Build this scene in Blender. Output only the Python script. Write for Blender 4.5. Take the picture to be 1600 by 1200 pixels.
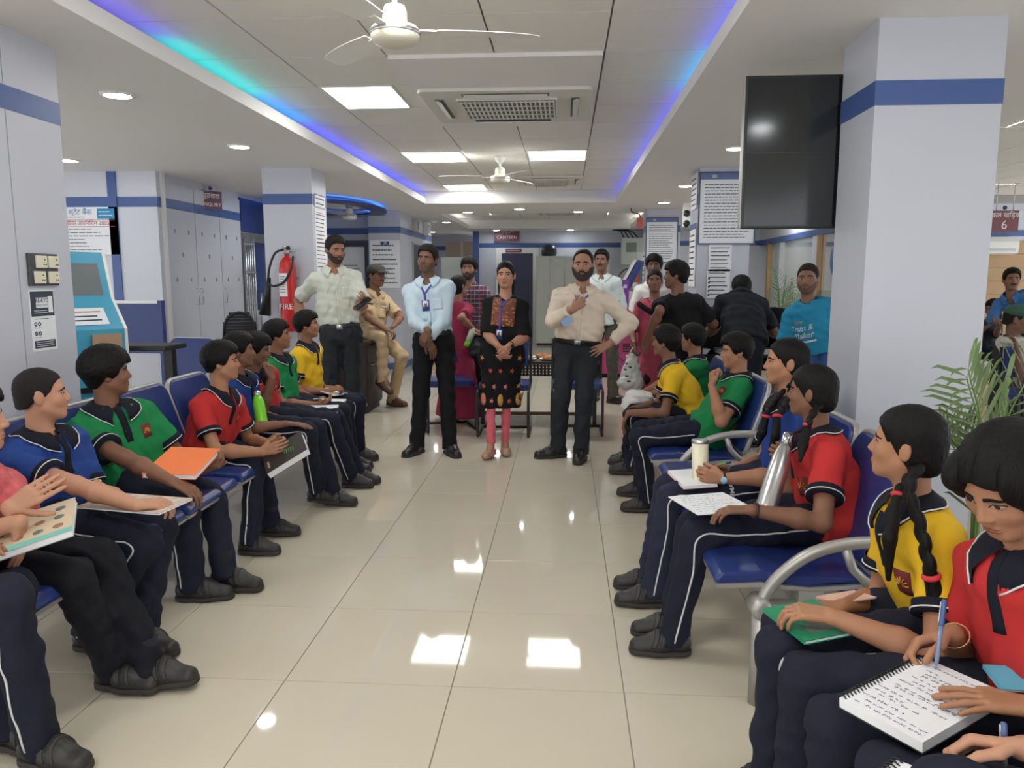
import bpy, bmesh, math, random
import numpy as np
from mathutils import Vector, Matrix, Euler

for o in list(bpy.data.objects):
    bpy.data.objects.remove(o)
scene = bpy.context.scene
COL = scene.collection
rad = math.radians
rnd = random.Random(7)

# ------------------------------------------------------------------ camera
CAM_H, FPX = 1.42, 1200.0
YAW, PITCH = rad(3.92), rad(7.74)          # turned left of the hall axis (+Y), tilted down
cam_d = bpy.data.cameras.new('camera')
cam_d.sensor_width = 36.0
cam_d.lens = 36.0 * FPX / 1600.0
cam_d.clip_start = 0.02
cam = bpy.data.objects.new('camera', cam_d)
COL.objects.link(cam)
cam.location = (0, 0, CAM_H)
cam.rotation_euler = (rad(90) - PITCH, 0, YAW)
scene.camera = cam

# ------------------------------------------------------------------ world, exposure
world = bpy.data.worlds.new('world')
scene.world = world
world.use_nodes = True
wb = world.node_tree.nodes['Background']
wb.inputs[0].default_value = (0.93, 0.96, 1.0, 1)
wb.inputs[1].default_value = 1.5
PANEL_E, DOWN_E, COVE_E = 13.0, 46.0, 2.1
vs = scene.view_settings
vs.view_transform = 'Standard'
vs.look = 'None'
vs.exposure = 0.52
vs.gamma = 1.0
vs.use_curve_mapping = False

# ------------------------------------------------------------------ picture -> place
_r = np.array([math.cos(YAW), math.sin(YAW), 0.0])
_f = np.array([-math.sin(YAW)*math.cos(PITCH), math.cos(YAW)*math.cos(PITCH), -math.sin(PITCH)])
_u = np.array([-math.sin(YAW)*math.sin(PITCH), math.cos(YAW)*math.sin(PITCH), math.cos(PITCH)])
_c = np.array([0, 0, CAM_H])
def ray(u, v):
    return _f + _r*((u-800.0)/FPX) + _u*((600.0-v)/FPX)
def W(u, v, Y):
    d = ray(u, v); return _c + d*(Y/d[1])
def WX(u, v, X):
    d = ray(u, v); return _c + d*(X/d[0])
def WZ(u, v, Z=0.0):
    d = ray(u, v); return _c + d*((Z-CAM_H)/d[2])
def A(*v): return np.array(v, dtype=float)
def nrm(v):
    v = np.asarray(v, dtype=float); return v/(np.linalg.norm(v)+1e-12)

# ------------------------------------------------------------------ object helpers
def tag(o, label=None, cat=None, group=None, kind=None):
    if label: o['label'] = label
    if cat: o['category'] = cat
    if group: o['group'] = group
    if kind: o['kind'] = kind
    return o
def setpar(o, parent):
    if parent is not None:
        o.parent = parent
    return o
def thing(name, label, cat, loc=(0,0,0), rz=0.0, group=None):
    o = bpy.data.objects.new(name, None)
    COL.objects.link(o)
    o.empty_display_size = 0.1
    o.location = loc; o.rotation_euler = (0, 0, rz)
    return tag(o, label, cat, group)
def link_mesh(name, me, mats=None, parent=None, loc=None, rot=None, smooth=False):
    if mats is not None and len(me.materials) == 0:
        for m in (mats if isinstance(mats, (list, tuple)) else [mats]):
            me.materials.append(m)
    if smooth:
        me.polygons.foreach_set('use_smooth', [True]*len(me.polygons))
    o = bpy.data.objects.new(name, me)
    COL.objects.link(o)
    if loc is not None: o.location = loc
    if rot is not None: o.rotation_euler = rot
    return setpar(o, parent)
def copy_tree(o, parent=None):
    c = o.copy(); COL.objects.link(c); c.parent = parent
    for ch in list(o.children):
        copy_tree(ch, c)
    return c

class MB:
    """collects simple shapes into one mesh"""
    def __init__(s): s.v = []; s.f = []; s.mi = []; s.m = 0; s.sm = []
    def add(s, vs_, fs_, smooth=False):
        n = len(s.v); s.v += [tuple(map(float, p)) for p in vs_]
        for f in fs_:
            s.f.append(tuple(i+n for i in f)); s.mi.append(s.m); s.sm.append(smooth)
        return s
    def mat(s, i): s.m = i; return s
    def box(s, x0, x1, y0, y1, z0, z1):
        v = [(x0,y0,z0),(x1,y0,z0),(x1,y1,z0),(x0,y1,z0),(x0,y0,z1),(x1,y0,z1),(x1,y1,z1),(x0,y1,z1)]
        return s.add(v, [(0,3,2,1),(4,5,6,7),(0,1,5,4),(1,2,6,5),(2,3,7,6),(3,0,4,7)])
    def cbox(s, c, sx, sy, sz, R=None, bev=0.0):
        """box about a centre with optional rotation, bevelled edges along its local z"""
        if bev > 0:
            hx, hy = sx/2, sy/2; pts = []
            for cx, cy, a0 in ((hx-bev,hy-bev,0),(-hx+bev,hy-bev,90),(-hx+bev,-hy+bev,180),(hx-bev,-hy+bev,270)):
                for k in range(4):
                    a = rad(a0+30*k); pts.append((cx+bev*math.cos(a), cy+bev*math.sin(a)))
            n = len(pts)
            v = [(x,y,-sz/2) for x,y in pts]+[(x,y,sz/2) for x,y in pts]
            fs = [tuple(range(n-1,-1,-1)), tuple(range(n,2*n))]+[(i,(i+1)%n,n+(i+1)%n,n+i) for i in range(n)]
        else:
            hx,hy,hz = sx/2,sy/2,sz/2
            v = [(-hx,-hy,-hz),(hx,-hy,-hz),(hx,hy,-hz),(-hx,hy,-hz),(-hx,-hy,hz),(hx,-hy,hz),(hx,hy,hz),(-hx,hy,hz)]
            fs = [(0,3,2,1),(4,5,6,7),(0,1,5,4),(1,2,6,5),(2,3,7,6),(3,0,4,7)]
        M = R if R is not None else Matrix.Identity(3)
        return s.add([Vector(c)+M@Vector(p) for p in v], fs)
    def tube(s, pts, r, n=8, closed=False, cap=True):
        pts = [np.asarray(p, float) for p in pts]; m = len(pts)
        rr = r if hasattr(r, '__len__') else [r]*m
        vs_ = []; up = None
        for i in range(m):
            if closed: t = pts[(i+1)%m]-pts[i-1]
            else: t = pts[min(i+1,m-1)]-pts[max(i-1,0)]
            t = nrm(t)
            if up is None:
                a = A(0,0,1) if abs(t[2]) < .9 else A(1,0,0)
                up = nrm(np.cross(np.cross(t,a),t))
            else:
                up = nrm(up - t*np.dot(up,t))
            b = np.cross(t,up)
            for k in range(n):
                an = 2*math.pi*k/n
                vs_.append(pts[i]+rr[i]*(math.cos(an)*up+math.sin(an)*b))
        fs = []
        for i in range(m if closed else m-1):
            j = (i+1)%m
            for k in range(n):
                fs.append((i*n+k, i*n+(k+1)%n, j*n+(k+1)%n, j*n+k))
        if cap and not closed:
            fs.append(tuple(range(n-1,-1,-1))); fs.append(tuple((m-1)*n+k for k in range(n)))
        return s.add(vs_, fs, True)
    def lathe(s, prof, c=(0,0,0), n=20, R=None, cap=True):
        """profile [(r,z)] turned about z"""
        vs_ = []; M = R if R is not None else Matrix.Identity(3)
        for r, z in prof:
            for k in range(n):
                a = 2*math.pi*k/n
                vs_.append(Vector(c)+M@Vector((r*math.cos(a), r*math.sin(a), z)))
        fs = []
        for i in range(len(prof)-1):
            for k in range(n):
                fs.append((i*n+k, i*n+(k+1)%n, (i+1)*n+(k+1)%n, (i+1)*n+k))
        if cap:
            fs.append(tuple(range(n-1,-1,-1))); fs.append(tuple((len(prof)-1)*n+k for k in range(n)))
        return s.add(vs_, fs, True)
    def prism(s, poly, a0, a1, axis='y'):
        """poly of 2d points (in the two other axes), extruded along axis"""
        def put(p, t):
            return {'x': (t,p[0],p[1]), 'y': (p[0],t,p[1]), 'z': (p[0],p[1],t)}[axis]
        n = len(poly)
        v = [put(p,a0) for p in poly]+[put(p,a1) for p in poly]
        fs = [tuple(range(n)), tuple(range(2*n-1,n-1,-1))]+[(i,n+i,n+(i+1)%n,(i+1)%n) for i in range(n)]
        return s.add(v, fs)
    def quad(s, a, b, c, d): return s.add([a,b,c,d], [(0,1,2,3)])
    def mesh(s, name):
        me = bpy.data.meshes.new(name)
        me.from_pydata(s.v, [], s.f)
        me.polygons.foreach_set('material_index', s.mi)
        me.polygons.foreach_set('use_smooth', s.sm)
        me.update()
        bm = bmesh.new(); bm.from_mesh(me)
        bmesh.ops.recalc_face_normals(bm, faces=bm.faces)
        bm.to_mesh(me); bm.free()
        return me
    def build(s, name, mats, parent=None, loc=None, rot=None, bevel=0.0):
        me = s.mesh(name)
        if bevel > 0:
            bm = bmesh.new(); bm.from_mesh(me)
            bmesh.ops.bevel(bm, geom=[e for e in bm.edges if len(e.link_faces)==2 and e.calc_face_angle(0) > .5],
                            offset=bevel, segments=2, affect='EDGES', profile=.6)
            bm.to_mesh(me); bm.free()
        return link_mesh(name, me, mats, parent, loc, rot)

# ------------------------------------------------------------------ materials
_mats = {}
def srgb(r, g, b):
    def c(x):
        x /= 255.0
        return x/12.92 if x <= .04045 else ((x+.055)/1.055)**2.4
    return (c(r), c(g), c(b))
def mat(name, col, rough=.5, metal=0., spec=.5, emit=None, es=0., var=0., vscale=6., bump=0., bscale=60.,
        alpha=1., trans=0., stretch=None, coat=0.):
    if name in _mats: return _mats[name]
    m = bpy.data.materials.new(name); m.use_nodes = True
    nt = m.node_tree; b = nt.nodes['Principled BSDF']
    b.inputs['Base Color'].default_value = (*col, 1)
    b.inputs['Roughness'].default_value = rough
    b.inputs['Metallic'].default_value = metal
    b.inputs['Specular IOR Level'].default_value = spec
    if coat: b.inputs['Coat Weight'].default_value = coat
    if emit is not None:
        b.inputs['Emission Color'].default_value = (*emit, 1)
        b.inputs['Emission Strength'].default_value = es
    if alpha < 1: b.inputs['Alpha'].default_value = alpha
    if trans: b.inputs['Transmission Weight'].default_value = trans
    if var or bump:
        tc = nt.nodes.new('ShaderNodeTexCoord'); mp = nt.nodes.new('ShaderNodeMapping')
        nt.links.new(tc.outputs['Object'], mp.inputs[0])
        if stretch: mp.inputs['Scale'].default_value = stretch
    if var:
        n = nt.nodes.new('ShaderNodeTexNoise'); n.inputs['Scale'].default_value = vscale
        n.inputs['Detail'].default_value = 4
        nt.links.new(mp.outputs[0], n.inputs['Vector'])
        mx = nt.nodes.new('ShaderNodeMix'); mx.data_type = 'RGBA'
        mx.inputs[6].default_value = (*[max(0, c*(1-var)) for c in col], 1)
        mx.inputs[7].default_value = (*[min(1, c*(1+var)) for c in col], 1)
        nt.links.new(n.outputs[0], mx.inputs[0]); nt.links.new(mx.outputs[2], b.inputs['Base Color'])
    if bump:
        n2 = nt.nodes.new('ShaderNodeTexNoise'); n2.inputs['Scale'].default_value = bscale
        n2.inputs['Detail'].default_value = 3
        nt.links.new(mp.outputs[0], n2.inputs['Vector'])
        bp = nt.nodes.new('ShaderNodeBump'); bp.inputs['Strength'].default_value = bump
        bp.inputs['Distance'].default_value = .01
        nt.links.new(n2.outputs[0], bp.inputs['Height']); nt.links.new(bp.outputs[0], b.inputs['Normal'])
    _mats[name] = m
    return m
def emis(name, col, strength):
    return mat(name, (0.8,0.8,0.8), emit=col, es=strength)

M_wall = mat('wall_laminate', srgb(192,195,206), .38, var=.03, vscale=3)
M_wallw = mat('wall_white', srgb(204,207,217), .4, var=.03, vscale=3)
M_ceil = mat('ceiling_plaster', srgb(236,234,232), .7, var=.02, vscale=2)
M_ctile = mat('ceiling_tile', srgb(238,236,230), .85, var=.03, vscale=8, bump=.15, bscale=180)
M_band = mat('blue_band', srgb(66,92,150), .35, var=.04)
M_dblue = mat('dark_blue', srgb(40,58,118), .35)
M_floor = mat('floor_tile', srgb(202,194,176), .045, spec=.27, var=.035, vscale=3.5)
M_grout = mat('grout', srgb(150,140,122), .8)
M_vinyl = mat('blue_vinyl', srgb(38,56,118), .32, var=.05, bump=.05, bscale=40)
M_steel = mat('brushed_steel', srgb(196,196,196), .28, metal=.9)
M_chrome = mat('chrome', srgb(215,215,215), .12, metal=1.)
M_silver = mat('silver_paint', srgb(176,174,170), .4, metal=.55)
M_black = mat('black_plastic', srgb(24,24,27), .4)
M_blackm = mat('black_metal', srgb(22,22,24), .35)
M_white = mat('white_plastic', srgb(232,232,228), .4)
M_paper = mat('paper', srgb(232,234,238), .7)
M_ink = mat('ink', srgb(58,60,78), .8)
M_inkb = mat('ink_blue', srgb(44,56,120), .8)
M_redprint = mat('print_red', srgb(178,60,70), .7)
M_wood = mat('dark_wood', srgb(48,36,32), .45, var=.25, vscale=4, stretch=(1,1,.15))
M_tan = mat('tan_wood', srgb(176,142,100), .5, var=.1, vscale=5, stretch=(.3,1,3))
M_glass = mat('glass', (.75,.85,.85), .03, alpha=.18, spec=.6)
M_glassf = mat('frosted_glass', srgb(190,205,190), .35, alpha=.62)
M_red = mat('extinguisher_red', srgb(196,36,38), .3)
# =================================================================== STRUCTURE
def struct(name, mb, m, parent=None, bevel=0.):
    o = mb.build(name, m, parent, bevel=bevel)
    if parent is None: o['kind'] = 'structure'
    return o

BZ0, BZ1 = 2.14, 2.24          # the blue band that runs round the hall
SOF, LIP, CEIL = 2.485, 2.565, 2.67
CX0, CX1, CY1 = -1.98, 0.70, 11.0      # cove opening

# ---- floor: slab, single tiles near by, joined tiles beyond
floor = struct('floor', MB().box(-9, 9, -4, 21, -.12, -.004), M_grout)
TX, TY = .602, .614
tile_me = MB()
def tile_shape(mb, x0, x1, y0, y1, g=.0018, e=.0012):
    mb.add([(x0+g,y0+g,-.004),(x1-g,y0+g,-.004),(x1-g,y1-g,-.004),(x0+g,y1-g,-.004),
            (x0+g,y0+g,-e),(x1-g,y0+g,-e),(x1-g,y1-g,-e),(x0+g,y1-g,-e),
            (x0+g+e,y0+g+e,0),(x1-g-e,y0+g+e,0),(x1-g-e,y1-g-e,0),(x0+g+e,y1-g-e,0)],
           [(0,1,5,4),(1,2,6,5),(2,3,7,6),(3,0,4,7),(4,5,9,8),(5,6,10,9),(6,7,11,10),(7,4,8,11),(8,9,10,11)])
tile_shape(tile_me, 0, TX, 0, TY)
tile_me = tile_me.mesh('floor_tile'); tile_me.materials.append(M_floor)
rest = MB()
for i in range(-14, 15):
    for j in range(-9, 28):
        x, y = -.385+i*TX, 3.746+j*TY-TY
        near = 1.4 < y < 9.3 and -4.6 < x < 4.4 and abs(x) < .75*y+1.2
        if near:
            o = bpy.data.objects.new('floor_tile', tile_me); COL.objects.link(o)
            o.location = (x, y, 0); o.parent = floor
        else:
            tile_shape(rest, x, x+TX, y, y+TY)
rest.build('floor_tile', M_floor, floor)['kind'] = 'stuff'

# ---- ceilings
ce = MB()
ce.box(-9, CX0, -4, CY1, SOF, LIP); ce.box(CX1, 2.9, -4, CY1, SOF, LIP)
ce.box(-9, 2.9, CY1, 12.7, SOF, LIP)
ce.box(-9, -2.05, 12.7, 21, SOF, LIP); ce.box(1.35, 2.9, 12.7, 21, SOF, LIP); ce.box(-2.05, 1.35, 16.4, 21, SOF, LIP)
struct('ceiling', ce, M_ceil)
ce = MB()
ce.box(-9, 9, -4, 21, CEIL+.02, CEIL+.08)
ceil_up = struct('ceiling_upper', ce, mat('ceiling_grid', srgb(170,168,162), .6))
ce = MB(); ce.box(2.9, 2.98, -4, 21, SOF, CEIL+.02)
struct('trim_1', ce, M_ceil)
# tiles of the upper ceiling, one piece each over the cove and the right bay
CTX, CTY, CGX, CGY = .609, .648, -1.62, 5.10
ct = MB(); g = .005
ct.cbox((0,0,0), CTX-2*g, CTY-2*g, .016); ct_me = ct.mesh('ceiling_tile'); ct_me.materials.append(M_ctile)
panel_cells = {(0,0):(-1.61,-1.14), (0,4):0, (2,4):0, (0,8):0,
               (1,-4):None, (2,-4):None, (0,-8):None, (2,-8):None, (0,-12):None, (2,-12):None}
for i in range(-1, 5):
    for j in range(-10, 10):
        if (i,j) in panel_cells or (i in (1,2) and j in (-1,0,1)): continue
        o = bpy.data.objects.new('ceiling_tile', ct_me); COL.objects.link(o)
        o.location = (CGX+(i+.5)*CTX, CGY+(j+.5)*CTY, CEIL); o.parent = ceil_up
for x0_, x1_, y0_ in ((-1.115,-1.016,5.10),(-1.08,-1.016,10.28)):
    MB().box(x0_,x1_,y0_+.005,y0_+CTY-.005,CEIL-.008,CEIL+.008).build('ceiling_tile', M_ctile, ceil_up)
rb = MB()
for i in range(0, 10):
    for j in range(-6, 14):
        rb.cbox((3.0+(i+.5)*CTX, 3.0+(j+.5)*CTY, CEIL), CTX-2*g, CTY-2*g, .016)
rb.build('ceiling_tile', M_ctile, ceil_up)['kind'] = 'stuff'
fb = MB()
for i in range(0, 6):
    for j in range(0, 6):
        fb.cbox((-2.0+(i+.5)*.56, 12.7+(j+.5)*.62, CEIL), .55, .61, .016)
fb.build('ceiling_tile', M_ctile, ceil_up)['kind'] = 'stuff'
# dropped plate round the first ceiling air conditioner
struct('trim_2', MB().box(CGX+CTX+.01, CGX+3*CTX-.01, CGY-.66, CGY+2*CTY-.02, CEIL-.03, CEIL+.01), M_ceil)

# ---- square light panels (recessed lamps)
M_panel = emis('lamp_panel', (1.0,.985,.93), PANEL_E)
M_frame = mat('lamp_frame', srgb(235,235,230), .4)
def panel_light(x0, x1, y0, y1, label, z=CEIL, group='square ceiling light panels'):
    t = thing('ceiling_light_panel', label, 'ceiling light', ((x0+x1)/2,(y0+y1)/2,z), group=group)
    hx, hy = (x1-x0)/2, (y1-y0)/2
    f = MB(); w = .018
    for a,b,c,d in ((-hx,hx,-hy,-hy+w),(-hx,hx,hy-w,hy),(-hx,-hx+w,-hy+w,hy-w),(hx-w,hx,-hy+w,hy-w)):
        f.box(a,b,c,d,-.014,.012)
    f.build('frame', M_frame, t)
    MB().box(-hx+w,hx-w,-hy+w,hy-w,-.006,.008).build('diffuser', M_panel, t)
    return t
panel_light(-1.61,-1.12,5.10,5.75,'large square light panel nearest, left of the near ceiling air conditioner')
panel_light(-1.64,-1.03,7.69,8.33,'lit square ceiling panel left of the far ceiling fan')
panel_light(-.39,.21,7.69,8.33,'lit square ceiling panel right of the far ceiling fan')
panel_light(-1.63,-1.09,10.93,11.58-.62,'narrow lit ceiling panel at the far end of the blue-lit recess') if False else None
panel_light(-1.64,-1.08,10.32,10.93,'small looking lit ceiling panel at the far end of the blue-lit recess')
panel_light(-1.75,-1.15,14.6,15.1,'lit panel in the distant ceiling recess above the canteen door')
panel_light(.75,1.33,14.6,15.1,'lit panel in the distant ceiling recess above the meter box')
panel_light(3.25,3.85,6.15,6.8,'lit ceiling panel right of the big white pillar')
panel_light(5.3,5.9,10.6,11.25,'faint lit ceiling panel above the window sign with number 6')
panel_light(-.42,.16,14.6,15.1,'middle lit panel in the distant ceiling recess') if False else None
panel_light(5.0,5.6,15.2,15.8,'lit panel inside the glazed office at far right')  # added to lighten the dark office interior
panel_light(3.25,3.85,13.9,14.5,'lit panel over the passage by the glazed office')  # out of sight, added as extra light for the right side
panel_light(-1.0,-.4,13.1,13.6,'lit panel hidden behind the near edge of the distant recess')  # unseen panel added to brighten the far end
for k_, (a,b,c,d) in enumerate(((-1.0,-.4,2.5,3.1),(-.39,.21,-.1,.5),(-1.62,-1.02,-.1,.5),(-1.62,-1.02,-2.7,-2.1),(-.39,.21,-2.7,-2.1),(3.25,3.85,2.2,2.85),(5.1,5.7,6.15,6.8),(3.25,3.85,10,10.6))):
    panel_light(a,b,c,d,('square ceiling panel just above the viewer','ceiling panel behind the viewer, right of the pair','ceiling panel behind the viewer, left of the pair','rearmost left ceiling panel behind the viewer','rearmost right ceiling panel behind the viewer','ceiling panel over the right bay beside the big pillar','ceiling panel over the far right counter','ceiling panel over the right passage')[k_])  # the three right-bay panels are unseen, added to lift the light there

# ---- round downlights in the soffit
M_down = emis('lamp_down', (.93,.97,1.0), DOWN_E)
def downlight(x, y, label, z=SOF, r=.075):
    t = thing('downlight', label, 'ceiling light', (x,y,z), group='round downlights in the soffit')
    MB().lathe([(r,-.012),(r+.018,-.010),(r+.02,0),(r,.004)], n=28, cap=False).build('ring', M_frame, t)
    MB().lathe([(0.001,-.008),(r,-.008),(r,.002)], n=28).build('lens', M_down, t)
for x, y, s in ((-2.60,4.47,'nearest round downlight above the teal kiosk'),
                (-2.62,6.21,'round downlight before the pillar with the fire extinguisher'),
                (1.38,6.58,'round downlight left of the hanging dark display'),
                (1.36,9.12,'round downlight above the framed notice pillar'),
                (1.36,11.03,'round downlight above the far notice board'),
                (-4.46,6.82,'round downlight high beside the left pillar edge'),
                (-4.3,5.0,'round downlight half hidden behind the left pillar'),
                (-1.55,12.36,'tiny downlight left of the far ceiling air conditioner'),
                (.19,12.36,'tiny downlight right of the far ceiling air conditioner'),
                (-2.22,14.5,'tiny downlight above the plaid shirted man'),
                (-1.5,16.9,'tiny downlight by the canteen sign'),
                (.1,16.9,'tiny downlight above the steel cupboards')):
    downlight(x, y, s)
for x, y, s in ((-2.6,2.6,'downlight over the near left bench, above the frame'),(1.37,4.9,'downlight hidden behind the hanging display'),(1.37,2.0,'downlight over the near right bench, above the frame'),(-2.6,.8,'downlight behind the viewer over the left soffit'),
    (1.37,-.4,'downlight behind the viewer over the right soffit'),(-2.9,8.9,'downlight hidden behind the left far pillar'),(-3.4,9.4,'downlight over the glass door by the left cabinet'),(-3.5,13.6,'downlight beyond the wall block'),(-.7,11.85,'downlight in the cross soffit behind the second fan'),(2.2,10.2,'downlight behind the notice pillar'),(2.2,13.6,'downlight in the far right passage'),(2.4,15.8,'downlight near the meter box'),(-3.0,17.4,'downlight in the far left corridor')):  # those from the left far pillar on are unseen, added to brighten the far bays
    downlight(x, y, s)

# ---- coloured strips lying on the cove lips
def strip(x, y0, y1, col, nm, k=1.0, along='y'):
    m = emis('led_'+nm, col, COVE_E*k)
    mb = MB().box(x-.02, x+.02, y0, y1, LIP, LIP+.015)
    return mb.build('led_segment', m, led)
led = thing('cove_led_strip', 'blue and purple light strip hidden along the left ceiling recess', 'light strip', (0,0,0), group=None)
LX = CX0-.10
strip(LX, 2.0, 3.3, (.10,.08,1.0), 'violet', .5)
strip(LX, 3.3, 4.05, (.16,.12,1.0), 'violet2', .8)
strip(LX, 4.05, 5.3, (.0,.72,.78), 'teal', 1.0)
strip(LX, 5.3, 6.2, (.02,.32,1.0), 'azure', 1.1)
strip(LX, 6.2, CY1+.1, (.10,.12,1.0), 'blue', 1.1)
led = thing('cove_led_strip', 'blue light strip hidden along the right ceiling recess', 'light strip', (0,0,0))
RX = CX1+.10
strip(RX, 2.0, 4.4, (.10,.12,1.0), 'blue', 1.0)
strip(RX, 4.4, 5.3, (.02,.40,1.0), 'azure2', 1.1)
strip(RX, 5.3, CY1+.1, (.10,.12,1.0), 'blue', 1.1)

struct('trim_3', MB().box(CX0-.3,CX1+.3,CY1+.03,CY1+.06,LIP,CEIL+.02).box(-2.4,1.7,16.43,16.46,LIP,CEIL+.02), M_ceil)
led = thing('recess_white_strip', 'white light strip along the left edge of the distant ceiling recess', 'light strip', (-2.17,14.5,LIP))
WS = emis('led_white', (1.0,.98,.94), 6.0)  # both white strips are added to brighten the dark far recess
MB().box(-.02,.02,-1.7,1.8,0,.015).build('led_segment', WS, led)
led = thing('recess_white_strip', 'white light strip along the right edge of the distant ceiling recess', 'light strip', (1.47,14.5,LIP))
MB().box(-.02,.02,-1.7,1.8,0,.015).build('led_segment', WS, led)
# ---- pillars with their blue bands
def pillar(name, x0, x1, y0, y1, m=M_wall, zt=SOF, joint=None):
    o = struct(name, MB().box(x0,x1,y0,y1,0,zt), m)
    e = .003
    MB().box(x0-e,x1+e,y0-e,y1+e,BZ0,BZ1).build('blue_band', M_band, o)
    MB().box(x0-.006,x1+.006,y0-.006,y1+.006,0,.1).build('skirting', M_band, o)
    return o
pillar('wall_pillar_right', 1.283, 1.793, 3.43, 3.83)
pl = pillar('wall_pillar_left', -2.95, -2.383, 3.0, 3.60)
MB().box(-2.3845,-2.3815,3.235,3.239,0,SOF).build('joint', mat('joint', srgb(150,152,160), .6), pl)
pillar('wall_pillar_left_far', -2.925, -2.44, 7.42, 7.86)
pillar('wall_pillar_right_far', 1.284, 1.78, 7.69, 8.15)
pillar('wall_pillar_right_end', 1.235, 1.75, 12.1, 12.55)
# block with the notice, left, third
pillar('wall_block', -3.08, -2.575, 12.05, 14.9)
struct('wall_dark_front', MB().box(-4.05,-3.08,12.35,12.45,0,SOF), M_wall)
MB().box(-4.05,-3.08,12.345,12.455,BZ0,BZ1).build('blue_band', M_band, bpy.data.objects['wall_dark_front'])

# ---- left walls
wl = struct('wall_left_front', MB().box(-9,-4.06,7.56,7.66,0,SOF), M_wallw)
MB().box(-9,-4.055,7.556,7.664,BZ0,BZ1).build('blue_band', M_band, wl)
MB().box(-4.56,-4.47,7.545,7.56,0,SOF).build('upright_strip', M_band, wl)
wl2 = struct('wall_left_side', MB().box(-4.5,-4.08,7.66,21,0,SOF), M_wallw)
# ---- back wall
wb_ = struct('wall_back', MB().box(-1.98,9,17.4,17.5,0,CEIL), M_wallw)
MB().box(-1.98,9,17.394,17.4,BZ0-.01,BZ1-.01).build('blue_band', M_band, wb_)
MB().box(-2.06,-1.93,17.3,17.5,0,SOF).build('blue_post', M_band, wb_)
wb2 = struct('wall_back_left', MB().box(-4.1,-1.95,19.2,19.3,0,SOF), M_wallw)
MB().box(-4.1,-1.95,19.19,19.2,BZ0,BZ1).build('blue_band', M_band, wb2)
# ---- right: glass partition wall, far wall of the counters
wr = struct('wall_right_front', MB().box(4.3,4.4,16.0,17.4,0,SOF).box(1.75,4.4,16.9,17.0,0,SOF), M_wallw)
MB().box(1.75,4.3,16.89,16.9,BZ0,BZ1).build('blue_band', M_band, wr)
wr2 = struct('wall_right_glazed', MB().box(4.12,4.2,11.4,16.9,BZ1,SOF).box(4.12,4.2,13.05,13.35,0,BZ0).box(4.12,4.2,11.4,16.9,0,.12), M_wallw)
MB().box(4.11,4.21,11.4,16.9,BZ0,BZ1).build('blue_band', M_band, wr2)
MB().box(4.10,4.215,12.95,13.05,0,BZ0).box(4.10,4.215,16.1,16.2,0,BZ0).build('frame_post', M_tan, wr2)
for n, (y0,y1) in enumerate(((11.5,12.95),(13.35,16.1))):
    w = struct('window_%d'%(n+1), MB().box(4.15,4.17,y0,y1,1.25,BZ0), M_glass)
    MB().box(4.148,4.172,y0,y1,.12,1.25).build('frosted_band', M_glassf, w)
    if n == 0:
        el = MB()
        el.lathe([(.001,-.003),(.16,-.003),(.16,.003),(.001,.003)], c=(0,0,0), n=28, cap=False)
        eo = el.build('blue_sticker', mat('sticker_blue', srgb(80,125,190), .5), w)
        eo.matrix_world = Matrix.Translation((4.145,12.35,1.72)) @ Matrix.Rotation(rad(90),4,'Y') @ Matrix.Diagonal((1.35,1,1,1))
# wooden back wall of the counters, of single boards
wo = struct('wall_right_back', MB().box(4.6,9,13.62,13.7,0,CEIL), M_wallw)
MB().box(4.6,9,13.60,13.62,BZ0,BZ1).build('blue_band', M_band, wo)
for k in range(9):
    MB().box(4.6,9,13.585,13.62,.05+k*.225,.05+k*.225+.215).build('board', M_tan, wo)
wi = struct('wall_inner_office', MB().box(6.2,6.3,13.7,17.4,0,SOF), mat('office_beige', srgb(196,176,150), .6))

# ---- oval blue-lit recess in the left ceiling bay (built as a hanging ring)
ov = thing('oval_ceiling_cove', 'oval ceiling recess glowing blue beyond the extinguisher pillar', 'light strip', (-3.3,10.9,SOF))
def ovalring(a0,b0,a1,b1,z0,z1,n=40):
    v=[];f=[]
    for k in range(n):
        t=2*math.pi*k/n; c,s_=math.cos(t),math.sin(t)
        v += [(a0*c,b0*s_,z0),(a1*c,b1*s_,z0),(a1*c,b1*s_,z1),(a0*c,b0*s_,z1)]
    for k in range(n):
        i=4*k; j=4*((k+1)%n)
        f += [(i,i+1,j+1,j),(i+1,i+2,j+2,j+1),(i+2,i+3,j+3,j+2),(i+3,i,j,j+3)]
    return MB().add(v,f)
ovalring(.50,1.05,.72,1.35,-.085,-.055).build('oval_rim', M_dblue, ov)
ovalring(.60,1.18,.66,1.26,-.052,-.045).build('oval_led', emis('led_oval', (.05,.25,1.0), COVE_E*.9), ov)
ovalring(.40,.9,.50,1.05,-.02,-.002).build('oval_step', mat('oval_step', srgb(120,150,230), .6), ov)
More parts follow.
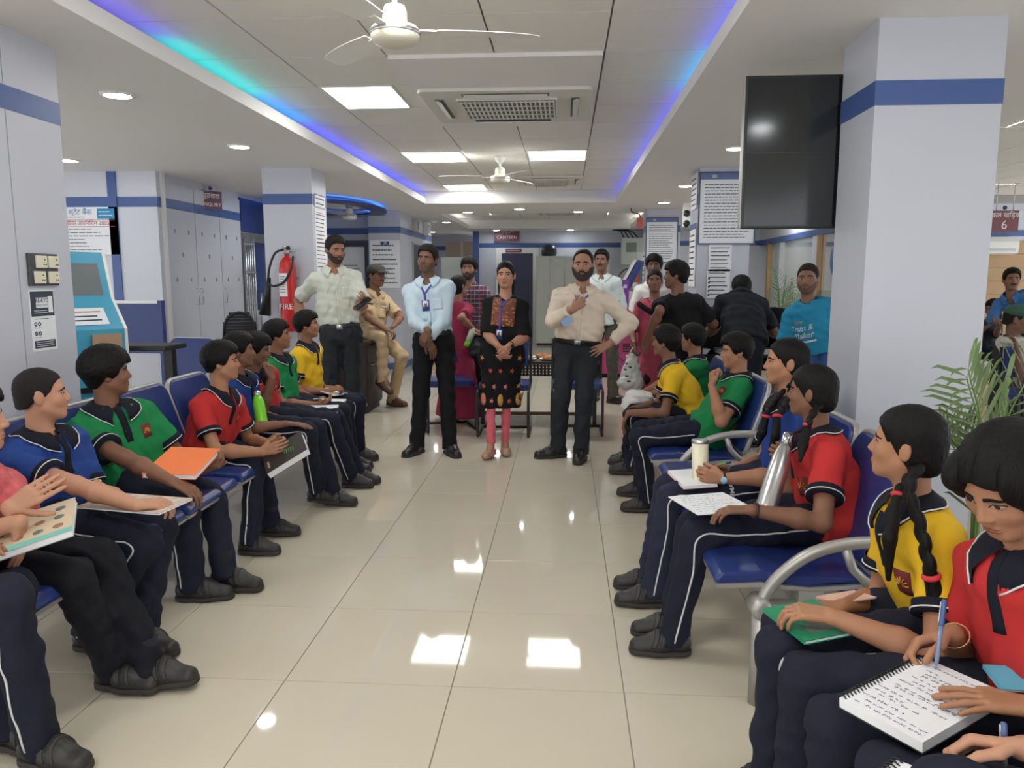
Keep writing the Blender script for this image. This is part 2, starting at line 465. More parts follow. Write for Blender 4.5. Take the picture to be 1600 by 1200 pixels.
# =================================================================== BODY MODELLING (smooth solids -> mesh)
F = np.float32
def V3(v): return np.asarray(v, dtype=F)
class Cone:
    def __init__(s, a, b, ra, rb, side=None, ratio=1.0):
        s.a, s.b, s.ra, s.rb = V3(a), V3(b), ra, rb
        s.ba = s.b-s.a; s.l2 = float(s.ba@s.ba)+1e-9
        s.side = None if side is None else V3(nrm(side)); s.ratio = ratio
        m = max(ra, rb)*max(1, ratio)
        s.lo = np.minimum(s.a, s.b)-m; s.hi = np.maximum(s.a, s.b)+m
    def __call__(s, p):
        q = p-s.a
        t = np.clip((q@s.ba)/s.l2, 0, 1)
        q = q-t[:, None]*s.ba
        l2 = np.einsum('ij,ij->i', q, q)
        if s.side is not None:
            qs = q@s.side
            l2 = l2-qs*qs*(1-1/s.ratio**2)
        return np.sqrt(np.maximum(l2, 1e-12))-(s.ra+(s.rb-s.ra)*t)
class Ell:
    def __init__(s, c, r, R=None):
        s.c, s.r = V3(c), V3(r); s.R = None if R is None else V3(R)     # rows of R = own axes
        m = float(max(r)); s.lo = s.c-m; s.hi = s.c+m
    def __call__(s, p):
        q = p-s.c
        if s.R is not None: q = q@s.R.T
        k0 = np.sqrt(np.einsum('ij,ij->i', q/s.r, q/s.r))+1e-6
        q2 = q/(s.r*s.r)
        k1 = np.sqrt(np.einsum('ij,ij->i', q2, q2))+1e-6
        return k0*(k0-1)/k1
class Cut:
    """solid kept on the side opposite to n beyond point c"""
    def __init__(s, prim, c, n):
        s.p, s.c, s.n = prim, V3(c), V3(nrm(n)); s.lo, s.hi = prim.lo, prim.hi
    def __call__(s, p): return np.maximum(s.p(p), (p-s.c)@s.n)
def smin(a, b, k):
    if k <= 0: return np.minimum(a, b)
    h = np.maximum(k-np.abs(a-b), 0)/k
    return np.minimum(a, b)-h*h*k*.25
def smax(a, b, k): return -smin(-a, -b, k)
class Grp:
    """union of solids, looked at only near its own bounds"""
    def __init__(s, items, k=.01, pad=.05):
        s.it = [(x if isinstance(x, tuple) else (x, k)) for x in items]
        s.lo = np.min([x[0].lo for x in s.it], 0); s.hi = np.max([x[0].hi for x in s.it], 0)
        s.pad = pad
    def full(s, p):
        d = None
        for f, k in s.it:
            e = f(p); d = e if d is None else smin(d, e, k)
        return d
    def __call__(s, p):
        c = np.clip(p, s.lo, s.hi); o = np.linalg.norm(p-c, axis=1)
        m = o < s.pad
        out = o+.02
        if m.any(): out[m] = s.full(p[m])
        return out
class Loc:
    """solids given in a local frame (rows of Rm are the axes), scaled"""
    def __init__(s, o, Rm, sc, fn, r):
        s.o, s.R, s.sc, s.fn = V3(o), V3(Rm), F(sc), fn
        s.lo = s.o-r*sc; s.hi = s.o+r*sc; s.r = r
    def loc(s, p): return ((p-s.o)@s.R.T)/s.sc
    def __call__(s, p):
        q = s.loc(p); n = np.linalg.norm(q, axis=1); m = n < s.r
        out = (n-s.r+.05)*s.sc
        if m.any(): out[m] = s.fn(q[m])*s.sc
        return out
class Noisy:
    def __init__(s, f, amp, wl, seed):
        s.f, s.lo, s.hi, s.amp = f, f.lo-.01, f.hi+.01, amp
        r = np.random.RandomState(seed)
        s.K = [(V3(nrm(r.normal(size=3))*2*math.pi/(wl*r.uniform(.55,1.5))), r.uniform(0,6.3), V3(r.normal(size=3)*2*math.pi/(wl*2.2)*.6)) for _ in range(4)]
    def __call__(s, p):
        d = s.f(p); m = np.abs(d) < .06
        if m.any():
            q = p[m]; w = 0
            for k, ph, k2 in s.K:
                w = w+np.sin(q@k+ph+1.6*np.sin(q@k2+ph*2))
            d[m] = d[m]+s.amp*w*.5
        return d
class Fn:
    def __init__(s, fn, lo, hi): s.fn, s.lo, s.hi = fn, V3(lo), V3(hi)
    def __call__(s, p): return s.fn(p)

def mesh_sdf(f, h, name, origin=(0,0,0), lo=None, hi=None, B=5, project=True):
    lo = V3(f.lo if lo is None else lo)-2*h; hi = V3(f.hi if hi is None else hi)+2*h
    nb = np.maximum(1, np.ceil((hi-lo)/(h*B)).astype(int)); n = nb*B
    ax = [lo[i]+h*(np.arange(n[i])) for i in range(3)]
    cen = np.stack(np.meshgrid(*[lo[i]+h*(B*np.arange(nb[i])+(B-1)/2) for i in range(3)], indexing='ij'), -1).reshape(-1, 3).astype(F)
    dc = f(cen)
    act = np.abs(dc) < h*B*1.05
    val = np.empty((nb[0],nb[1],nb[2],B,B,B), F)
    val[...] = np.where(dc < 0, -1, 1).reshape(nb)[..., None, None, None]
    off = (np.stack(np.meshgrid(*[np.arange(B)-(B-1)/2]*3, indexing='ij'), -1).reshape(-1, 3)*h).astype(F)
    idx = np.nonzero(act)[0]
    vf = val.reshape(-1, B**3)
    for c0 in range(0, len(idx), 1500):
        ii = idx[c0:c0+1500]
        vf[ii] = f((cen[ii][:, None, :]+off[None]).reshape(-1, 3)).reshape(len(ii), -1)
    V = val.transpose(0,3,1,4,2,5).reshape(n)
    S = V < 0
    # cells with mixed corners
    c8 = S[:-1,:-1,:-1].astype(np.int8)
    for dx in (0,1):
        for dy in (0,1):
            for dz in (0,1):
                if dx+dy+dz: c8 = c8+S[dx:n[0]-1+dx, dy:n[1]-1+dy, dz:n[2]-1+dz]
    mix = (c8 > 0) & (c8 < 8)
    ids = -np.ones(mix.shape, np.int64); nv = int(mix.sum()); ids[mix] = np.arange(nv)
    acc = np.zeros((nv, 3)); cnt = np.zeros(nv); faces = []
    for a in range(3):
        b, c = (a+1) % 3, (a+2) % 3
        sl0 = [slice(None)]*3; sl1 = [slice(None)]*3
        sl0[a] = slice(0, -1); sl1[a] = slice(1, None)
        cr = S[tuple(sl0)] != S[tuple(sl1)]
        E = np.argwhere(cr)
        if not len(E): continue
        v0 = V[E[:,0],E[:,1],E[:,2]]; E1 = E.copy(); E1[:, a] += 1
        v1 = V[E1[:,0],E1[:,1],E1[:,2]]
        t = v0/(v0-v1)
        P = E.astype(float); P[:, a] += t
        q = []
        for db, dc_ in ((0,0),(-1,0),(-1,-1),(0,-1)):
            C = E.copy(); C[:, b] += db; C[:, c] += dc_
            ok = (C >= 0).all(1) & (C < np.array(mix.shape)).all(1)
            k = np.full(len(E), -1, np.int64)
            k[ok] = ids[C[ok,0],C[ok,1],C[ok,2]]
            q.append(k)
            g_ = k >= 0
            for d in range(3): acc[:, d] += np.bincount(k[g_], P[g_, d], nv)
            cnt += np.bincount(k[g_], minlength=nv)
        Q = np.stack(q, 1); ok = (Q >= 0).all(1)
        flip = v0[ok] < 0
        Qo = Q[ok]; Qo[~flip] = Qo[~flip][:, ::-1]
        faces.append(Qo)
    pts = (acc/np.maximum(cnt, 1)[:, None])*h+lo
    Fc = np.concatenate(faces)
    if project and nv:
        p = pts.astype(F); e = F(h*.35)
        d = f(p)
        g_ = np.stack([f(p+V3([e,0,0]))-d, f(p+V3([0,e,0]))-d, f(p+V3([0,0,e]))-d], 1)/e
        gl = np.maximum(np.einsum('ij,ij->i', g_, g_), .3)
        st = np.clip(d/gl, -h*.5, h*.5)
        pts = p-st[:, None]*g_
    pts = np.asarray(pts, float)-np.asarray(origin)
    me = bpy.data.meshes.new(name)
    me.vertices.add(nv); me.vertices.foreach_set('co', pts.ravel())
    me.loops.add(Fc.size); me.loops.foreach_set('vertex_index', Fc.ravel().astype(np.int32))
    me.polygons.add(len(Fc))
    me.polygons.foreach_set('loop_start', np.arange(0, Fc.size, 4, dtype=np.int32))
    me.polygons.foreach_set('use_smooth', np.ones(len(Fc), bool))
    me.update(calc_edges=True); me.validate()
    return me

def march(f, p, d, n=28, maxd=.6):
    """walk points along -d (d points outward) onto the surface of f"""
    p = p.astype(F).copy(); d = V3(d)
    t = np.zeros(len(p), F)
    for _ in range(n):
        s = f(p); step = np.clip(s*.9, -.02, .05)
        p -= d*step[:, None] if d.ndim == 1 else d*step[:, None]
        t += step
    return p
def grad(f, p, e=.004):
    p = p.astype(F); d = f(p)
    g_ = np.stack([f(p+V3([e,0,0]))-d, f(p+V3([0,e,0]))-d, f(p+V3([0,0,e]))-d], 1)
    return g_/(np.linalg.norm(g_, axis=1)[:, None]+1e-9)
def surf_grid(f, P, d, lift, name, mats, parent, origin, thick=None):
    """P (m,n,3) grid of start points, walked onto f; linked as a mesh patch with rim thickness"""
    m, n = P.shape[:2]
    p = march(f, P.reshape(-1, 3), d).astype(float)
    nn = grad(f, p)
    top = p+nn*lift-np.asarray(origin); bot = p-nn*.004-np.asarray(origin)
    v = list(map(tuple, top))+list(map(tuple, bot)); k = m*n; fs = []
    for i in range(m-1):
        for j in range(n-1):
            fs.append((i*n+j, i*n+j+1, (i+1)*n+j+1, (i+1)*n+j))
    rim = [j for j in range(n)]+[i*n+n-1 for i in range(1, m)]+[(m-1)*n+j for j in range(n-2, -1, -1)]+[i*n for i in range(m-2, 0, -1)]
    for a, b in zip(rim, rim[1:]+rim[:1]): fs.append((a, b, b+k, a+k))
    mb = MB().add(v, fs, True)
    return mb.build(name, mats, parent)
def surf_line(f, pts, dirs, r, name, m, parent, origin, n=6, lift=0.):
    pts = np.asarray(pts, float)
    p = march(f, pts, V3(dirs)).astype(float)
    if lift: p = p+grad(f, p)*lift
    return MB().tube([q-np.asarray(origin) for q in p], r, n).build(name, m, parent)
def smooth_path(pts, n=24):
    """catmull-rom through points"""
    P = [np.asarray(p, float) for p in pts]; P = [2*P[0]-P[1]]+P+[2*P[-1]-P[-2]]
    out = []; segs = len(P)-3
    for s in range(segs):
        p0,p1,p2,p3 = P[s:s+4]
        k = max(2, n//segs)
        for i in range(k):
            t = i/k
            out.append(.5*((2*p1)+(-p0+p2)*t+(2*p0-5*p1+4*p2-p3)*t*t+(-p0+3*p1-3*p2+p3)*t**3))
    out.append(P[-2]); return out
# =================================================================== WRITING
def text_mesh(body, size, align='CENTER', shear=0., space=1., bold=0.):
    cu = bpy.data.curves.new('writing', 'FONT')
    cu.body = body; cu.size = size; cu.align_x = align; cu.align_y = 'CENTER'
    cu.shear = shear; cu.space_character = space; cu.offset = bold
    cu.resolution_u = 2
    o = bpy.data.objects.new('writing', cu); COL.objects.link(o)
    dg = bpy.context.evaluated_depsgraph_get(); dg.update()
    me = bpy.data.meshes.new_from_object(o.evaluated_get(dg))
    bpy.data.objects.remove(o); bpy.data.curves.remove(cu)
    return me
def text_on(body, size, m, parent, x, z, y=-.006, **kw):
    """flat writing on a board whose local frame is x right, z up, facing -y"""
    me = text_mesh(body, size, **kw)
    me.materials.clear()
    o = link_mesh('writing', me, m, parent)
    o.location = (x, y, z); o.rotation_euler = (rad(90), 0, 0)
    return o
def bars(w, h, lines, seed=1, indent=0., fill=.92):
    """rows of word-like bars for print too small to read"""
    r = random.Random(seed); mb = MB()
    for k in range(lines):
        z = h/2-(k+.5)*h/lines; x = -w/2+(r.random()*indent*w); end = w/2-r.random()*w*(1-fill)*3
        th = h/lines*.24
        while x < end:
            l = r.uniform(.04, .13)*w
            x1 = min(end, x+l); mb.box(x, x1, -.0005, 0, z-th/2, z+th/2); x = x1+w*.015
    return mb
def board(name, label, c, w, h, rz, cat='notice', back=M_paper, frame=None, fw=.012, group=None, th=.008, headcol=None, headh=0.):
    t = thing(name, label, cat, c, rz, group)
    MB().box(-w/2,w/2,-th,0,-h/2,h/2).build('sheet', back, t)
    if frame is not None:
        f = MB()
        for a,b,c_,d in ((-w/2-fw,w/2+fw,h/2,h/2+fw),(-w/2-fw,w/2+fw,-h/2-fw,-h/2),(-w/2-fw,-w/2,-h/2,h/2),(w/2,w/2+fw,-h/2,h/2)):
            f.box(a,b,-th-.006,0,c_,d)
        f.build('frame', frame, t)
    if headcol is not None:
        MB().box(-w/2,w/2,-th-.002,-th+.001,h/2-headh,h/2).build('header', headcol, t)
    return t
# =================================================================== PEOPLE
def skin_mat(rgb):
    return mat('skin_%d_%d_%d' % rgb, srgb(*rgb), .55, spec=.35, var=.06, vscale=14, bump=.04, bscale=220)
def cloth_mat(name, rgb, rough=.85, var=.06, bump=.12, bscale=140):
    return mat('cloth_'+name, srgb(*rgb), rough, spec=.25, var=var, vscale=9, bump=bump, bscale=bscale)
M_hair = mat('hair_black', srgb(17,15,15), .55, spec=.18, var=.35, vscale=220, bump=.35, bscale=260, stretch=(1,1,.10))
M_buzz = mat('hair_cropped', srgb(34,31,31), .75, spec=.2, var=.2, vscale=60, bump=.3, bscale=300)
M_beard = mat('beard', srgb(46,38,36), .7, var=.2, vscale=80, bump=.4, bscale=300)
M_stub = mat('stubble', srgb(92,68,58), .7, var=.15, vscale=120)
M_eye = mat('eye_white', srgb(176,166,160), .3)
M_iris = mat('iris', srgb(28,18,14), .15)
M_navy = cloth_mat('navy', (29,32,47), var=.1)
M_navyc = cloth_mat('navy_collar', (22,23,36))
M_stripe = mat('white_piping', srgb(214,214,214), .7)
M_shoe = mat('black_shoe', srgb(40,38,36), .5, var=.2, vscale=20, bump=.08, bscale=120)
M_sole = mat('shoe_sole', srgb(52,48,45), .8)
M_sock = mat('sock', srgb(26,26,34), .9)

def ik(a, c, l1, l2, pole):
    a, c = A(*a), A(*c); d = c-a; L = np.linalg.norm(d); u = d/(L+1e-9)
    if L >= (l1+l2)*.999: return a+d*(l1/(l1+l2))
    x = (l1*l1-l2*l2+L*L)/(2*L); h = math.sqrt(max(l1*l1-x*x, 0))
    p = np.asarray(pole, float); p = p-u*np.dot(p, u)
    return a+u*x+nrm(p)*h
def rotv(v, axis, ang):
    axis = nrm(axis); v = np.asarray(v, float)
    return v*math.cos(ang)+np.cross(axis, v)*math.sin(ang)+axis*np.dot(axis, v)*(1-math.cos(ang))

# ---- head in its own frame (x to the person's right, y forward, z up; metres for a grown head)
def head_prims(jaw=1., nose=1., full=0.):
    j = jaw; c = full
    return ([(Ell((0,-.012,.035),(.073,.092,.080)),0), (Ell((0,.028,-.030),(.059*j+c,.062,.078*(.5+.5*j))),.03),
             (Cone((.046*j,.004,-.050),(.012,.062,-.090*(.4+.6*j)),.020,.018),.025), (Cone((-.046*j,.004,-.050),(-.012,.062,-.090*(.4+.6*j)),.020,.018),.025),
             (Ell((.040,.052,-.024),(.021+c,.020,.020)),.025), (Ell((-.040,.052,-.024),(.021+c,.020,.020)),.025),
             (Cone((-.034,.064,.024),(.034,.064,.024),.011,.011),.018)],
            [Ell((.031,.093,.003),(.016,.017,.010)), Ell((-.031,.093,.003),(.016,.017,.010))],
            [(Ell((.031,.0625,.003),(.0155,.0155,.0125)),.006), (Ell((-.031,.0625,.003),(.0155,.0155,.0125)),.006),
             (Cone((0,.076,.016),(0,.074+.024*nose,-.025),.0065,.0105*nose),.012), (Ell((.012*nose,.087,-.029),(.0085,.0105,.0075)),.007), (Ell((-.012*nose,.087,-.029),(.0085,.0105,.0075)),.007),
             (Cone((-.014,.0835,-.057),(.014,.0835,-.057),.0055,.0055),.007), (Cone((-.012,.0825,-.066),(.012,.0825,-.066),.006,.006),.007),
             (Ell((.0745,-.012,-.006),(.008,.019,.031),np.array([[.93,.36,0],[-.36,.93,.0],[0,0,1]])),.010),
             (Ell((-.0745,-.012,-.006),(.008,.019,.031),np.array([[.93,-.36,0],[.36,.93,.0],[0,0,1]])),.010)])
def head_fn(jaw=1., nose=1., full=0.):
    a, s, b = head_prims(jaw, nose, full)
    def fn(q):
        d = None
        for f, k in a:
            e = f(q); d = e if d is None else smin(d, e, k)
        for f in s: d = smax(d, -f(q), .014)
        for f, k in b: d = smin(d, f(q), k)
        return d
    return fn
def hsin(q, K):
    w = 0
    for k, ph in K: w = w+np.sin(q@k+ph)
    return w
_hk = [(V3(k), p) for k, p in (((260,120,60),.3),((-190,260,40),1.9),((120,-160,230),4.0),((330,60,-200),2.2))]
_yk = [-.14,-.06,-.015,.012,.030,.048,.066,.14]
HAIRLINE = {'boy': [-.066,-.056,-.008,-.018,-.005,.040,.060,.062],
            'thick': [-.078,-.068,-.014,-.026,-.010,.030,.050,.052],
            'short': [-.062,-.052,-.006,-.014,.004,.046,.069,.072],
            'fringe': [-.070,-.062,-.012,-.018,-.005,.030,.044,.046],
            'buzz': [-.060,-.050,-.005,-.012,.004,.046,.064,.066],
            'bald': [-.060,-.052,-.005,-.010,.020,.075,.100,.105],
            'girl': [-.085,-.085,-.055,-.020,.010,.045,.066,.068],
            'woman': [-.10,-.10,-.085,-.070,-.010,.040,.062,.064],
            'bob': [-.10,-.10,-.10,-.08,-.02,.028,.046,.048]}
def hair_fn(style, bulk, seed=0):
    zl = HAIRLINE[style]
    sk = Ell((0,-.012,.036),(.0735+bulk*.7,.0925+bulk,.0805+bulk*.95))
    top = Ell((0,.012,.075),(.060+bulk*.5,.072+bulk*.4,.040+bulk*.75))
    low = Ell((0,-.035,-.03),(.062+bulk*.7,.066+bulk,.075))
    sk0 = Ell((0,-.012,.036),(.0735,.0925,.0805)); low0 = Ell((0,-.035,-.03),(.060,.062,.070))
    amp = .0008 if style == 'buzz' else (.0010 if style in ('girl','woman','bald') else .0022)
    sh = seed*1.7
    def fn(q):
        if style in ('boy','thick','fringe','short'):
            wz = np.clip((q[:,2]+.060)/.085, 0, 1); wz = wz*wz*(3-2*wz)
            d = smin(sk0(q), low0(q), .03)-.003-bulk*wz
        else: d = smin(sk(q), low(q), .03)
        if style not in ('buzz','bald','girl','woman'): d = smin(d, top(q), .03)
        d = d+amp*.45*hsin(q+sh, _hk)
        if style in ('girl','woman'):
            d = d+.006*np.exp(-(q[:,0]/.005)**2)*(q[:,2] > .0)*(q[:,1] > -.03)
        jag = .006*np.sin(q[:,0]*210+sh)+.004*np.sin(q[:,0]*420+2+sh) if style not in ('buzz','girl','woman','bald','short') else 0.
        line = np.interp(q[:,1], _yk, zl)+jag*(q[:,1] > .03)
        if style in ('girl','woman'): line = line-np.maximum(np.abs(q[:,0])-.012, 0)*.45*(q[:,1] > .04)
        return smax(d, (line-q[:,2])*.65, .008)
    return fn
def beard_fn(hf, t, full=True, moust=True):
    def fn(q):
        d = hf(q)-t
        x = np.abs(q[:,0]); y, z = q[:,1], q[:,2]
        if full:
            up = np.interp(x, [0,.018,.024,.034,.050,.066,.09], [-.041,-.043,-.050,-.052,-.046,-.018,-.010])
            r = np.maximum((z-up)*.8, (.004-y)*.8)
            mouth = .9*(np.sqrt((x/1.9)**2+(z+.0615)**2)-.0095)
            r = smax(r, -np.where(y > .05, mouth, .1), .003)
            if not moust: r = np.maximum(r, np.where((y > .06), (z+.072)*.9, -1))
        else:
            r = np.maximum(np.abs(z+.0465+x*.16)-.0075, np.maximum((x-.030), .05-y))
        return smax(d, r, .003)
    return fn

# ---- hand
FING = ((.028,.088,(.040,.025,.020),.0088),(.009,.092,(.044,.028,.021),.009),(-.010,.088,(.041,.026,.020),.0086),(-.027,.080,(.032,.020,.018),.0076))
def hand_prims(w, d, n, right, hs=1., curl=.25, splay=.06, thumb=.35, tcurl=.3):
    d = nrm(d); n = np.asarray(n, float); n = nrm(n-d*np.dot(n, d))
    s = np.cross(d, n) if right else np.cross(n, d)      # towards the thumb
    curl = curl if hasattr(curl, '__len__') else [curl]*4
    it = []
    for i, (lat, kn, ph, r) in enumerate(FING):
        a = w+s*lat*.55*hs+d*.012*hs; b = w+d*kn*hs+s*lat*hs
        it.append((Cone(a, b, .0125*hs, .0105*hs), .010*hs))
        dd = rotv(d, n, 0); dd = nrm(d+s*(lat/.028)*splay)
        p = b; ax = np.cross(dd, n)
        for j, (l, q) in enumerate(zip(ph, (1.1,1.5,.9))):
            dd = rotv(dd, ax, curl[i]*q); e = p+dd*l*hs
            it.append((Cone(p, e, (r-.0008*j)*hs, (r-.0008*(j+1))*hs), .0035*hs)); p = e
    tb = w+d*.022*hs+s*.022*hs; tm = w+d*.048*hs+s*(.034+.020*thumb)*hs+n*.016*tcurl*2*hs
    it.append((Cone(tb, tm, .013*hs, .0115*hs), .010*hs))
    td = nrm(d*(1-.3*thumb)+s*(.7*thumb)+n*.5*tcurl); e = tm+td*.032*hs
    it.append((Cone(tm, e, .0105*hs, .0095*hs), .004*hs))
    td = nrm(td+n*.5*tcurl-s*.35*tcurl+d*.1); it.append((Cone(e, e+td*.026*hs, .0095*hs, .0078*hs), .003*hs))
    return it

def shoe_templates():
    out = {}
    for kind in ('school','formal','flat'):
        L = .0 if kind == 'school' else .012
        g = [(Cone((0,-.035,.045),(0,.06,.042),.040,.041),0), (Cone((0,.06,.036),(0,.150+L,.026),.043,.034,side=(1,0,0),ratio=1.12),.03)]
        if kind != 'flat': g += [(Cone((0,-.020,.05),(0,-.008,.085),.041,.042),.02), (Cone((0,.0,.075),(0,.085,.05),.030,.026),.03)]
        else: g = [(Cone((0,-.035,.032),(0,.05,.026),.034,.033),0), (Cone((0,.05,.026),(0,.14,.018),.035,.028,side=(1,0,0),ratio=1.15),.03)]
        G = Grp(g, .02, pad=.3)
        zt = .098 if kind != 'flat' else .045
        up = Fn(lambda p, G=G, zt=zt: np.maximum(np.maximum(G(p), .014-p[:,2]), p[:,2]-zt-p[:,1]*.02), (-.07,-.1,0), (.07,.22,.13))
        sole = Fn(lambda p, G=G: smax(G(np.stack([p[:,0],p[:,1],np.full(len(p), .034, F)], 1))-.0035, np.abs(p[:,2]-.010)-.010, .003), (-.07,-.1,-.005), (.07,.22,.03))
        me = mesh_sdf(up, .006, 'shoe'); ms = mesh_sdf(sole, .006, 'sole')
        straps = []
        if kind == 'school':
            for y0 in (.045, .078):
                st = Fn(lambda p, G=G, y0=y0: np.maximum(np.maximum(G(p)-.0045, np.abs(p[:,1]-y0+(p[:,2]-.06)*.35)-.011), .035-p[:,2]), (-.06,-.02,.03), (.06,.15,.12))
                straps.append(mesh_sdf(st, .005, 'strap'))
        out[kind] = (me, ms, straps)
    return out
SHOES = shoe_templates()
def shoe(kind, parent, origin, ankle, yaw, pitch=0., roll=0., s=1., m=M_shoe, ms=M_sole):
    me, so, straps = SHOES[kind]
    def inst(name, mesh_, mt, par):
        o = bpy.data.objects.new(name, mesh_); COL.objects.link(o)
        if len(mesh_.materials) == 0: mesh_.materials.append(mt)
        o.material_slots[0].link = 'OBJECT'; o.material_slots[0].material = mt
        o.parent = par; return o
    o = inst('shoe', me, m, parent)
    R = Matrix.Rotation(yaw-math.pi/2, 4, 'Z') @ Matrix.Rotation(pitch, 4, 'X') @ Matrix.Rotation(roll, 4, 'Y')
    loc = Vector(ankle)-Vector(origin)-(R @ Vector((0,0,.078*s)))
    o.matrix_local = Matrix.Translation(loc) @ R @ Matrix.Scale(s, 4)
    inst('sole', so, ms, o)
    for q in straps: inst('strap', q, m, o)
    return o

def rig(P, yaw, s, head, hyaw, hpitch=0., hroll=0., cyaw=None, hs=None, N=None, sw=1., WL=None, WR=None, poleL=None, poleR=None,
        AL=None, AR=None, KL=None, KR=None, kpL=None, kpR=None, hipw=1., armk=1., legk=1., neckk=1., shz=0.):
    """joints of one person, in the place's coordinates. Angles in degrees: 0 looks along +X, 90 along +Y"""
    J = {}; hs = hs or s
    P, head = A(*P), A(*head); yw = rad(yaw); cy = rad(cyaw if cyaw is not None else yaw)
    fwd = A(math.cos(yw), math.sin(yw), 0); right = A(math.sin(yw), -math.cos(yw), 0)
    cf = A(math.cos(cy), math.sin(cy), 0); cr = A(math.sin(cy), -math.cos(cy), 0)
    hy = rad(hyaw); hf = A(math.cos(hy), math.sin(hy), 0); hr = A(math.sin(hy), -math.cos(hy), 0); hu = A(0,0,1.)
    hf2 = rotv(hf, hr, rad(hpitch)); hu = rotv(hu, hr, rad(hpitch))
    if hroll: hu = rotv(hu, hf2, rad(hroll)); hr = np.cross(hf2, hu)
    hr = np.cross(hf2, hu)
    J.update(P=P, H=head, HR=np.stack([hr, hf2, hu]), hs=hs, s=s, fwd=fwd, right=right, cf=cf, cr=cr)
    if N is None:
        N = head-hu*.125*hs-A(0,0,1)*.050*hs*neckk-hf2*.014*hs-cf*.012
    N = A(*N); up = nrm(N-P); J['N'] = N; J['up'] = up
    crr = nrm(cr-up*np.dot(cr, up)); J['crr'] = crr; J['cff'] = nrm(np.cross(up, crr))
    J['SR'] = N-up*(.078-shz)*s+crr*.158*s*sw; J['SL'] = N-up*(.078-shz)*s-crr*.158*s*sw
    for k, sg, w, po in (('R',1,WR,poleR),('L',-1,WL,poleL)):
        S = J['S'+k]
        if w is None: w = S-A(0,0,.50*s)+crr*sg*.05*s+fwd*.05*s
        w = A(*w); po = po if po is not None else (-A(0,0,1)*.9+crr*sg*.6-J['cff']*.5)
        J['W'+k] = w; J['E'+k] = ik(S, w, .275*s*armk, .245*s*armk, po)
        hip = P+right*sg*.080*s*hipw; J['hip'+k] = hip
        an = {'R': AR, 'L': AL}[k]; an = A(*an) if an is not None else A(hip[0], hip[1], .08*s)
        J['A'+k] = an
        kn = {'R': KR, 'L': KL}[k]; kp = {'R': kpR, 'L': kpL}[k]
        J['K'+k] = A(*kn) if kn is not None else ik(hip, an, .42*s*legk, .40*s*legk, kp if kp is not None else fwd+A(0,0,.6))
    return J

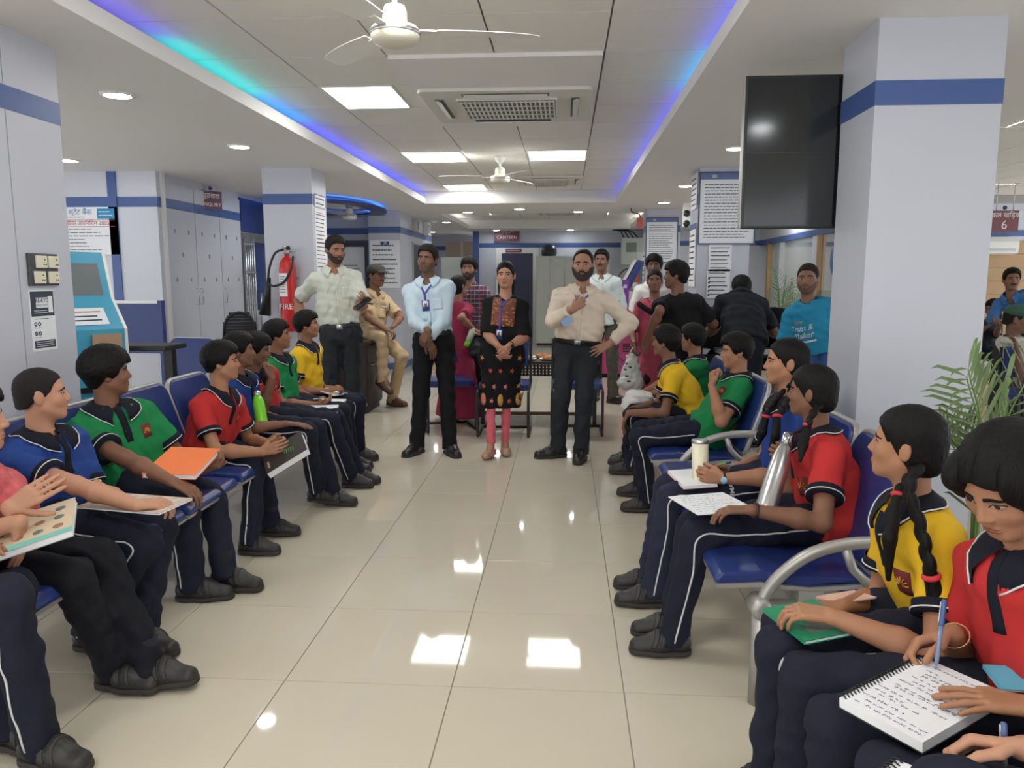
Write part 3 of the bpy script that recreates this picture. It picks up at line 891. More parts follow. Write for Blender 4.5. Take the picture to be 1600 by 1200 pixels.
def person(label, J, skin=(150,104,78), hair='boy', bulk=.016, hairm=None, beard=None, moust=False, jaw=1., nose=1., fullf=0.,
           shirt='polo', shirtm=None, sleeve=.62, tuck=False, girth=1., belly=0., neckcut=.020, cuffs=None, collar='polo', collarm=None, placket=True,
           trousers=True, trm=None, loose=1., stripe=False, shoes='school', shoem=None, fyL=None, fyR=None, fpL=0., fpR=0.,
           handL=None, handR=None, badge=None, belt=False, kurta=None, hb=.0052, hc=.0095, seed=1, gaze=0., group=None, face=True, ears=True, trouser_hem=.035,
           smile=0., wl=.095, amp=.0042, leg_r=1., pocket=False, buttons=False, lips=None, legs=('L','R'), hemdrop=-.055):
    hb *= 1.08; hc *= 1.22
    s, hs = J['s'], J['hs']; P, N, up = J['P'], J['N'], J['up']; crr, cff = J['crr'], J['cff']
    org = A(P[0], P[1], 0.)
    t = thing('person', label, 'person', tuple(org), group=group)
    sk = skin_mat(skin)
    # ---------------- skin: head, neck, arms, hands in one surface
    hf = head_fn(jaw, nose, fullf)
    HL = Loc(J['H'], J['HR'], hs, hf, .17)
    hw = lambda q: J['H']+(np.asarray(q, float)*hs)@J['HR']
    items = [(HL, 0), (Cone(N-up*.03*s, hw((0,-.022,-.055)), .054*s, .050*hs), .03)]
    if ears is False: pass
    items += [(Cone(N-up*.03*s, P+(N-P)*.55, .05*s, .05*s), .03), (Cone(N-up*.045*s+cff*.010*s, N-up*.13*s+cff*.030*s, .050*s, .062*s, side=crr, ratio=1.3), .03)]
    for k, r_ in (('R',True),('L',False)):
        S, E, Wr = J['S'+k], J['E'+k], J['W'+k]
        fd = nrm(Wr-E)
        items.append((Cone(N-up*.07*s, S, .035*s, .040*s), .02))
        items.append((Grp([(Cone(S, E, .043*s*girth**.5, .036*s*girth**.5), .02)]), .02))
        h = dict(handR if r_ else handL) if (handR if r_ else handL) else {}
        d = h.pop('d', fd); n = h.pop('n', A(0,0,-1)); nn = nrm(np.asarray(n, float)-nrm(d)*np.dot(n, nrm(d)))
        hsz = h.pop('hs', s*.98)
        fr = [(Cone(E, E+(Wr-E)*.35, .036*s, .037*s), .02), (Cone(E+(Wr-E)*.35, Wr, .037*s, .0225*s, side=np.cross(nrm(d), nn), ratio=1.2), .02)]
        items.append((Grp(fr), .015))
        items.append((Grp(hand_prims(Wr, d, n, r_, hsz, **h), .004, pad=.03), .012))
        J['hd'+k] = nrm(d); J['hn'+k] = nn
    body = Grp(items, .01, pad=9)
    if sleeve >= 1.5: pass
    me = mesh_sdf(body, hb, 'body', org)
    bo = link_mesh('body', me, sk, t)
    # ---------------- face details lying on the surface
    hp = J['HR'][1]
    if face:
        lip = lips if lips else tuple(int(c*.80) if i else int(c*.92) for i, c in enumerate(skin))
        for sx in (-1, 1):
            c = A(sx*.031, .13, .003)
            g_ = np.array([[hw((c[0]+a*.0155, c[1], c[2]+b*.0052*(max(0,1-a*a))**.7+.0015*a*sx)) for b in (-1,-.33,.33,1)] for a in np.linspace(-1,1,9)])
            eo = surf_grid(HL, g_, hp, .0008*hs, 'eye', M_eye, bo, org)
            gz = gaze*.006
            g_ = np.array([[hw((c[0]+gz+r_*.0058*math.cos(a), c[1], c[2]+.0008+r_*.0058*math.sin(a))) for r_ in (.05,1)] for a in np.linspace(0,2*math.pi,13)])
            surf_grid(HL, g_, hp, .0018*hs, 'iris', M_iris, bo, org)
            pl_ = np.array([hw((c[0]+a*.0165, c[1], c[2]+.0054*(max(0,1-a*a))**.7+.0015*a*sx)) for a in np.linspace(-1,1,9)])
            surf_line(HL, pl_, hp, .0014*hs, 'eyelash', M_iris, bo, org, lift=.0006)
            g_ = np.array([[hw((c[0]+a*.0205, c[1], .0235-.006*(a*sx)*.4-.0045*a*a+b*.0038*(1-.55*abs(a*sx > 0)*abs(a)))) for b in (-1,0,1)] for a in np.linspace(-1,1,9)])
            surf_grid(HL, g_, hp, .0018*hs, 'eyebrow', hairm or M_hair, bo, org)
        lm = mat('lips_%d_%d_%d' % lip, srgb(*lip), .5)
        for zc, hh in ((-.0565,.0042),(-.0655,.0048)):
            g_ = np.array([[hw((a*.0225, .13, zc+smile*.004*a*a+b*hh*max(0,1-a*a)**.6)) for b in (-1,0,1)] for a in np.linspace(-1,1,9)])
            surf_grid(HL, g_, hp, .0009*hs, 'lip', lm, bo, org)
    # ---------------- hair
    if hair:
        hfun = hair_fn(hair, bulk, seed)
        ho = link_mesh('hair', mesh_sdf(Loc(J['H'], J['HR'], hs, hfun, .19), min(.0068, hb*1.2), 'hair', org), hairm or (M_buzz if hair == 'buzz' else M_hair), t)
    if beard:
        tk, full_, bm_ = beard
        link_mesh('beard', mesh_sdf(Loc(J['H'], J['HR'], hs, beard_fn(hf, tk, True), .17), hb*.9, 'beard', org), bm_, t)
    if moust:
        link_mesh('moustache', mesh_sdf(Loc(J['H'], J['HR'], hs, beard_fn(hf, .005, False), .17), .004, 'moustache', org), M_beard, t)
    # ---------------- upper garment
    g2 = girth
    hem = P+up*(.074*s if tuck else hemdrop*s)
    if kurta: hem = P
    m1 = P+(N-P)*.42-cff*.008*s; m2 = P+(N-P)*.76
    tor = [(Cone(hem-up*.05*s if not tuck else P, m1, (.132 if not tuck else .118)*s*g2, .112*s*g2, side=J['right'], ratio=1.36 if tuck else 1.5), 0),
           (Cone(m1, m2, .112*s*g2, .114*s*g2**.7, side=crr, ratio=1.40), .05),
           (Cone(N-up*.075*s+crr*.095*s, N-up*.075*s-crr*.095*s, .068*s, .068*s), .05),
           (Cone(N-up*.022*s, J['SR']+up*.004, .046*s, .050*s), .035), (Cone(N-up*.022*s, J['SL']+up*.004, .046*s, .050*s), .035)]
    if belly: tor.append((Ell(P+(N-P)*.30+cff*.055*s*belly, (.135*s*g2,.11*s,.15*s), np.stack([crr,cff,up])), .06))
    T = Grp(tor, .04, pad=9)
    nd = nrm(J['H']-N); nd = nrm(nd*.5+up*.5+cff*.10)
    np_ = N+nd*neckcut*s
    nk = Cone(N-up*.045*s+cff*.012*s, hw((0,-.012,-.06)), .060*s, .066*s)
    vn = Cone(N+up*.01*s+cff*.075*s, N-up*.075*s+cff*.115*s, .028*s, .006*s) if collar else nk
    if kurta:
        TT = T
        tors = Fn(lambda p: smax(smax(TT(p), (p-V3(np_))@V3(nd), .006), -nk(p), .004), T.lo, T.hi)
    else:
        tors = Fn(lambda p: smax(smax(smax(T(p), (p-V3(np_))@V3(nd), .006), -((p-V3(hem))@V3(up)), .012), -np.minimum(nk(p), vn(p)), .004), T.lo, T.hi)
    tors0 = Fn(lambda p: smax(smax(T(p), (p-V3(np_))@V3(nd), .006), -((p-V3(hem))@V3(up)), .012), T.lo, T.hi) if not kurta else tors
    its = [(tors, 0)]; ends = {}
    for k in ('R','L'):
        S, E, Wr = J['S'+k], J['E'+k], J['W'+k]
        if sleeve <= 1:
            e = S+(E-S)*sleeve; its.append((Cut(Cone(S, S+(E-S)*(sleeve+.3), .056*s*g2**.5, .068*s*g2**.5), e, E-S), .035)); ends[k] = (e, nrm(E-S), (.056+.012*sleeve/(sleeve+.3))*s*g2**.5)
        else:
            fr = sleeve-1; e = E+(Wr-E)*fr
            its.append((Cone(S, E, .056*s*g2**.6, .053*s*g2**.5), .035)); its.append((Cut(Cone(E, E+(Wr-E)*(fr+.2), .053*s*g2**.5, .040*s), e, Wr-E), .02)); ends[k] = (e, nrm(Wr-E), .0415*s)
    if not tuck and not kurta and J['KR'][2] > P[2]-.25:          # seated: the shirt tail drapes over the hips
        for k in ('R','L'):
            h_, K_ = J['hip'+k], J['K'+k]; kd = nrm(K_-h_)
            its.append((Cut(Cone(h_, K_, .109*s, .095*s), h_+kd*.085*s, kd), .03))
    if kurta:
        hz, rt, col_ = kurta          # hem height, hem radius
        base = A(P[0], P[1], 0)+J['fwd']*.0; wst = P+up*.14*s
        bot = A((J['AL'][0]+J['AR'][0])/2*.6+P[0]*.4, (J['AL'][1]+J['AR'][1])/2*.6+P[1]*.4, hz)
        its.append((Cone(wst, P-A(0,0,.02), .106*s*g2, .120*s*g2, side=J['right'], ratio=1.32), .05))
        its.append((Cut(Cone(P-A(0,0,.02), bot-A(0,0,.08), .120*s*g2, rt, side=J['right'], ratio=1.35), bot, A(0,0,-1)), .05))
    SH0 = Grp(its, .03, pad=9)
    SH = Noisy(SH0, amp*s, wl, seed)
    so = link_mesh('kurta' if kurta else 'shirt', mesh_sdf(SH, hc, 'shirt', org), shirtm, t)
    SH0 = Grp([(tors0, 0)]+its[1:], .03, pad=9); SH = Noisy(SH0, amp*s, wl, seed)
    J['SH'], J['org'], J['t'], J['HL'], J['hw'], J['shirt_o'], J['body_o'] = SH, org, t, HL, hw, so, bo
    # cuffs
    if cuffs:
        for k, (e, d, r_) in ends.items():
            a = nrm(np.cross(d, (0.3,.2,1))); b = np.cross(d, a)
            def ring(off, rr): return [e+d*off+(a*math.cos(q)+b*math.sin(q))*rr-org for q in np.linspace(0,2*math.pi,25)[:-1]]
            cm = MB(); n_ = 24
            vs_ = ring(-.030*s, r_+.0015)+ring(-.029*s, r_+.0045)+ring(.006*s, r_+.0045)+ring(.006*s, r_*.7)
            cm.add(vs_, [(i*n_+j, i*n_+(j+1)%n_, (i+1)*n_+(j+1)%n_, (i+1)*n_+j) for i in range(3) for j in range(n_)], True)
            co = cm.build('sleeve_cuff', cuffs, so)
            MB().tube(ring(-.004*s, r_+.0055), .0021, 6, closed=True).build('cuff_line', M_stripe, so)
    # collar
    def front_pts(us, vs_):      # grid on the chest: us across (m), vs down from neck along -up
        return np.array([[N-up*v*s+crr*u*s+cff*.30*s for u in us] for v in vs_])
    J['front'] = front_pts
    if collar:
        cm_ = collarm or shirtm
        rn = .060*s; fr_ = .030 if collar == 'polo' else .034
        rows = []; m_ = 30
        op = rad(14 if collar == 'polo' else 20)
        phis = np.linspace(op, 2*math.pi-op, m_)
        axd = nd
        fA = nrm(cff-axd*np.dot(cff, axd)); rA = np.cross(fA, axd)
        top, mid, bot = [], [], []
        for ph in phis:
            c_ = math.cos(ph); dirv = fA*c_+rA*math.sin(ph); fz = max(0, c_)
            top.append(N+axd*(.040-.016*fz)*s+dirv*(rn*.98))
            mid.append(N+axd*(.034-.018*fz)*s+dirv*(rn+.010*s))
            q = N+axd*(-.010-.044*fz**2)*s+dirv*(rn+(.037+.022*fz)*s)
            bot.append(q)
        bot = np.array(bot); dd = SH(bot.astype(F)); bot = bot+grad(SH, bot)*np.maximum(.010*s-dd, -.02)[:, None]
        bi = bot-grad(SH, bot)*.011
        def out_(row, t_):
            row = np.array(row); return row+grad(SH, row)*np.clip(t_*s-SH(row.astype(F)), 0, .05)[:, None]
        md = np.array(mid); q1 = out_(md*.66+bot*.34, .010); q2 = out_(md*.33+bot*.67, .011); mid = out_(md, .006)
        tin = np.array(top)-(np.array(top)-N)*.08
        V_ = [p-org for row in (tin, top, mid, q1, q2, bot, bi) for p in row]
        cb = MB().add(V_, [(i*m_+j, i*m_+j+1, (i+1)*m_+j+1, (i+1)*m_+j) for i in range(6) for j in range(m_-1)], True)
        co = cb.build('collar', cm_, so)
        if collar == 'polo':
            MB().tube([p-org for p in bot+(bot-N)*.015], .0022, 6).build('collar_line', M_stripe, so)
    if placket and collar == 'polo':
        surf_grid(SH, front_pts(np.linspace(-.016,.016,3), np.linspace(.0,.17,9)), cff, .0025, 'placket', collarm or M_navyc, so, org)
    if buttons or (collar == 'shirt'):
        surf_grid(SH, front_pts(np.linspace(-.014,.014,3), np.linspace(.05,.44 if tuck else .5,14)), cff, .0012, 'placket', shirtm, so, org)
        for v in np.linspace(.08,.40,5):
            surf_grid(SH, front_pts(np.array([-.005,.005]), np.array([v,v+.009])), cff, .0030, 'button', M_stripe, so, org)
    if pocket:
        surf_grid(SH, front_pts(np.linspace(-.115,-.035,5), np.linspace(.15,.25,6)), cff, .0020, 'pocket', shirtm, so, org)
    if badge:
        bu, bv, bw, bm_ = badge
        b0 = surf_grid(SH, front_pts(np.linspace(bu-bw/2,bu+bw/2,4), np.linspace(bv,bv+bw*1.25,4)), cff, .0018, 'badge', bm_, so, org)
        ctr = A(bu, bv+bw*.75)
        for q in np.linspace(0, math.pi, 7):
            l0, l1 = bw*.12, bw*.42
            pp = np.array([[N-up*(ctr[1]-l*math.sin(q))*s+crr*(ctr[0]+l*math.cos(q))*s+cff*.3*s] for l in (l0,l1)]).reshape(-1,3)
            surf_line(SH, pp, cff, .0022*s, 'badge_ray', mat('badge_gold', srgb(205,150,60), .6), so, org, n=4, lift=.003)
    # ---------------- trousers
    if trousers:
        lr = leg_r; pr = J['right']
        un = not tuck and not kurta
        pelr = (.098 if un else .108)*s*g2**.6
        its = [(Cone(P+pr*.06*s, P-pr*.06*s, pelr, pelr), 0)]
        waist = P+up*(.02 if un else .085)*s
        its.append((Cut(Cone(P, waist+up*.05*s, (.095 if un else .110)*s*g2**.7, (.095 if un else .108)*s*g2, side=pr, ratio=1.36), waist, up), .04))
        tz = trouser_hem
        for k in legs:
            h_, K_, A_ = J['hip'+k], J['K'+k], J['A'+k]
            sh_ = nrm(A_-K_); e = A_-sh_*0+sh_*tz*s
            its.append((Grp([(Cone(h_, K_, .090*s*lr*g2**.4, .066*s*lr), 0)]), .03))
            its.append((Grp([(Cut(Cone(K_, A_+sh_*.10*s, .065*s*lr, (.058*s*lr if lr > .8 else .034*s)), e, sh_), 0)]), .025))
        TR0 = Grp(its, .03, pad=9); TR = Noisy(TR0, amp*1.15*s, wl, seed+50)
        to = link_mesh('trousers', mesh_sdf(TR, hc, 'trousers', org), trm or M_navy, t)
        J['TR'] = TR; J['trousers_o'] = to
        if stripe:
            for k, sg in (('R',1),('L',-1)):
                if k not in legs or not (stripe is True or stripe == k): continue
                h_, K_, A_ = J['hip'+k], J['K'+k], J['A'+k]
                ou = pr*sg
                path = smooth_path([h_+(K_-h_)*.25, h_+(K_-h_)*.7, K_+nrm((K_-h_)/np.linalg.norm(K_-h_)-(A_-K_)/np.linalg.norm(A_-K_))*.012, K_+(A_-K_)*.35, A_+(A_-K_)*.02], 40)
                path = np.array(path)+ou*.16*s
                try: surf_line(TR, path, ou, .0035, 'side_piping', M_stripe, to, org, n=5)
                except Exception as ex: print('stripe', ex)
        if belt:
            b0 = waist-up*.022*s
            bf = Fn(lambda p: np.maximum(T2(p)-.011, np.abs((p-V3(b0))@V3(up))-.017*s), SH0.lo, SH0.hi)
            T2 = Grp([(Cone(P, waist+up*.06*s, .110*s*g2**.7, .110*s*g2, side=pr, ratio=1.36), 0)]+([(tor[-1][0], .06)] if belly else []), .05, pad=9)
            link_mesh('belt', mesh_sdf(bf, .008, 'belt', org, lo=b0-.26*s, hi=b0+.26*s), belt if not isinstance(belt, bool) else M_black, to)
            surf_grid(T2, np.array([[b0+up*z*s+pr*x*s+J['fwd']*.3 for x in np.linspace(-.022,.022,3)] for z in np.linspace(-.02,.02,3)]), J['fwd'], .014, 'buckle', M_steel, to, org)
    # ---------------- shoes
    if shoes:
        for k, fy, fp in (('R',fyR,fpR),('L',fyL,fpL)):
            if k not in legs: continue
            an = J['A'+k]; yw = rad(fy) if fy is not None else math.atan2(J['fwd'][1], J['fwd'][0])
            if shoes == 'school': MB().tube([an+A(0,0,.10*s)-org, an-A(0,0,.02*s)-org], [.036*s,.036*s], 14).build('sock', M_sock, t)
            elif shoes == 'flat': MB().tube([an+A(0,0,.12*s)-org, an+A(0,0,.03)-org, an-A(0,0,.03*s)+A(math.cos(yw),math.sin(yw),0)*.015-org, an-A(0,0,.06*s)+A(math.cos(yw),math.sin(yw),0)*.06-org], [.032*s,.031*s,.036*s,.028*s], 14).build('foot', sk, t)
            shoe(shoes, t, org, an, yw, rad(fp), 0, s, shoem or M_shoe, M_sole if shoes != 'flat' else (shoem or M_sole))
    return t
# ---- things people wear
M_strap = mat('strap_black', srgb(25,25,28), .5)
def ring_pts(c, d, r, n=20, ratio=1., side=None):
    d = nrm(d); a = nrm(np.cross(d, side if side is not None else (.2,.3,1))); b = np.cross(d, a)
    return [c+(a*math.cos(q)*ratio+b*math.sin(q))*r for q in np.linspace(0, 2*math.pi, n+1)[:-1]]
def wristband(J, k, m, r=.029, w=.004, dial=None, at=.03, name='wrist_watch'):
    s = J['s']; wv, E = J['W'+k], J['E'+k]; d = nrm(wv-E); c = wv-d*at*s
    side = np.cross(d, J['hn'+k])
    mb = MB()
    rr = r*s*.92; n_ = 20
    rings = []
    for o, rad_ in ((-w,rr),(-w,rr+.003),(w,rr+.003),(w,rr)):
        rings += [p-J['org'] for p in ring_pts(c+d*o, d, rad_, n_, 1.18, J['hn'+k])]
    mb.add(rings, [(i*n_+j, i*n_+(j+1)%n_, ((i+1)%4)*n_+(j+1)%n_, ((i+1)%4)*n_+j) for i in range(4) for j in range(n_)], True)
    o = mb.build(name, m, J['t'])
    if dial is not None:
        n = -J['hn'+k]; cc = c+n*(rr+.004)-J['org']
        R = Vector(n).to_track_quat('Z','Y').to_matrix()
        MB().lathe([(.0001,.0),(.016*s,.0),(.016*s,.007),(.013*s,.009),(.0001,.009)], c=cc, n=20, R=R).build('watch_case', dial, o)
def lanyard(J, u0, u1, vtop, vj, um, card_v, mlan, card=True, cw=.055, ch=.085):
    """two ribbons from the neck meeting at (um,vj), strap on to the card at card_v; chest coordinates in metres/scale"""
    s, N, up, crr, cff, SH, org, t = J['s'], J['N'], J['up'], J['crr'], J['cff'], J['SH'], J['org'], J['t']
    def pt(u, v): return N-up*v*s+crr*u*s+cff*.32*s
    first = None
    for ua in (u0, u1):
        g_ = np.array([[pt(ua+(um-ua)*q+w, vtop+(vj-vtop)*q) for w in (-.0085,.0085)] for q in np.linspace(0,1,9)])
        o = surf_grid(SH, g_, cff, .004, 'lanyard', mlan, t, org); first = first or o
    g_ = np.array([[pt(um+w, vj+(card_v-vj)*q) for w in (-.0085,.0085)] for q in np.linspace(0,1,7)])
    surf_grid(SH, g_, cff, .006, 'lanyard', mlan, t, org)
    if card:
        g_ = np.array([[pt(um+w*cw/2, card_v+ch*q) for w in (-1,1)] for q in (0,1)])
        co = surf_grid(SH, g_, cff, .009, 'identity_card', mat('card_blue', srgb(52,84,150), .4), t, org)
        g_ = np.array([[pt(um+w*cw*.36, card_v+ch*q) for w in (-1,1)] for q in (.12,.62)])
        surf_grid(SH, g_, cff, .0105, 'card_photo', mat('card_white', srgb(225,228,235), .4), co, org)
        g_ = np.array([[pt(um+w*cw*.16, card_v+ch*q) for w in (-1,1)] for q in (.28,.62)])
        surf_grid(SH, g_, cff, .0115, 'card_portrait', mat('card_red', srgb(150,70,80), .5), co, org)
def braid(J, pts, r=.020, tie=.72, tiem=None, h=.006, name='braid'):
    path = smooth_path(pts, 36); n = len(path); it = []
    L = [0.]
    for a, b in zip(path, path[1:]): L.append(L[-1]+np.linalg.norm(b-a))
    tot = L[-1]; step = r*1.15; k = 0; x = 0.
    while x < tot*tie:
        p = np.array([np.interp(x, L, [q[i] for q in path]) for i in range(3)])
        p2 = np.array([np.interp(min(x+.01, tot), L, [q[i] for q in path]) for i in range(3)])
        d = nrm(p2-p); sd = nrm(np.cross(d, J['crr'] if abs(np.dot(d, J['crr'])) < .9 else J['cff'])); sd2 = np.cross(d, sd)
        o = sd2*(r*.42 if k % 2 else -r*.42)
        it.append((Ell(p+o, (r*.85,r*.62,r*1.05), np.stack([sd2, sd, nrm(d+sd2*(.55 if k % 2 else -.55))])), r*.25))
        x += step; k += 1
    pt = np.array([np.interp(tot*tie, L, [q[i] for q in path]) for i in range(3)])
    tail = path[-1]; pm = np.array([np.interp(tot*(tie+.55*(1-tie)), L, [q[i] for q in path]) for i in range(3)])
    it += [(Cone(pt, pm, r*.75, r*.95), r*.4), (Cone(pm, tail, r*.95, r*.35), r*.4)]
    o = link_mesh(name, mesh_sdf(Grp(it, pad=9), h, name, J['org']), M_hair, J['t'])
    d = nrm(pm-pt)
    MB().tube([q-J['org'] for q in ring_pts(pt, d, r*.72, 16)], r*.34, 8, closed=True).build('hair_tie', tiem or mat('hair_tie_red', srgb(205,52,60), .7), o)
    return o
def on_head(J, name, prims, m, h=.006):
    """solid given in head coordinates"""
    G = Grp(prims, .01, pad=9)
    L = Loc(J['H'], J['HR'], J['hs'], lambda q: G(q), .26)
    return link_mesh(name, mesh_sdf(L, h, name, J['org']), m, J['t'])
# =================================================================== THE PEOPLE
RED = cloth_mat('red_polo', (184,48,48)); GREEN = cloth_mat('green_polo', (28,124,70)); BLUE = cloth_mat('blue_polo', (38,68,138)); YEL = cloth_mat('yellow_polo', (222,178,38))
MAROON = mat('badge_maroon', srgb(112,34,38), .8)
SK1, SK2, SK3, SK4 = (168,120,92), (148,103,78), (126,88,68), (184,136,110)
BDG = (-.095,.115,.05,MAROON)
def D(*v): return nrm(v)
def seat(label, P, yaw, head, hyaw, K, An, Wr, s=.88, hs=.87, hp=0, cyaw=None, hr=0, kw=None, rk=None):
    """seated pupil; K, An, Wr = (right, left)"""
    J = rig(P=P, yaw=yaw, s=s, hs=hs, head=head, hyaw=hyaw, hpitch=hp, hroll=hr, cyaw=cyaw, KR=K[0], KL=K[1], AR=An[0], AL=An[1], WR=Wr[0], WL=Wr[1], **(rk or {}))
    d = dict(collarm=M_navyc, cuffs=M_navyc, stripe=True, shoes='school', group='uniformed pupils seated on the benches', hb=.005, hc=.0095)
    d.update(kw or {})
    person(label, J, **d)
    return J
# ---------------------------------------------------------------- left row, far to near (right hand towards the camera)
J = seat('boy in yellow polo with notebook, last of the left row, beside the standing man', A(-2.0,5.85,.53), 0, W(480,508,5.80), 15,
    (W(555,630,5.75), W(560,626,5.98)), (WZ(560,704,.08), WZ(556,700,.08)), (W(512,611,5.65), W(505,604,5.95)), hp=4, cyaw=-12,
    kw=dict(skin=SK2, shirtm=YEL, seed=11, badge=BDG, bulk=.018, handR=dict(d=D(1,.1,.35), n=D(0,.5,-1), curl=.7), handL=dict(d=D(1,-.3,0), curl=.5)), rk=dict(armk=1.05))
J = seat('boy in green polo holding open papers, left row before the yellow shirted boy', A(-2.03,5.38,.53), 0, W(434,524,5.36), 20,
    (W(534,642,5.25), W(540,638,5.5)), (WZ(546,722,.08), WZ(550,716,.08)), (W(492,632,5.22), W(490,622,5.5)), hp=4, cyaw=-12,
    kw=dict(skin=SK2, shirtm=GREEN, seed=12, bulk=.018, handR=dict(d=D(1,.2,.1), n=D(0,.4,1), curl=.5), handL=dict(d=D(1,-.2,.1), curl=.4)), rk=dict(armk=1.08))
J = seat('boy in red polo resting chin on raised hand, left row', A(-2.0,4.93,.53), -4, W(401,547,4.86), 12,
    (W(516,657,4.80), W(524,652,5.05)), (WZ(548,744,.08), WZ(560,738,.08)), (W(424,592,4.66), W(436,640,5.02)), hp=-8, cyaw=-25,
    kw=dict(skin=SK3, shirtm=RED, seed=13, bulk=.022, hair='thick', badge=BDG, handR=dict(d=D(-.1,.25,1), n=D(-1,.2,0), curl=.75), handL=dict(d=D(1,-.3,0), curl=.3)), rk=dict(poleR=A(.6,-.4,-1)))
J = seat('boy in blue polo with bright green bottle on his lap, left row', A(-1.98,4.50,.53), 0, W(374,548,4.47), 28,
    (W(480,676,4.38), W(494,668,4.62)), (WZ(495,766,.10), WZ(520,770,.08)), (W(446,662,4.30), W(440,655,4.62)), cyaw=-8,
    kw=dict(skin=SK3, shirtm=BLUE, seed=14, bulk=.016, handR=dict(d=D(1,.1,-.05), n=D(0,0,-1), curl=.15), handL=dict(d=D(1,-.2,0), curl=.4), fyL=-5, fyR=-15), rk=dict(armk=1.08))
J = seat('boy in red polo holding a thick dark book, left row at mid distance', A(-1.93,3.98,.52), -3, W(347,566,3.98), 20,
    (W(398,729,3.86), W(408,722,4.14)), (WZ(391,843,.078), WZ(424,816,.078)), (W(408,706,3.80), W(418,692,4.06)), hp=2, cyaw=-14,
    kw=dict(skin=SK1, shirtm=RED, seed=4, bulk=.020, badge=BDG, handR=dict(d=D(1,.15,.25), n=D(.1,1,.1), curl=.35, thumb=.5), handL=dict(d=D(1,-.1,.1), n=D(.2,-1,0), curl=.4), fyR=-2, fyL=5), rk=dict(armk=1.06, neckk=1.25))
J = seat('boy in green polo with thick hair holding an orange folder, left row', A(-2.02,3.36,.52), -22, W(168,583,3.34), 40,
    (W(287,800,3.18), W(330,778,3.42)), (WZ(300,910,.078), WZ(352,893,.085)), (W(268,752,3.02), W(318,732,3.34)), hp=2, cyaw=-34, s=.98, hs=.92,
    kw=dict(skin=SK3, shirtm=GREEN, seed=16, bulk=.026, hair='thick', badge=BDG, girth=1.12, handR=dict(d=D(1,.1,-.5), n=D(-.3,.2,-1), curl=.4), handL=dict(d=D(.8,-.5,.3), n=D(.2,.3,1), curl=.75), fyR=8, fyL=-5, stripe='R'), rk=dict(armk=1.12, poleR=A(-.5,-.3,-1)))
J = seat('boy in blue polo with close-cropped hair and black wrist watch, left row', A(-2.02,2.84,.52), -18, W(66,617,2.82), 34,
    (W(228,848,2.66), W(252,824,2.92)), (WZ(140,985,.085), WZ(222,985,.08)), (W(212,790,2.56), W(150,760,2.74)), hp=2, cyaw=-12, s=.92, hs=.90,
    kw=dict(skin=SK4, shirtm=BLUE, seed=17, bulk=.004, hair='buzz', girth=1.08, handR=dict(d=D(1,.35,.05), n=D(0,.3,-1), curl=.55), handL=dict(d=D(1,-.1,-.25), n=D(0,0,-1), curl=.25), stripe='R', fyR=-10), rk=dict(armk=1.16, poleR=A(-.2,-.4,-1)))
wristband(J, 'L', M_strap, dial=mat('gold_case', srgb(190,150,90), .3, metal=.8))
J = seat('person in pink patterned top with a hand laid on the upper arm, left picture edge', A(-2.1,2.36,.52), -10, W(-46,655,2.36), 25,
    (W(112,902,2.30), W(158,872,2.48)), (WZ(178,1040,.085), WZ(232,1036,.085)), (W(30,815,2.12), W(14,795,2.16)), cyaw=-25, s=.95, hs=1.0,
    kw=dict(skin=SK4, shirtm=mat('pink_pattern', srgb(196,92,96), .8, var=.55, vscale=40), collar=None, placket=False, cuffs=None, seed=18, bulk=.014,
            trm=cloth_mat('black_trousers', (24,25,32)), stripe=False, handR=dict(d=D(-.15,.1,-.9), n=D(-.6,0,-.6), curl=.12), handL=dict(d=D(.85,.35,.55), n=D(-.2,1,-.1), curl=.10, splay=.05, thumb=.9), fyR=-8, fyL=-2, fpL=4, group='uniformed pupils seated on the benches'), rk=dict(armk=1.0))
J1 = J
J = seat('pupil in navy trousers and black shoes cut by the lower left corner', A(-2.0,1.82,.52), -8, A(-1.9,1.86,1.02), 25,
    (W(8,935,1.86), W(20,925,2.06)), (WZ(62,1155,.085), WZ(20,1130,.085)), (A(-1.62,1.72,.66), A(-1.62,1.95,.66)), s=.92, hs=.95,
    kw=dict(skin=SK2, shirtm=RED, seed=19, face=False, fyR=-10, hb=.008, hc=.012))
# ---------------------------------------------------------------- right row, far to near (left hand towards the camera)
J = seat('boy in green polo, furthest pupil of the right row, behind the yellow shirt', A(.98,5.68,.53), 180, W(1082,529,5.70), 140,
    (W(1005,640,5.85), W(1000,645,5.6)), (WZ(990,722,.08), WZ(985,725,.08)), (W(1003,614,5.75), W(1000,618,5.62)), s=.86, cyaw=165,
    kw=dict(skin=SK2, shirtm=GREEN, seed=21, bulk=.014, handR=dict(d=D(-1,-.2,.1), curl=.9), handL=dict(d=D(-1,.2,.1), curl=.9)))
J = seat('boy in yellow polo leaning forward, right row', A(.88,5.18,.53), 178, W(1040,534,5.18), 150,
    (W(990,644,5.32), W(988,650,5.06)), (WZ(985,707,.08), WZ(982,712,.08)), (W(985,640,5.22), W(982,645,4.98)), s=.86, cyaw=172, hp=2,
    kw=dict(skin=SK3, shirtm=YEL, seed=22, bulk=.018, hair='thick', handR=dict(d=D(-.5,0,-.8), curl=.3), handL=dict(d=D(-.45,.1,-1), n=D(.9,0,-.4), curl=.3)), rk=dict(armk=1.12))
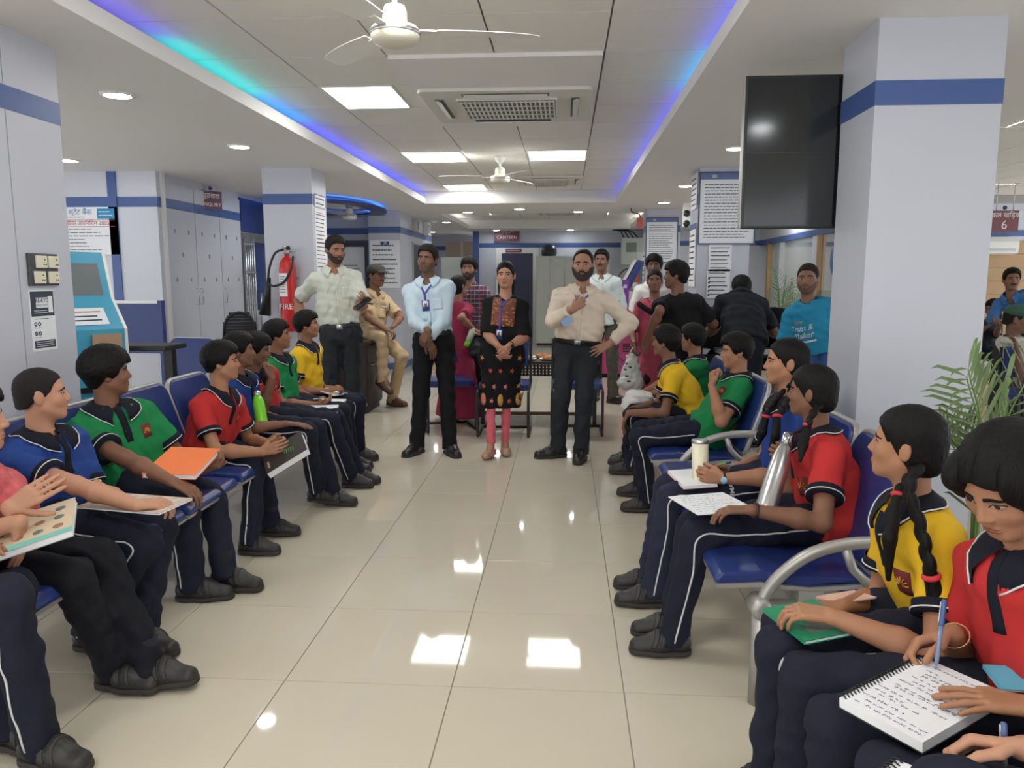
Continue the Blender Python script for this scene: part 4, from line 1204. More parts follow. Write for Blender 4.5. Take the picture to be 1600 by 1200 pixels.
J = seat('boy in green polo with fist at his mouth, leaning back, right row', A(.86,4.58,.54), 180, W(1150,549,4.60), 178,
    (W(1002,672,4.72), W(1000,684,4.46)), (WZ(1003,757,.08), WZ(1012,780,.08)), (W(1120,622,4.62), W(1112,603,4.42)), s=.90, cyaw=186, hp=-4,
    kw=dict(skin=SK1, shirtm=GREEN, seed=23, bulk=.016, hemdrop=-.10, badge=BDG, handR=dict(d=D(-.3,-.8,.1), curl=.6), handL=dict(d=D(.05,.15,1), n=D(.9,.2,0), curl=1.0)), rk=dict(armk=.98, poleL=A(-.5,-.6,-1), poleR=A(-.2,.5,-1)))
J = seat('girl in blue polo with two braids holding a cream bottle, right row', A(1.0,3.44,.53), 180, W(1228,566,3.44), 172,
    (W(1042,762,3.56), W(1050,776,3.30)), (WZ(1015,895,.08), WZ(1020,920,.08)), (W(1138,738,3.52), W(1132,748,3.22)), s=.90, hs=.89, cyaw=186, hp=0,
    kw=dict(skin=SK1, shirtm=BLUE, seed=24, bulk=.008, hair='girl', jaw=.94, nose=.95, handR=dict(d=D(-1,-.25,.1), n=D(0,-.8,-.4), curl=.6), handL=dict(d=D(-1,.25,.1), n=D(0,1,0), curl=.5), trm=cloth_mat('navy_grey', (40,43,62)), stripe='L'), rk=dict(armk=1.06, neckk=1.2))
braid(J, [J['hw']((.055,-.06,-.05)), W(1232,625,3.32), W(1212,655,3.22), W(1214,672,3.20), W(1203,708,3.20)], r=.020, tie=.66)
braid(J, [J['hw']((-.055,-.05,-.05)), W(1222,612,3.42), W(1200,640,3.36), W(1195,664,3.34), W(1184,696,3.34)], r=.019, tie=.66)
wristband(J, 'L', M_strap, dial=mat('dial_blue', srgb(150,190,215), .2), at=.0)
JB4 = J
J = seat('girl in red polo looking away and gripping a steel bottle, right row', A(1.02,2.92,.53), 180, W(1268,612,2.95), 146,
    (W(1082,822,3.04), W(1092,834,2.78)), (WZ(1052,965,.10), WZ(1052,992,.080)), (W(1243,708,3.02), W(1176,797,2.62)), s=.90, hs=.86, cyaw=176, hp=0,
    kw=dict(skin=SK3, shirtm=RED, seed=25, bulk=.010, hair='girl', jaw=.94, nose=.95, badge=(-.09,.15,.065,MAROON), girth=1.05,
            handR=dict(d=D(-.7,-.5,.2), n=D(-.4,1,0), curl=.85), handL=dict(d=D(-1,.15,-.05), n=D(0,0,-1), curl=.35), stripe='L'), rk=dict(armk=1.08, neckk=1.25))
braid(J, [J['hw']((-.060,-.05,-.05)), W(1266,655,2.82), W(1256,690,2.80), W(1250,720,2.76)], r=.019, tie=.45, tiem=mat('hair_tie_red', srgb(205,52,60), .7))
braid(J, [J['hw']((.060,-.05,-.05)), J['hw']((.075,-.02,-.15)), J['hw']((.07,.0,-.24))], r=.019, tie=.5)
wristband(J, 'L', mat('bracelet_dark', srgb(60,40,34), .6), at=.01, name='bracelet', w=.006)
JB3 = J
J = seat('girl in yellow polo with long braids and a green book on her lap, right row', A(1.0,2.0,.53), 182, W(1416,695,2.0), 146,
    (W(1222,985,2.08), W(1220,1015,1.85)), (WZ(1212,1205,.08), WZ(1200,1245,.08)), (W(1318,948,1.98), W(1302,964,1.80)), s=.86, hs=.85, cyaw=178, hp=3,
    kw=dict(skin=SK1, shirtm=YEL, seed=26, bulk=.011, hair='girl', jaw=.94, nose=.95, badge=(-.085,.15,.06,MAROON),
            handR=dict(d=D(-1,-.3,.1), n=D(0,0,-1), curl=.2), handL=dict(d=D(-1,.3,.05), n=D(0,.2,-1), curl=.45), stripe='L'), rk=dict(armk=1.1, neckk=1.2))
braid(J, [J['hw']((-.066,-.045,-.045)), W(1420,765,1.88), W(1437,820,1.82), W(1450,875,1.78), W(1456,905,1.77), W(1468,965,1.77)], r=.021, tie=.74)
braid(J, [J['hw']((.060,-.035,-.055)), W(1395,790,1.90), W(1392,828,1.88), W(1386,870,1.87), W(1388,905,1.87)], r=.018, tie=.40)
JB2 = J
J = seat('pupil in red polo bending over a spiral notebook and writing, right row', A(1.03,1.53,.53), 188, W(1574,752,1.55), 205,
    (W(1262,1062,1.75), W(1310,1132,1.57)), (WZ(1240,1290,.08), WZ(1300,1400,.08)), (W(1490,990,1.62), W(1622,1108,1.37)), s=.92, hs=.94, cyaw=196, hp=-34,
    kw=dict(skin=SK1, shirtm=RED, seed=27, bulk=.018, hair='woman', jaw=.96, nose=.97, girth=1.1, handR=dict(d=D(-.75,.0,-.25), n=D(-.1,-.6,-.8), curl=.62, thumb=.3, tcurl=.7), handL=dict(d=D(-1,.35,-.03), n=D(0,0,-1), curl=.10, splay=.35, thumb=1.), stripe=False), rk=dict(armk=1.02, neckk=1.1))
wristband(J, 'R', mat('bangle_gold', srgb(200,160,110), .3, metal=.7), at=.02, name='bangle', w=.002)
JB1 = J
on_head(J, 'hair_lock', [(Ell((.050,.052,.055),(.030,.050,.040)),0),(Ell((.072,.030,.020),(.022,.042,.050)),.03),(Ell((-.060,.034,.050),(.022,.048,.048)),.05),(Ell((-.070,.0,-.025),(.016,.05,.070)),.05),(Ell((.070,-.02,-.025),(.016,.05,.070)),.05),(Ell((0,-.02,.075),(.07,.085,.040)),.03)], M_hair, .005)
J = seat('pupil with pen and notebook cut by the lower right corner', A(1.05,1.05,.53), 186, A(.98,1.02,1.05), 200,
    (W(1396,1215,1.36), W(1486,1240,1.20)), (A(.45,1.25,.08), A(.45,1.0,.08)), (W(1604,1170,1.22), A(.72,.92,.64)), s=.92, hs=.95,
    kw=dict(skin=SK4, shirtm=cloth_mat('cyan_polo',(70,160,190)), seed=28, face=False, collarm=None, cuffs=None, handR=dict(d=D(-.9,.35,-.1), n=D(-.1,-.6,-.8), curl=.6, thumb=.3, tcurl=.6), hc=.011))
JB0 = J
# ---------------------------------------------------------------- standing staff
M_char = cloth_mat('charcoal', (42,45,50)); M_blk = cloth_mat('black_cloth', (20,21,24))
M_leather = mat('black_leather', srgb(30,29,29), .3)
LAN = mat('lanyard_ribbon', srgb(70,72,150), .5); LANR = mat('lanyard_red', srgb(150,60,80), .5)
J = rig(P=A(-1.96,6.62,.95), yaw=-75, s=1.06, hs=1.0, head=W(524,390,6.60), hyaw=-48, hpitch=-12, cyaw=-72, WR=W(470,505,6.55), WL=W(556,481,6.30), AR=A(-2.08,6.6,.085), AL=A(-1.86,6.62,.085))
person('man in pale grey short-sleeved shirt standing left, looking down and holding a phone', J, skin=(146,104,82), hair='short', bulk=.006, hairm=M_buzz, beard=(.0035,True,M_beard),
    shirtm=cloth_mat('pale_grey_shirt',(196,200,188)), sleeve=.82, tuck=True, collar='shirt', belt=True, trm=M_char, shoes='formal', shoem=M_leather, pocket=True, seed=31, hb=.0055, hc=.010,
    handL=dict(d=D(.5,-.3,.4), n=D(-.2,-.2,1), curl=.5), girth=1.02)
JM1 = J
J = rig(P=A(-1.09,6.36,.90), yaw=-88, s=1.02, hs=.99, head=W(668,405,6.36), hyaw=-104, hpitch=0, hroll=-4, WR=W(670,517,6.06), WL=W(668,530,6.12), AR=WZ(652,693,.08), AL=WZ(703,694,.08), sw=1.02)
person('man in pale blue shirt with lanyard and hands folded in front, speaking', J, skin=(116,84,66), hair='short', bulk=.007, hairm=M_buzz, beard=(.0022,True,M_stub),
    shirtm=cloth_mat('pale_blue_shirt',(190,208,220)), sleeve=1.86, tuck=True, collar='shirt', belt=True, trm=M_blk, shoes='formal', shoem=M_leather, pocket=True, seed=32, hb=.0055, hc=.010, fyR=-112, fyL=-62,
    handR=dict(d=D(-.35,0,-.5), n=D(.5,1,.2), curl=.45), handL=dict(d=D(.5,-.1,-1), n=D(-.6,.8,0), curl=.3))
wristband(J, 'L', M_steel, dial=M_steel, at=.0, r=.032)
lanyard(J, .060, -.060, .02, .115, .02, .165, LAN)
J = rig(P=A(-.505,6.16,.84), yaw=-92, s=.93, hs=.94, head=W(790,430,6.16), hyaw=-93, hpitch=0, WR=W(778,540,5.90), WL=W(796,540,5.90), AR=WZ(767,697,.09), AL=WZ(789,692,.09), sw=.88, shz=-.005)
KURTA = cloth_mat('black_kurta', (20,19,21))
person('woman in black embroidered kurta and pink leggings with hands folded', J, skin=(176,128,104), hair='woman', bulk=.007, jaw=.92, nose=.9, shirt='kurta', kurta=(.40,.128,None), shirtm=KURTA, sleeve=.98, collar=None, placket=False,
    trm=cloth_mat('pink_leggings', (222,108,122)), leg_r=.62, trouser_hem=-.03, shoes='flat', shoem=mat('beige_flats', srgb(176,140,120), .5), seed=33, hb=.0055, hc=.010, fyR=-105, fyL=-80, smile=1.,
    handR=dict(d=D(.45,-.1,-.8), n=D(.6,.8,0), curl=.5), handL=dict(d=D(-.45,-.1,-.8), n=D(-.6,.8,0), curl=.5), neckcut=.012, lips=(150,70,70))
wristband(J, 'L', M_strap, dial=M_black, at=.02)
on_head(J, 'hair_length', [(Ell((0,-.06,-.07),(.072,.045,.10)), 0), (Ell((.035,-.045,-.14),(.035,.03,.08)), .03), (Ell((-.04,-.045,-.13),(.03,.03,.08)), .03)], M_hair)
JW = J
J = rig(P=A(.10,6.20,.87), yaw=-92, s=1.02, hs=1.04, head=W(911,414,6.16), hyaw=-97, hpitch=-2, WR=W(894,484,5.82), WL=W(952,538,6.10), AR=WZ(872,698,.085), AL=WZ(908,702,.085), sw=1.10, poleR=A(-.8,.1,-1), poleL=A(1,.2,.0))
person('bearded heavy man in cream shirt, one hand on hip, holding his lanyard', J, skin=(164,120,98), hair='bald', bulk=.006, beard=(.010,True,M_beard), fullf=.004,
    shirtm=cloth_mat('cream_shirt',(216,200,182)), sleeve=1.86, tuck=True, girth=1.18, belly=1.0, collar='shirt', belt=True, trm=M_char, shoes='formal', shoem=M_leather, seed=34, hb=.0055, hc=.010, fyR=-160, fyL=-100,
    handR=dict(d=D(.8,-.1,.6), n=D(.1,1,.1), curl=.85), handL=dict(d=D(-.8,-.25,-.35), n=D(.1,.8,-.3), curl=.15, splay=.2, thumb=.9))
lanyard(J, .055, -.075, .02, .13, .03, .14, LAN, card=False)
JM3 = J
# =================================================================== FURNITURE
def bench_unit(label, c, rz, n=3, pitch=.53, arms=(), group='blue waiting benches'):
    """beam bench: local x along the seats, facing +y"""
    t = thing('waiting_bench', label, 'bench', c, rz, group)
    L = n*pitch
    for i in range(n):
        x = -L/2+pitch*(i+.5); w = pitch-.035
        sp = [(.30,.405),(.315,.425),(.29,.452),(.16,.458),(.0,.440),(-.14,.438),(-.20,.452),(-.20,.425),(.0,.405),(.16,.420)]
        so = MB().prism([(a,b) for a,b in sp], x-w/2, x+w/2, 'x').build('seat', M_vinyl, t, bevel=.012)
        MB().prism([(.305,.398),(.31,.412),(.16,.422),(.0,.408),(-.2,.428),(-.2,.415),(0,.394),(.16,.408)], x-w/2-.008, x+w/2+.008, 'x').build('seat_shell', M_silver, so)
        # rounded backrest plate
        pts = []; hw, hh, r = w/2, .205, .07
        for cx, cz, a0 in ((hw-r,hh-r,0),(-hw+r,hh-r,90),(-hw+.04,-hh+.04,180),(hw-.04,-hh+.04,270)):
            rr = r if a0 < 180 else .04
            for k in range(5): pts.append((cx+rr*math.cos(rad(a0+22.5*k)), cz+rr*math.sin(rad(a0+22.5*k))))
        R = Matrix.Rotation(rad(-18), 3, 'X').inverted() if False else Matrix.Rotation(rad(18), 3, 'X')
        cc = Vector((x,-.272,.650))
        mb = MB(); N_ = len(pts)
        v = [cc+R@Vector((a,.022-.9*a*a*.0,b)) for a,b in pts]+[cc+R@Vector((a,-.022,b)) for a,b in pts]
        mb.add(v, [tuple(range(N_)), tuple(range(2*N_-1,N_-1,-1))]+[(k,N_+k,N_+(k+1)%N_,(k+1)%N_) for k in range(N_)])
        bo = mb.build('backrest', M_vinyl, t, bevel=.010)
        MB().tube([cc+R@Vector((a*1.025,0.,b*1.025)) for a,b in pts], .013, 8, closed=True).build('backrest_rim', M_silver, bo)
        MB().tube([(x,-.16,.41),(x,-.215,.44),cc+R@Vector((0,-.03,-.1))], .02, 8).build('back_bracket', M_silver, t)
    MB().box(-L/2,L/2,-.04,.04,.33,.40).build('beam', M_silver, t)
    for e in (-1, 1):
        x = e*(L/2-.005)
        lg = MB(); lg.tube([(x,.16,.0),(x,.16,.335)], .030, 16).tube([(x,-.20,0),(x,-.20,.335)], .026, 14).box(x-.025,x+.025,-.2,.16,.325,.36)
        lg.build('leg', M_silver, t)
        if e not in arms: continue
        ar = MB()
        ar.tube(smooth_path([(x,.165,.345),(x,.12,.43),(x,.02,.52),(x,-.10,.562),(x,-.24,.572),(x,-.33,.575)], 26), .021, 12)
        ao = ar.build('armrest', M_silver, t)
        R2 = Matrix.Rotation(rad(90*e), 3, 'Y')
        MB().lathe([(.001,-.04),(.034,-.04),(.036,-.03),(.036,.03),(.030,.042),(.012,.047),(.001,.047)], c=(x,.165,.345), n=18, R=R2).build('end_knob', M_silver, ao)
        MB().tube([(x,-.10,.558),(x,-.13,.48),(x,-.2,.41)], .016, 10).build('arm_brace', M_silver, ao)
    return t
bench_unit('blue bench under the near right pupils', (.98,1.47,0), rad(90), pitch=.48)
bench_unit('blue bench with free seat showing, under the two braided girls', (.82,3.29,0), rad(90), pitch=.54, arms=(-1,))
bench_unit('blue bench under the boy with fist at mouth', (.80,5.07,0), rad(90), pitch=.54, arms=(-1,))
bench_unit('blue bench under the near left pupils', (-1.91,2.55,0), rad(-90), pitch=.53, n=4)
bench_unit('blue bench under the boy with the dark book', (-1.91,4.38,0), rad(-90), pitch=.5)
bench_unit('blue bench under the far left pupils', (-1.91,5.63,0), rad(-90), pitch=.48, n=2)
bench_unit('empty blue bench facing forward before the low partition', (-3.45,6.95,0), rad(180-12), pitch=.55, n=2, arms=(-1,1))

# ---- tubular visitor chairs
def visitor_chair(label, c, rz):
    t = thing('visitor_chair', label, 'chair', c, rz, 'blue visitor chairs')
    MB().cbox((0,0,.455), .46,.44,.06, bev=.08).build('seat', M_vinyl, t, bevel=.015)
    b = MB().cbox((0,-.235,.74), .42,.05,.26, R=Matrix.Rotation(rad(8),3,'X')).build('backrest', M_vinyl, t, bevel=.02)
    for sx in (-1, 1):
        x = sx*.23
        MB().tube(smooth_path([(x,-.24,.86),(x,-.22,.50),(x,-.20,.44)],10)+smooth_path([(x,.0,.43),(x,.20,.42),(x,.235,.36),(x,.235,.06),(x,.20,.013),(x,-.22,.013)],24), .013, 8).build('leg', M_blackm, t)
    MB().tube([(-.23,-.22,.013),(.23,-.22,.013)], .013, 8).build('floor_bar', M_blackm, t)
    return t
visitor_chair('blue seat chair with black tube frame behind the pale blue shirted man', (-1.12,7.25,0), rad(200))
visitor_chair('blue seat chair hidden behind the woman in the black kurta', (-.55,7.05,0), rad(180))
visitor_chair('blue seat chair showing between the legs of the cream shirted man', (.12,7.15,0), rad(180))

# ---- low table with food
t = thing('wicker_table', 'low dark woven table carrying plates of food behind the staff', 'table', (-.25,7.75,0))
MB().box(-.58,.58,-.30,.30,.60,.625).build('table_top', M_wood, t)
wv = MB()
for k in range(34):
    x = -.57+k*.0345; wv.box(x,x+.022,-.305,-.29,.485,.60)
for k in range(4): wv.box(-.575,.575,-.302,-.287,.49+k*.03,.503+k*.03)
wv.build('woven_apron', mat('wicker', srgb(44,34,30), .6, bump=.3), t)
for sx in (-.55,.55):
    for sy in (-.27,.27):
        MB().box(sx-.018,sx+.018,sy-.018,sy+.018,0,.60).build('leg', M_blackm, t)
MB().box(-.55,.55,-.285,-.255,.095,.125).build('stretcher', mat('rust_steel', srgb(96,58,48), .6), t)
for k, (x, y) in enumerate(((-.42,-.12),(-.12,-.14),(.10,-.12),(.32,-.10),(-.28,.12),(.02,.10),(.28,.14))):
    p = thing('plate', ('white plate on the woven table, ' + ('left end','left of centre','with fried snacks','right end','back left','back middle','back right')[k]), 'plate', (-.25+x,7.75+y,.625), group='plates on the woven table')
    MB().lathe([(.02,0),(.05,.002),(.095,.014),(.10,.018),(.093,.016),(.05,.006),(.001,.005)], n=24, cap=False).build('dish', M_white, p)
    fm = mat('fried_food', srgb(190,120,70), .7, var=.3, vscale=40) if k in (2,0,5) else mat('pale_food', srgb(214,196,160), .7, var=.2, vscale=40)
    for q in range(6):
        a = q*1.05; r = .045
        MB().lathe([(.004,-.012),(.022,-.006),(.026,.004),(.016,.016),(.003,.02)], c=(r*math.cos(a),r*math.sin(a),.02+.004*(q%3)), n=8).build('snack', fm, p)
t = thing('blue_tub', 'blue plastic tub on the woven table behind the cream shirted man', 'tub', (-.02,7.88,.625))
MB().lathe([(.06,0),(.075,.11),(.08,.115),(.072,.112),(.055,.01),(.001,.01)], n=20, cap=False).build('bowl', mat('blue_plastic', srgb(52,96,170), .35), t)
MB().lathe([(.079,.108),(.083,.112),(.083,.12),(.076,.12)], n=20, cap=False).build('rim', mat('blue_plastic', srgb(52,96,170), .35), t)

# =================================================================== WALL CABINETS, DOORS, LEFT SIDE
t = thing('wall_cabinet', 'tall pale laminate wall cabinet with hook rows along the left wall', 'cabinet', (-4.06,7.66,0))
MB().box(-.02,.0,0,1.86,0,SOF).build('carcass', M_wall, t)
ys = (.03,.64,1.25,1.84)
for i in range(3):
    d = MB().box(0,.018,ys[i]+.006,ys[i+1]-.006,.62,2.40).build('cabinet_door', M_wall, t)
    MB().box(.0165,.0195,ys[i]+.006,ys[i+1]-.006,BZ0,BZ1).build('blue_band', M_band, d)
    yh = ys[i+1]-.05 if i == 0 else ys[i]+.05
    MB().tube([(.018,yh,1.15),(.045,yh,1.15),(.045,yh,1.32),(.018,yh,1.32)], .006, 8).build('handle', M_chrome, d)
    for (a, z) in ((.25,1.92),(.75,1.92),(.5,1.68),(.25,1.42),(.75,1.42)):
        MB().box(.018,.026,ys[i]+a*.6-.008,ys[i]+a*.6+.008,z-.022,z+.022).build('hook', mat('hook_grey', srgb(150,152,160), .5), d)
    d = MB().box(0,.018,ys[i]+.006,ys[i+1]-.006,.10,.605).build('lower_door', M_wall, t)
    MB().tube([(.018,ys[i]+.30,.54),(.04,ys[i]+.30,.54),(.04,ys[i]+.42,.54),(.018,ys[i]+.42,.54)], .006, 8).build('handle', M_chrome, d)
MB().box(-.0,.022,-.03,.03,0,SOF).build('corner_strip', M_white, t)

def hang_sign(name, label, c, rz, w, h, lines, col=srgb(108,58,86), rod=.06, wr=None):
    t = thing(name, label, 'sign', c, rz)
    MB().box(-w/2,w/2,-.012,.012,-h/2,h/2).build('plate', mat('sign_%d'%int(col[0]*1e4), col, .4), t)
    MB().tube([(-w*.3,0,h/2),(-w*.3,0,h/2+rod)], .004, 6).tube([(w*.3,0,h/2),(w*.3,0,h/2+rod)], .004, 6).build('hanger', M_steel, t)
    for body, size, z in lines:
        text_on(body, size, wr or M_white, t, 0, z, y=-.0135)
    R = Matrix.Rotation(rad(90), 3, 'X')
    MB().lathe([(.001,0),(.022,0),(.022,.01),(.001,.01)], c=(0,.005,h/2+.03), n=16, R=R).build('round_emblem', mat('emblem_dark', srgb(60,70,110), .5), t)
    return t
hang_sign('hanging_sign', 'small purple hanging sign above the wall cabinet', (-4.0,8.62,2.31), rad(55), .26,.20, (('पूछताछ',.075,.045),('ENQUIRY',.055,-.05)))

# glazed entrance door beyond the cabinet
d1 = struct('door_1', MB().box(-4.075,-4.055,9.62,11.2,.05,1.92), mat('blue_glass', srgb(60,80,128), .12))
MB().box(-4.085,-4.04,9.55,11.3,1.90,2.0).box(-4.085,-4.04,9.55,9.63,0,1.92).box(-4.085,-4.04,11.2,11.3,0,1.92).build('door_frame', M_steel, d1)
MB().box(-4.09,-4.03,9.5,12.3,2.02,2.43).build('door_header', M_dblue, d1)
MB().box(-4.056,-4.052,9.64,11.2,.75,1.02).build('pale_band', mat('pale_film', srgb(190,200,215), .3), d1)
for y in (9.75, 9.95):
    MB().tube([(-4.0,y,.55),(-4.0,y,1.25)], .02, 12).build('pull_handle', M_steel, d1)
t = thing('folding_grille', 'folded steel collapsible gate gathered at the glass door', 'gate', (-4.0,9.52,0))
for k in range(5):
    x = .0+k*.022
    MB().tube([(x,k*.012,.03),(x,k*.012,1.95)], .011, 8).build('upright', M_steel, t)
for z in (.3,.7,1.1,1.5,1.85):
    MB().box(-.01,.1,-.012,.06,z,z+.02).build('link', M_steel, t)

# low partition and black ledge before the cabinet
t = thing('low_partition', 'low white partition with a blue upper panel behind the kiosk', 'partition', (-3.52,6.28,0))
MB().box(-.36,.10,0,.04,0,.80).build('white_panel', M_wall, t)
MB().box(-.36,.10,-.004,.044,.80,1.22).build('blue_panel', M_dblue, t)
MB().box(-.38,.13,-.008,.048,1.22,1.245).build('top_rail', M_white, t)
MB().box(.10,.135,-.01,.05,0,1.245).build('end_post', M_dblue, t)
t = thing('black_ledge', 'black writing ledge jutting beside the teal kiosk', 'shelf', (-2.85,5.0,0))
MB().box(-.32,.16,0,.30,.94,.975).build('ledge_top', M_black, t, bevel=.006)
MB().box(.08,.14,.12,.18,0,.94).build('post', M_blackm, t)
MB().box(-.06,.20,.05,.26,0,.03).build('foot_plate', M_blackm, t)

# teal passbook kiosk, turned towards the aisle
TEAL = mat('kiosk_teal', srgb(64,158,190), .35, var=.03)
kz = thing('kiosk', 'teal and white self-service kiosk with sloping screen behind the left pillar', 'kiosk', (-3.21,4.80,0), rad(60))
side = [(-.22,0),(.20,0),(.20,1.10),(.06,1.30),(-.02,1.60),(-.22,1.60)]          # y (towards viewer negative) profile: (depth,z)
prof = [(-a,z) for a,z in side]
MB().prism(prof, -.265, -.245, 'x').build('side_panel', M_white, kz)
MB().prism(prof, .245, .265, 'x').build('side_panel', M_white, kz)
def kslab(a, b, w, m, nm, par, off=0., th=.012, xo=0.):
    (y0,z0),(y1,z1) = a, b; d = nrm((0,y1-y0,z1-z0)); n = np.cross((1,0,0), d); n = -n if n[1] > 0 else n
    p = [A(xo-w/2,y0,z0),A(xo+w/2,y0,z0),A(xo+w/2,y1,z1),A(xo-w/2,y1,z1)]
    v = [q+n*off for q in p]+[q+n*(off-th) for q in p]
    return MB().add(v, [(0,1,2,3),(7,6,5,4),(0,4,5,1),(1,5,6,2),(2,6,7,3),(3,7,4,0)]).build(nm, m, par)
kslab((-.20,.0),(-.20,1.10),.49,TEAL,'front_panel',kz)
kslab((-.20,1.10),(-.06,1.30),.49,TEAL,'slope_panel',kz)
kslab((-.06,1.30),(.02,1.60),.49,TEAL,'screen_surround',kz)
MB().box(-.245,.245,.02,.22,1.585,1.60).build('top_panel', M_white, kz)
MB().box(-.245,.245,.20,.22,0,1.59).build('back_panel', M_white, kz)
kslab((-.052,1.315),(.004,1.525),.40,mat('kiosk_screen', srgb(118,124,126), .15),'screen',kz,off=.004)
kslab((-.18,1.13),(-.105,1.235),.28,M_paper,'paper_note',kz,off=.004,th=.003,xo=.02)
for z in (.035,.075): pass
kslab((-.1635,1.155),(-.158,1.162),.20,M_ink,'print',kz,off=.0052,th=.002,xo=.02)
kslab((-.145,1.18),(-.140,1.187),.16,M_ink,'print',kz,off=.0052,th=.002,xo=.02)
kslab((-.125,1.207),(-.120,1.214),.22,mat('print_tan', srgb(180,140,110), .8),'print',kz,off=.0052,th=.002,xo=.02)
MB().box(.02,.21,-.224,-.212,.92,1.07).build('cardboard_cover', mat('cardboard', srgb(176,146,116), .8, var=.08), kz)
MB().box(-.10,.16,-.222,-.212,.70,.735).build('card_slot', M_black, kz)
for (u, z, y) in ((-.16,1.555,.0),(-.17,1.20,-.13)):
    R = Matrix.Rotation(rad(70), 3, 'X')
    MB().lathe([(.001,0),(.034,0),(.034,.004),(.001,.004)], c=(u,y-.012,z), n=20, R=R).build('round_logo', M_white, kz)
    MB().lathe([(.018,.004),(.028,.004),(.028,.0052),(.018,.0052)], c=(u,y-.012,z), n=20, R=R, cap=False).build('logo_ring', mat('logo_red', srgb(170,70,80), .6) if z < 1.4 else mat('logo_blue', srgb(60,140,190), .6), kz)
text_on('SBI', .05, M_white, kz, -.03, 1.555, y=-.012)

# socket plate and poster on the left pillar (face looks along +X)
t = thing('socket_panel', 'dark switchboard with four cream socket plates on the left pillar', 'socket panel', (-2.383,3.385,1.465), rad(90))
MB().cbox((0,-.008,0), .195,.014,.145).build('back_plate', mat('socket_dark', srgb(66,66,72), .4), t, bevel=.004)
for i, (x, z) in enumerate(((-.028,.035),(.055,.035),(-.045,-.035),(.05,-.035))):
    p = MB().cbox((x+.008,-.018,z), .072,.008,.055).build('socket_plate', mat('cream_plastic', srgb(226,220,196), .4), t, bevel=.002)
    for a, b in ((.016,.010),(.010,-.012),(.024,-.012)):
        MB().cbox((x+.008+a,-.0225,z+b), .006,.003,.006).build('socket_hole', M_black, p)
t = board('wall_poster', 'black and white printed poster reading RE-KYC MADE EASY on the left pillar', (-2.383,3.37,1.235), .165,.275, rad(90), 'poster', th=.002)
MB().box(-.078,.078,-.0030,-.0018,.02,.132).build('dark_field', M_ink, t)
MB().box(-.045,.035,-.0040,-.0028,.058,.104).build('title_box', M_paper, t)
text_on('RE-KYC', .026, M_ink, t, -.005, .090, y=-.0044, bold=.0006)
text_on('MADE EASY', .0155, M_ink, t, -.005, .069, y=-.0044)
MB().box(.038,.068,-.0040,-.0028,.035,.110).build('phone_picture', M_paper, t)
bars(.10,.02,2,3).build('print', M_paper, t, loc=(-.01,-.0032,.040))
MB().box(-.070,.070,-.0030,-.0018,-.125,-.090).build('dark_field', M_ink, t)
bars(.12,.028,3,4).build('print', M_paper, t, loc=(0,-.0031,-.107))
for x, z in ((-.055,-.015),(-.030,-.015),(-.055,-.058),(-.030,-.058)):
    MB().lathe([(.004,0),(.010,0),(.010,.001),(.004,.001)], c=(x,-.0018,z), n=14, R=Matrix.Rotation(rad(90),3,'X'), cap=False).build('icon', M_ink, t)
    bars(.02,.008,2,5).build('print', M_ink, t, loc=(x,-.0022,z-.017))
bars(.12,.012,1,6).build('print', M_ink, t, loc=(0,-.0022,.008))

# information board on the wall, left
t = board('information_board', 'white information act board with blue and red Hindi lines on the left wall', (-4.90,7.553,1.905), .86,.47, 0, 'notice', back=M_paper)
BLUEP = mat('print_sky', srgb(40,140,190), .6)
text_on('भारतीय स्टेट बैंक', .074, mat('print_teal', srgb(50,120,160), .6), t, -.07, .185, y=-.0095)
bars(.30,.024,1,9).build('print', M_ink, t, loc=(-.03,-.0085,.135))
MB().box(.22,.40,-.0095,-.0075,.12,.22).build('blue_patch', BLUEP, t)
bars(.15,.07,2,8).build('print', M_paper, t, loc=(.31,-.0098,.170))
text_on('सूचना का अधिकार अधिनियम 2005', .056, M_redprint, t, -.02, .075, y=-.0095)
MB().box(-.42,.40,-.0092,-.008,.105,.109).box(-.42,.40,-.0092,-.008,.042,.046).build('rule_line', M_redprint, t)
for k, w in enumerate((.50,.74,.74,.30,.34,.44,.56)):
    bars(w,.028,1,20+k).build('print', M_ink, t, loc=(-.01,-.0085,.018-k*.034))

# black mesh office chair
t = thing('office_chair', 'black mesh-backed office chair behind the left pupils', 'chair', (-3.38,7.80,0), rad(200)); t.scale = (.82,.82,.98)
pts = []
for k in range(9):
    a = math.pi*k/8; pts.append((.20*math.cos(a), .50+.30*math.sin(a)**.6))
bk = MB().tube([(x,-.02-.04*(z-.5),z+.30) for x,z in pts]+[(-.17,0,.62)], .018, 8).tube([(.20,-.02,.80),(.17,0,.62),(-.17,0,.62)], .018, 8).build('back_frame', M_black, t)
ms = MB()
for k in range(14):
    z = .63+k*.034; w = .17+.03*min(1,k/4)-(.0 if k < 11 else (k-10)*.025)
    ms.box(-w,w,-.03,-.022,z,z+.0325)
ms.build('mesh_back', mat('chair_mesh', srgb(40,40,44), .7), t)
MB().cbox((0,.22,.47), .48,.46,.07, bev=.1).build('seat', M_black, t, bevel=.015)
MB().tube([(0,.2,.08),(0,.2,.45)], .028, 12).tube([(0,-.02,.47),(0,-.03,.66)], .02, 8).build('stem', M_blackm, t)
for k in range(5):
    a = 2*math.pi*k/5
    l = MB().tube([(0,.2,.10),(.28*math.cos(a),.2+.28*math.sin(a),.07)], [.025,.016], 8).build('foot_arm', M_blackm, t)
    MB().lathe([(.004,-.02),(.03,-.018),(.03,.018),(.004,.02)], c=(.28*math.cos(a),.2+.28*math.sin(a),.03), n=12, R=Matrix.Rotation(rad(90),3,'X')).build('castor', M_black, l)

